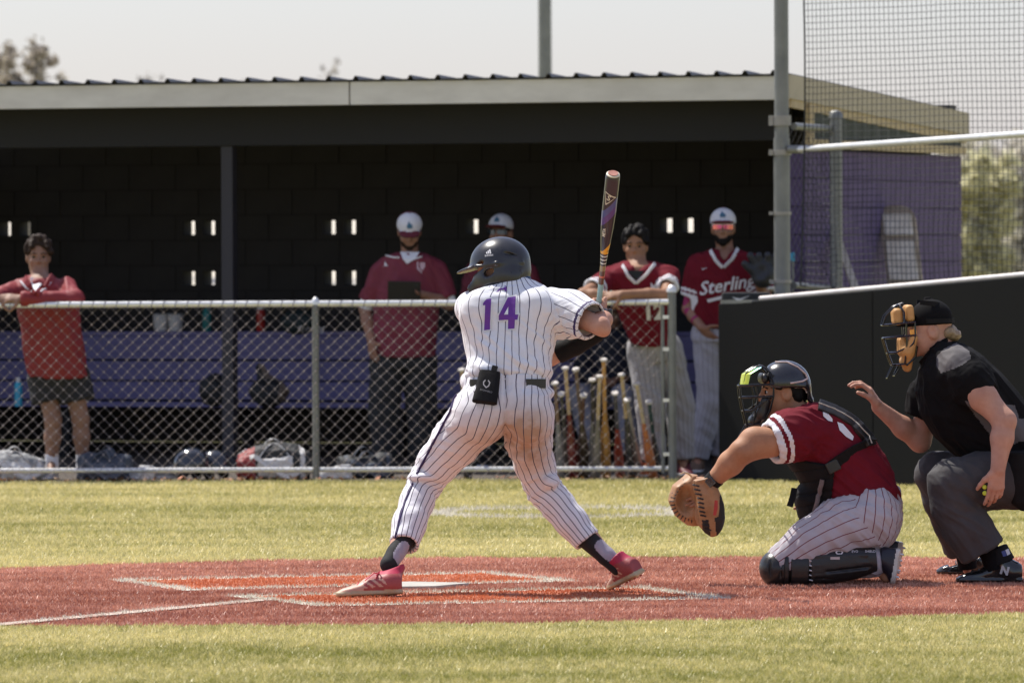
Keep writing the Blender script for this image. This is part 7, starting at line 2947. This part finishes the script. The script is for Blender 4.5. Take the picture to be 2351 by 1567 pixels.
# player with orange mirrored glasses at the end of the fence
b5, j5, base5, J5, H5, S5 = bg_person(
    'player in white cap and orange mirrored sunglasses wearing maroon jersey and grey trousers', 46.2, (1660, 524), V(-.06, -1, .02),
    [(574, 1630, 1694, .09), (588, 1594, 1740, .12), (640, 1580, 1750, .14), (700, 1587, 1746, .14), (752, 1594, 1740, .135)],
    [(1602, 612, 0), (1736, 612, 0)], [(1580, 708, .03), (1764, 696, -.04)], [(1612, 752, -.12), (1742, 652, -.24)],
    [(1628, 772, 0), (1694, 772, 0)], [(1632, 920, -.02), (1668, 926, .06)], [(1602, 1052, 0), (1650, 1046, .10)],
    m_skin_brown, m_maroon, m_greyp2, sleeve=.70, bands=m_white_cloth, cap=(m_cap_w, m_cap_m, .05, m_logo_b), glasses=(m_visor_rev, m_white_print), beard=m_hair_black,
    hands=[(V(.6, -.1, -.7), V(.5, .6, .2), 1, (.4,) * 4), (V(-.2, -.3, 1), V(-.5, .7, .2), -1, (.5,) * 4)], stripes=True, shoe_m=mat('brown_shoe', (.14, .09, .06), .6), pants_r=(.112, .088, .074), vneck=(1660, 612))
mb = MB()
s_, e_, w_ = J5((1602, 612, 0)), J5((1580, 708, .03)), J5((1612, 752, -.12))
mb.tube([s_ * .32 + e_ * .68, e_, e_ * .35 + w_ * .65], [.050, .047, .041], 14)
mb.build('arm_sleeve', mat('magenta_sleeve', (.30, .010, .10), .6), j5, base=base5, smooth=True)
mb = MB()
mb.strip(surf_pts(j5, subdiv([(1630, 576), (1642, 598), (1658, 614)], 4), 46.2, .006), V(.5, -.5, .3), .026, .006)
mb.strip(surf_pts(j5, subdiv([(1694, 572), (1678, 596), (1660, 614)], 4), 46.2, .006), V(-.5, -.5, .3), .026, .006)
mb.build('neck_trim', m_white_cloth, j5, base=base5)
project_text('team_script', 'Sterling', .13, P(1668, 655, 45.9), nrm(V(1, 0, .16)), nrm(V(-.16, 0, 1)), V(0, 1, 0), j5, m_white_print, j5, base5, .005, shear=.35, bold=.002)
project_mesh('script_tail', [[(-.11, -.012), (.10, .018), (.11, .0), (-.10, -.035)]], P(1660, 680, 45.9), nrm(V(1, 0, .1)), V(0, 0, 1), V(0, 1, 0), j5, m_white_print, j5, base5, .005, 3)
project_mesh('chest_mark', [[(-.022, .004), (-.014, -.008), (.022, .012), (-.010, .0)]], P(1620, 617, 45.9), V(1, 0, 0), V(0, 0, 1), V(0, 1, 0), j5, m_white_print, j5, base5, .005, 1)
# his dark glove
gp = J5((1752, 628, -.27))
Fg = Field(gp - .22, gp + .22, .009)
Fg.ell(gp, (.085, .06, .10), None, .02)
for k in range(4):
    a = -.5 + .35 * k
    Fg.cone(gp + V(-.05 + .035 * k, 0, .04), gp + V(-.09 + .06 * k, -.02, .13), .028, .022, .012)
Fg.cone(gp + V(-.06, -.01, 0), gp + V(-.13, -.03, .07), .028, .022, .015)
Fg.ell(gp + V(-.02, -.07, .02), (.05, .04, .06), None, .02, 'sub')
go = sculpt('fielders_glove', Fg, m_glov, None, gp, disp=lambda v, n: folds(v, 91, np.diag([12, 12, 12]), .010))
tag(go, 'dark leather glove held up by the player in orange sunglasses', 'glove')

# seated player behind the bats
m_greyflat = mat('grey_trousers', (.34, .34, .39), .85, bump=.3)
bg_person('player in dark jacket and grey trousers seated on the bench behind the bats', 48.25, (1404, 722), V(-.15, -1, -.05),
          [(756, 1372, 1436, .09), (770, 1346, 1462, .12), (830, 1345, 1463, .14), (885, 1350, 1460, .15), (915, 1352, 1458, .15)],
          [(1356, 790, 0), (1452, 790, 0)], [(1338, 850, -.12), (1468, 850, -.12)], [(1368, 868, -.32), (1436, 868, -.32)],
          [(1376, 908, 0), (1434, 908, 0)], [(1332, 908, -.44), (1430, 908, -.46)], [(1362, 1046, -.42), (1450, 1042, -.46)],
          m_skin_brown, mat('dark_navy_jacket', (.010, .014, .030), .7, bump=.3), m_greyflat, long_sleeve=True, hair=(m_hair_black, dict(hem=-.03, front=.05)),
          hands=[(V(.8, -.5, 0), V(0, 0, -1), 1, (.5,) * 4), (V(-.8, -.5, 0), V(0, 0, -1), -1, (.5,) * 4)], stripes=False, pants_r=(.095, .08, .07))
# ---------------------------------------------------------------- equipment
# bats standing knob up against the fence
bat_specs = [  # knob px, py, foot px, tilt depth, handle colour, barrel colour, label
    (1060, 846, 1075, .10, (.45, .33, .20), (.05, .05, .05), 'bat knob left of the batter hip, standing behind the fence'),
    (1274, 877, 1290, .18, (.20, .13, .09), (.20, .20, .195), 'bat with dark handle, leftmost in the row behind the batter'),
    (1298, 842, 1318, .12, (.52, .38, .22), (.13, .012, .012), 'tall bat with tan handle and dark red barrel'),
    (1322, 845, 1348, .22, (.16, .11, .08), (.05, .035, .02), 'bat with brown handle beside the red barrelled one'),
    (1360, 869, 1362, .16, (.04, .035, .03), (.10, .10, .10), 'black handled bat with pale knob in the middle of the row'),
    (1377, 861, 1368, .10, (.55, .42, .24), (.20, .18, .14), 'bat with tan handle just left of the orange one'),
    (1386, 823, 1392, .14, (.50, .27, .08), (.40, .20, .05), 'tallest bat, amber wood handle and barrel'),
    (1427, 857, 1452, .12, (.50, .37, .20), (.03, .03, .03), 'bat with tan handle and black barrel right of the amber one'),
    (1461, 878, 1500, .10, (.55, .44, .28), (.50, .16, .05), 'rightmost bat with bright white knob near player 12'),
    (1288, 902, 1306, .30, (.06, .06, .06), (.12, .115, .11), 'short grey bat low behind the red barrelled one'),
    (1340, 905, 1330, .34, (.10, .05, .03), (.09, .02, .015), 'low dark brown bat between the brown and black handles'),
    (1412, 900, 1424, .30, (.07, .07, .08), (.28, .05, .03), 'low black handled bat with rusty barrel beside the amber one'),
    (1440, 915, 1470, .26, (.30, .28, .25), (.24, .235, .225), 'low pale bat leaning toward the rightmost one'),
    (1490, 920, 1512, .22, (.03, .07, .07), (.05, .05, .05), 'low dark teal handled bat by the end post'),
]
for k, (kx, ky, fx, dep, hc_, bc_, lab) in enumerate(bat_specs):
    Yk = FY + .035 + .012 * (k % 3)
    kn_ = P(kx, ky, Yk)
    ft = P(fx, 1100, FY + .16 + dep)
    ft[2] = .012
    Lb = np.linalg.norm(kn_ - ft)
    d = nrm(ft - kn_)
    m_h = mat('bat_grip', hc_, .6, vs=30)
    m_b = mat('bat_barrel', bc_, .3, vs=20, coat=.3)
    m_k = mat('bat_knob', (.62, .58, .54), .4, vs=30)
    root = empty('standing_bat', kn_ * V(1, 1, 0), lab, 'bat', 'bats standing behind the fence')
    bs_ = kn_ * V(1, 1, 0)
    q = .36 * Lb / .84
    mb = MB()
    mb.lathe(kn_, kn_ + d, [(0, .022), (.004, .026), (.014, .026), (.020, .017)], 14)
    mb.build('knob', m_k, root, base=bs_, smooth=True)
    mb = MB()
    mb.lathe(kn_, kn_ + d, [(.0195, .0150), (.04, .0135), (q, .0132)], 12)
    mb.build('handle', m_h, root, base=bs_, smooth=True)
    mb = MB()
    mb.lathe(kn_, kn_ + d, [(q - .0005, .0136), (q + .08, .019), (q + .2, .031), (Lb - .02, .033), (Lb, .028)], 16)
    mb.build('barrel', m_b, root, base=bs_, smooth=True)


def lump(name, label, cat, c, rad, m, seed, amp=.02, extra=None, h=.011, group=None, mats=None, region=None, freq=9):
    c = np.asarray(c, float)
    Fl = Field(c - np.array(rad) * 1.6 - .06, c + np.array(rad) * 1.6 + .06, h)
    Fl.ell(c, rad, None, .02)
    if extra:
        extra(Fl, c)
    Fl.clip(V(c[0], c[1], .008), V(0, 0, -1))
    b = V(c[0], c[1], max(.0, c[2] - rad[2]))
    o = sculpt(name, Fl, mats or m, None, b, disp=lambda v, n: folds(v, seed, np.diag([freq, freq, freq * 1.3]), amp * 1.5) + folds(v, seed + 7, np.diag([22, 18, 26]), amp * .7), region=region)
    return tag(o, label, cat, group), b


m_gear_g = mat('grey_bag', (.16, .17, .18), .7, vs=9, col2=(.42, .42, .42), bump=.4, bs=60)
m_gear_n = mat('navy_bag', (.030, .040, .060), .7, vs=9, col2=(.07, .085, .11), bump=.4, bs=60)
m_gear_k = mat('black_bag', (.012, .014, .016), .7, vs=9, col2=(.03, .032, .034), bump=.4, bs=60)
m_gear_w = mat('white_gear', (.55, .54, .53), .6, vs=12, col2=(.70, .69, .68), bump=.3, bs=60)
m_gear_r = mat('red_gear', (.24, .02, .02), .6, vs=12, bump=.3, bs=60)


def strap(parent, base, pts, m, r=.012):
    mb = MB()
    mb.tube(pts, r, 7)
    return mb.build('strap', m, parent, base=base, smooth=True)


gy_ = FY + .34


def duffel(label, px, L, r, yaw, m_body, m_trim, seed, slump=.25, peak=0.0, Yc=None, m_acc=None):
    """a slumped sports bag: sagging body, end pocket, zip, two carrying straps and a shoulder strap"""
    Yc = Yc or gy_
    g = P(px, 1080, Yc)
    c = V(g[0], Yc, 0)
    ax = V(math.cos(yaw), math.sin(yaw), 0)
    sd = V(-ax[1], ax[0], 0)
    if sd[1] > 0: sd = -sd
    Fd = Field(c - V(L, L, .02), c + V(L, L, r * 3), .010)
    n_ = 7
    secs = []
    for k in range(n_):
        t = k / (n_ - 1)
        hgt = r * (1 - slump * math.sin(t * 5 + seed)) * (.72 if k in (0, n_ - 1) else 1.0)
        secs.append((t, 0, 0, r * (1.12 if 0 < k < n_ - 1 else .85), hgt))
    Fd.loft(c - ax * L / 2 + V(0, 0, r * .78), c + ax * L / 2 + V(0, 0, r * .78), sd, secs, .02, e=2.7)
    if peak:
        Fd.cone(c + V(0, 0, r), c + ax * .03 + V(0, 0, r + peak), r * .75, r * .22, .06)
    Fd.box(c + sd * r * .98 + V(0, 0, r * .72), (L * .26, r * .30, r * .48), np.array([ax, sd, EZ]), .03, .015)
    Fd.clip(c + V(0, 0, .008), V(0, 0, -1))
    msx = [m_body, m_trim] + ([m_acc] if m_acc else [])

    def reg(C):
        u = (C - c) @ ax / L
        w_ = (C - c) @ sd
        rr = np.zeros(len(C), int)
        rr[np.abs(np.abs(u) - .40) < .035] = 1
        rr[(np.abs(u) < .25) & (w_ > r * 1.18)] = 1
        if m_acc: rr[(u < -.28) & (w_ > 0)] = 2
        return rr

    def dsp(v, n):
        return folds(v, seed, dirM(ax, 5, 16), .022) + folds(v, seed + 5, np.diag([26, 26, 30]), .012) + folds(v, seed + 9, dirM(V(0, 0, 1), 6, 20), .010)
    o = sculpt('equipment_bag', Fd, msx, None, c, region=reg, disp=dsp)
    tag(o, label, 'bag', 'sports bags on the dugout floor')
    mb = MB()
    mb.tube([c + ax * L * (-.42 + .84 * k / 8) + V(0, 0, r * 1.62 + .012 * math.sin(k * 1.7 + seed)) + sd * .01 for k in range(9)], .006, 5)
    mb.build('zip', m_trim, o, base=c, smooth=True)
    for s_, up_ in ((-1, .06), (1, .03)):
        mb = MB()
        pts = []
        for k in range(9):
            t = -1 + 2 * k / 8
            pts.append(c + ax * L * .22 * t + sd * (r * (.35 + .75 * abs(t)) * s_) + V(0, 0, r * 1.25 + (r * .55 + up_) * math.cos(t * 1.5)))
        mb.strip(pts, sd, .028, .006)
        mb.build('carry_strap', m_trim, o, base=c)
    mb = MB()
    pts = [c - ax * L * .5 + V(0, 0, r), c - ax * L * .3 + sd * r * 1.4 + V(0, 0, r * 1.3), c + sd * r * 1.75 + V(0, 0, r * .5), c + ax * L * .2 + sd * r * 1.8 + V(0, 0, .03), c + ax * L * .45 + sd * r * 1.2 + V(0, 0, r * .8), c + ax * L * .5 + V(0, 0, r)]
    q = []
    for k in range(len(pts) - 1):
        for t in (0, .33, .66):
            q.append(pts[k] * (1 - t) + pts[k + 1] * t + V(0, 0, .01 * math.sin(k + t * 3)))
    mb.strip(q, V(0, .4, 1), .032, .005)
    mb.build('shoulder_strap', m_trim, o, base=c)


duffel('grey and white gear bag at the left edge under the fence rail', 34, .40, .10, .15, m_gear_g, m_gear_w, 3)
duffel('dark navy gear bag slumped beside the red jacket player', 242, .34, .10, -.2, m_gear_n, mat('slate_trim', (.10, .11, .13), .7), 5, .3, .10)
duffel('white, red and black gear bag behind the fence left of the middle post', 628, .48, .125, .1, m_gear_k, m_gear_w, 8, .2, .05, gy_ + .05, m_gear_r)
duffel('dark bag behind the white shoe right of the middle post', 838, .36, .09, .25, m_gear_k, m_gear_n, 12, .3, .0, gy_ + .25)
o, b = lump('equipment_bag', 'black rucksack lying on the bench left of the dugout post', 'bag', D(0, 0, 0) * 0 + V(P(492, 900, 49.0)[0], P(492, 900, 49.0)[1], .545), (.10, .10, .115), m_gear_k, 104, .02)
strap(o, b, [P(480, 880, 48.9), P(492, 862, 48.9), P(506, 880, 48.9)], m_gear_k, .009)
o, b = lump('equipment_bag', 'tan and black bag on the bench right of the dugout post', 'bag', V(P(618, 900, 48.9)[0], P(618, 900, 48.9)[1], .525), (.14, .10, .095), None, 105, .02,
            lambda Fl, c: Fl.cone(c, c + V(-.06, 0, .18), .06, .025, .05), mats=[m_gear_k, mat('tan_canvas', (.22, .17, .13), .8)],
            region=lambda C: (vnoise(C * 6, 8) > .55).astype(int))
strap(o, b, [P(590, 880, 48.8), P(600, 850, 48.8), P(612, 880, 48.8)], m_gear_k, .009)
o, b = lump('equipment_bag', 'dark green bag with pale lettering on the bench shelf', 'bag', D(0, 0, 0) * 0 + np.append(P(690, 752, 49.4)[:2], 1.045), (.15, .09, .085), mat('dark_teal_bag', (.010, .022, .024), .7, bump=.4), 106, .015)
project_text('lettering', 'Sterling', .07, P(712, 755, 49.2), V(1, 0, .05), V(0, 0, 1), V(0, 1, 0), o, m_gear_w, o, b, .004, shear=.3)

# helmets on the ground
def ground_helmet(c, yaw, label, k=1.0):
    c = np.asarray(c, float)
    Hm = Head(c, V(math.cos(yaw), math.sin(yaw), 0), k=k)
    E = Field(c - .2, c + .2, .009)
    E.ell(Hm.p(0, 0, 0), (.135 * k, .115 * k, .115 * k), Hm.R, .01)
    E.cone(Hm.p(0, .09, -.03), Hm.p(.02, .09, -.07), .05, .045, .02, sq=(Hm.R[1], .5))
    E.cone(Hm.p(0, -.09, -.03), Hm.p(.02, -.09, -.07), .05, .045, .02, sq=(Hm.R[1], .5))
    E.ell(Hm.p(.12, 0, -.02), (.075, .085, .012), Hm.R, .01)
    E.ell(Hm.p(0, 0, -.03), (.115 * k, .096 * k, .112 * k), Hm.R, .004, 'sub')
    E.box(Hm.p(.1, 0, -.12), (.1, .07, .085), Hm.R, .02, .01, 'sub')
    b = V(c[0], c[1], c[2] - .11)
    o = sculpt('spare_helmet', E, mat('navy_gloss_shell', (.015, .02, .03), .15, coat=.6), None, b)
    tag(o, label, 'helmet', 'helmets on the dugout floor')
    E = Field(c - .2, c + .2, .009)
    E.ell(Hm.p(0, 0, -.01), (.108 * k, .090 * k, .10 * k), Hm.R, .01)
    E.ell(Hm.p(0, 0, -.035), (.095 * k, .078 * k, .095 * k), Hm.R, .004, 'sub')
    E.clip(Hm.p(0, 0, -.05), -Hm.R[2])
    sculpt('padding', E, m_gear_k, o, b)


ground_helmet(P(440, 1066, gy_ - .02) * V(1, 1, 0) + V(0, 0, .115), 2.6, 'shiny dark helmet on the floor with a bright sun glint')
ground_helmet(P(492, 1068, gy_ + .12) * V(1, 1, 0) + V(0, 0, .105), -.6, 'dull dark helmet next to the shiny one', .92)


def loose_shoe(c, yaw, m, label, cut=None):
    c = np.asarray(c, float)
    fd = V(math.cos(yaw), math.sin(yaw), 0)
    heel, toe = c - fd * .14, c + fd * .14
    heel[2] = toe[2] = .012
    aa = heel + fd * .055 + V(0, 0, .10)
    Fs, fw, upn, sidev, Lf = mk_shoe(None, None, heel, toe, V(0, 0, 1), None, None, aa, h=.009)
    b = V(c[0], c[1], 0)
    o = sculpt('loose_shoe', Fs, [m, m_white_cloth], None, b, region=lambda C: (C[:, 2] < .032).astype(int))
    tag(o, label, 'shoe', 'shoes on the dugout floor')
    mb = MB()
    for k in range(4):
        t = .40 + .09 * k
        hh = np.interp(t, [.33, .48, .62, .78], [.092, .074, .061, .048])
        q = heel + fw * (Lf * t) + upn * hh
        mb.tube([q - sidev * .024 - upn * .01, q + upn * .003, q + sidev * .024 - upn * .01], .004, 5)
    mb.build('laces', m_gear_k, o, base=b)


loose_shoe(P(318, 1072, gy_ - .1), 2.3, m_gear_w, 'white and grey shoe lying right of the navy bag')
loose_shoe(P(362, 1074, gy_ + .0), .4, mat('grey_shoe', (.25, .25, .25), .6), 'grey shoe left of the shiny helmet')
loose_shoe(P(762, 1070, gy_ - .05), 2.8, m_gear_w, 'white shoe just right of the middle fence post')
loose_shoe(P(1480, 1078, gy_ + .05), 1.9, mat('orange_shoe', (.55, .14, .04), .6), 'orange shoe near the foot of player 12')


# bottles and cups on the bench shelf
def shelf_thing(px, prof, m, label, name, cat, cap_m=None, cap_prof=None, Yb=None):
    best = None
    for k in range(700):
        aa = k * .0125
        q = D(aa, BD + .08, .966)
        x, _ = px_of(q)
        if best is None or abs(x - px) < best[0]:
            best = (abs(x - px), q)
    q = best[1]
    mb = MB()
    mb.lathe(q, q + EZ, prof, 16)
    o = mb.build(name, m, base=q, smooth=True)
    o.location = Vector(q)
    tag(o, label, cat)
    if cap_m is not None:
        mb = MB()
        mb.lathe(q, q + EZ, cap_prof, 14)
        mb.build('cap', cap_m, o, base=q, smooth=True)
    return o


bp = [(0, .030), (.005, .034), (.14, .034), (.17, .026), (.18, .014), (.20, .014)]
shelf_thing(476, bp, mat('teal_plastic', (.02, .20, .20), .4), 'teal bottle on the bench shelf left of the dugout post', 'drink_bottle', 'bottle', mat('teal_cap', (.015, .12, .12), .4), [(.198, .017), (.225, .017), (.23, .012)])
shelf_thing(598, bp, mat('red_plastic', (.42, .03, .02), .4), 'red bottle with white shoulder right of the dugout post', 'drink_bottle', 'bottle', m_gear_w, [(.168, .030), (.19, .024), (.215, .016), (.225, .012)])
cupp = [(0, .045), (.005, .05), (.06, .056), (.125, .060), (.13, .058)]
shelf_thing(370, cupp, m_gear_w, 'left one of two white tubs on the bench shelf', 'white_tub', 'tub', m_gear_g, [(.128, .062), (.138, .062), (.142, .05)])
shelf_thing(404, cupp, m_gear_w, 'right one of two white tubs on the bench shelf', 'white_tub', 'tub', m_gear_g, [(.128, .062), (.138, .062), (.142, .05)])
shelf_thing(150, cupp, mat('brown_card', (.16, .10, .06), .8), 'brown tub behind the red jacket player', 'brown_tub', 'tub', m_gear_k, [(.128, .062), (.138, .062)])
bq = P(42, 800, FY + .5)
mb = MB()
sb = V(P(42, 800, 48.9)[0], 48.9, .431)
mb.lathe(sb, sb + EZ, [(0, .03), (.16, .03), (.18, .022)], 14)
o = mb.build('drink_bottle', mat('sky_blue_plastic', (.03, .35, .50), .4), base=sb, smooth=True)
o.location = Vector(sb)
tag(o, 'sky blue bottle on the bench by the red jacket player', 'bottle')
mb = MB()
mb.lathe(sb, sb + EZ, [(.179, .018), (.21, .018), (.215, .012)], 12)
mb.build('cap', m_gear_w, o, base=sb, smooth=True)

# bag standing behind the near end of the black wall
bgc = P(1712, 676, 45.15)
bgb = V(bgc[0], bgc[1], 0)
root = empty('bag_stand', bgb, 'black bag with white mark on a stand behind the black wall end', 'bag')
mb = MB()
mb.box(V(bgc[0], bgc[1], 1.21), (.165, .10, .075))
bo_ = mb.build('bag_body', m_gear_k, root, base=bgb, bevel=.015)
mb = MB()
for sx in (-1, 1):
    mb.tube([V(bgc[0] + .1 * sx, bgc[1], 0), V(bgc[0] + .1 * sx, bgc[1], 1.14)], .014, 8)
mb.build('stand_leg', m_galvdull, root, base=bgb)
mb = MB()
mb.add([V(bgc[0] - .10, bgc[1] - .103, 1.255), V(bgc[0] - .055, bgc[1] - .103, 1.225), V(bgc[0] + .03, bgc[1] - .103, 1.265), V(bgc[0] - .045, bgc[1] - .103, 1.242)], [(0, 1, 2, 3)])
mb.build('white_mark', m_white_print, bo_, base=bgb)
# blue cup hooked by the tall post, small orange topped thing on the wall
q = P(1820, 592, 45.6)
mb = MB()
mb.lathe(V(q[0], q[1], 0), V(q[0], q[1], 1), [(0, .010), (1.50, .010)], 10)
o = mb.build('blue_topped_stake', m_galvdull, base=V(q[0], q[1], 0), smooth=True)
o.location = (q[0], q[1], 0)
tag(o, 'thin stake with a small blue top just right of the tall post', 'stake')
mb = MB()
mb.lathe(V(q[0], q[1], 0), V(q[0], q[1], 1), [(1.498, .016), (1.55, .017), (1.56, .010)], 10)
mb.build('top', mat('blue_cap', (.04, .30, .45), .4), o, base=V(q[0], q[1], 0), smooth=True)

# fallen leaves along the foot of the fence
r3 = np.random.default_rng(5)
nl = 420
lx = r3.uniform(X0, 1.3, nl)
ly = FY + r3.normal(-.03, .07, nl)
a = r3.uniform(0, 6.28, nl)
sz = r3.uniform(.010, .028, nl)
cen = np.stack([lx, ly, r3.uniform(.012, .035, nl)], 1)
u = np.stack([np.cos(a), np.sin(a), r3.uniform(-.5, .7, nl)], 1)
w = np.stack([-np.sin(a), np.cos(a), r3.uniform(-.5, .7, nl)], 1)
v = np.stack([cen - u * sz[:, None], cen + w * sz[:, None] * .6, cen + u * sz[:, None], cen - w * sz[:, None] * .6], 1).reshape(-1, 3)
t = r3.random((nl, 1))
cols = np.repeat(V(.45, .16, .07) * t + V(.30, .20, .11) * (1 - t), 4, axis=0)
tag(np_mesh('fallen_leaves', v, np.arange(len(v)).reshape(-1, 4), attr_color_mat('leaf_litter', 'col', .7), cols), 'dry orange brown leaves along the foot of the fence', 'leaves', kind='stuff')
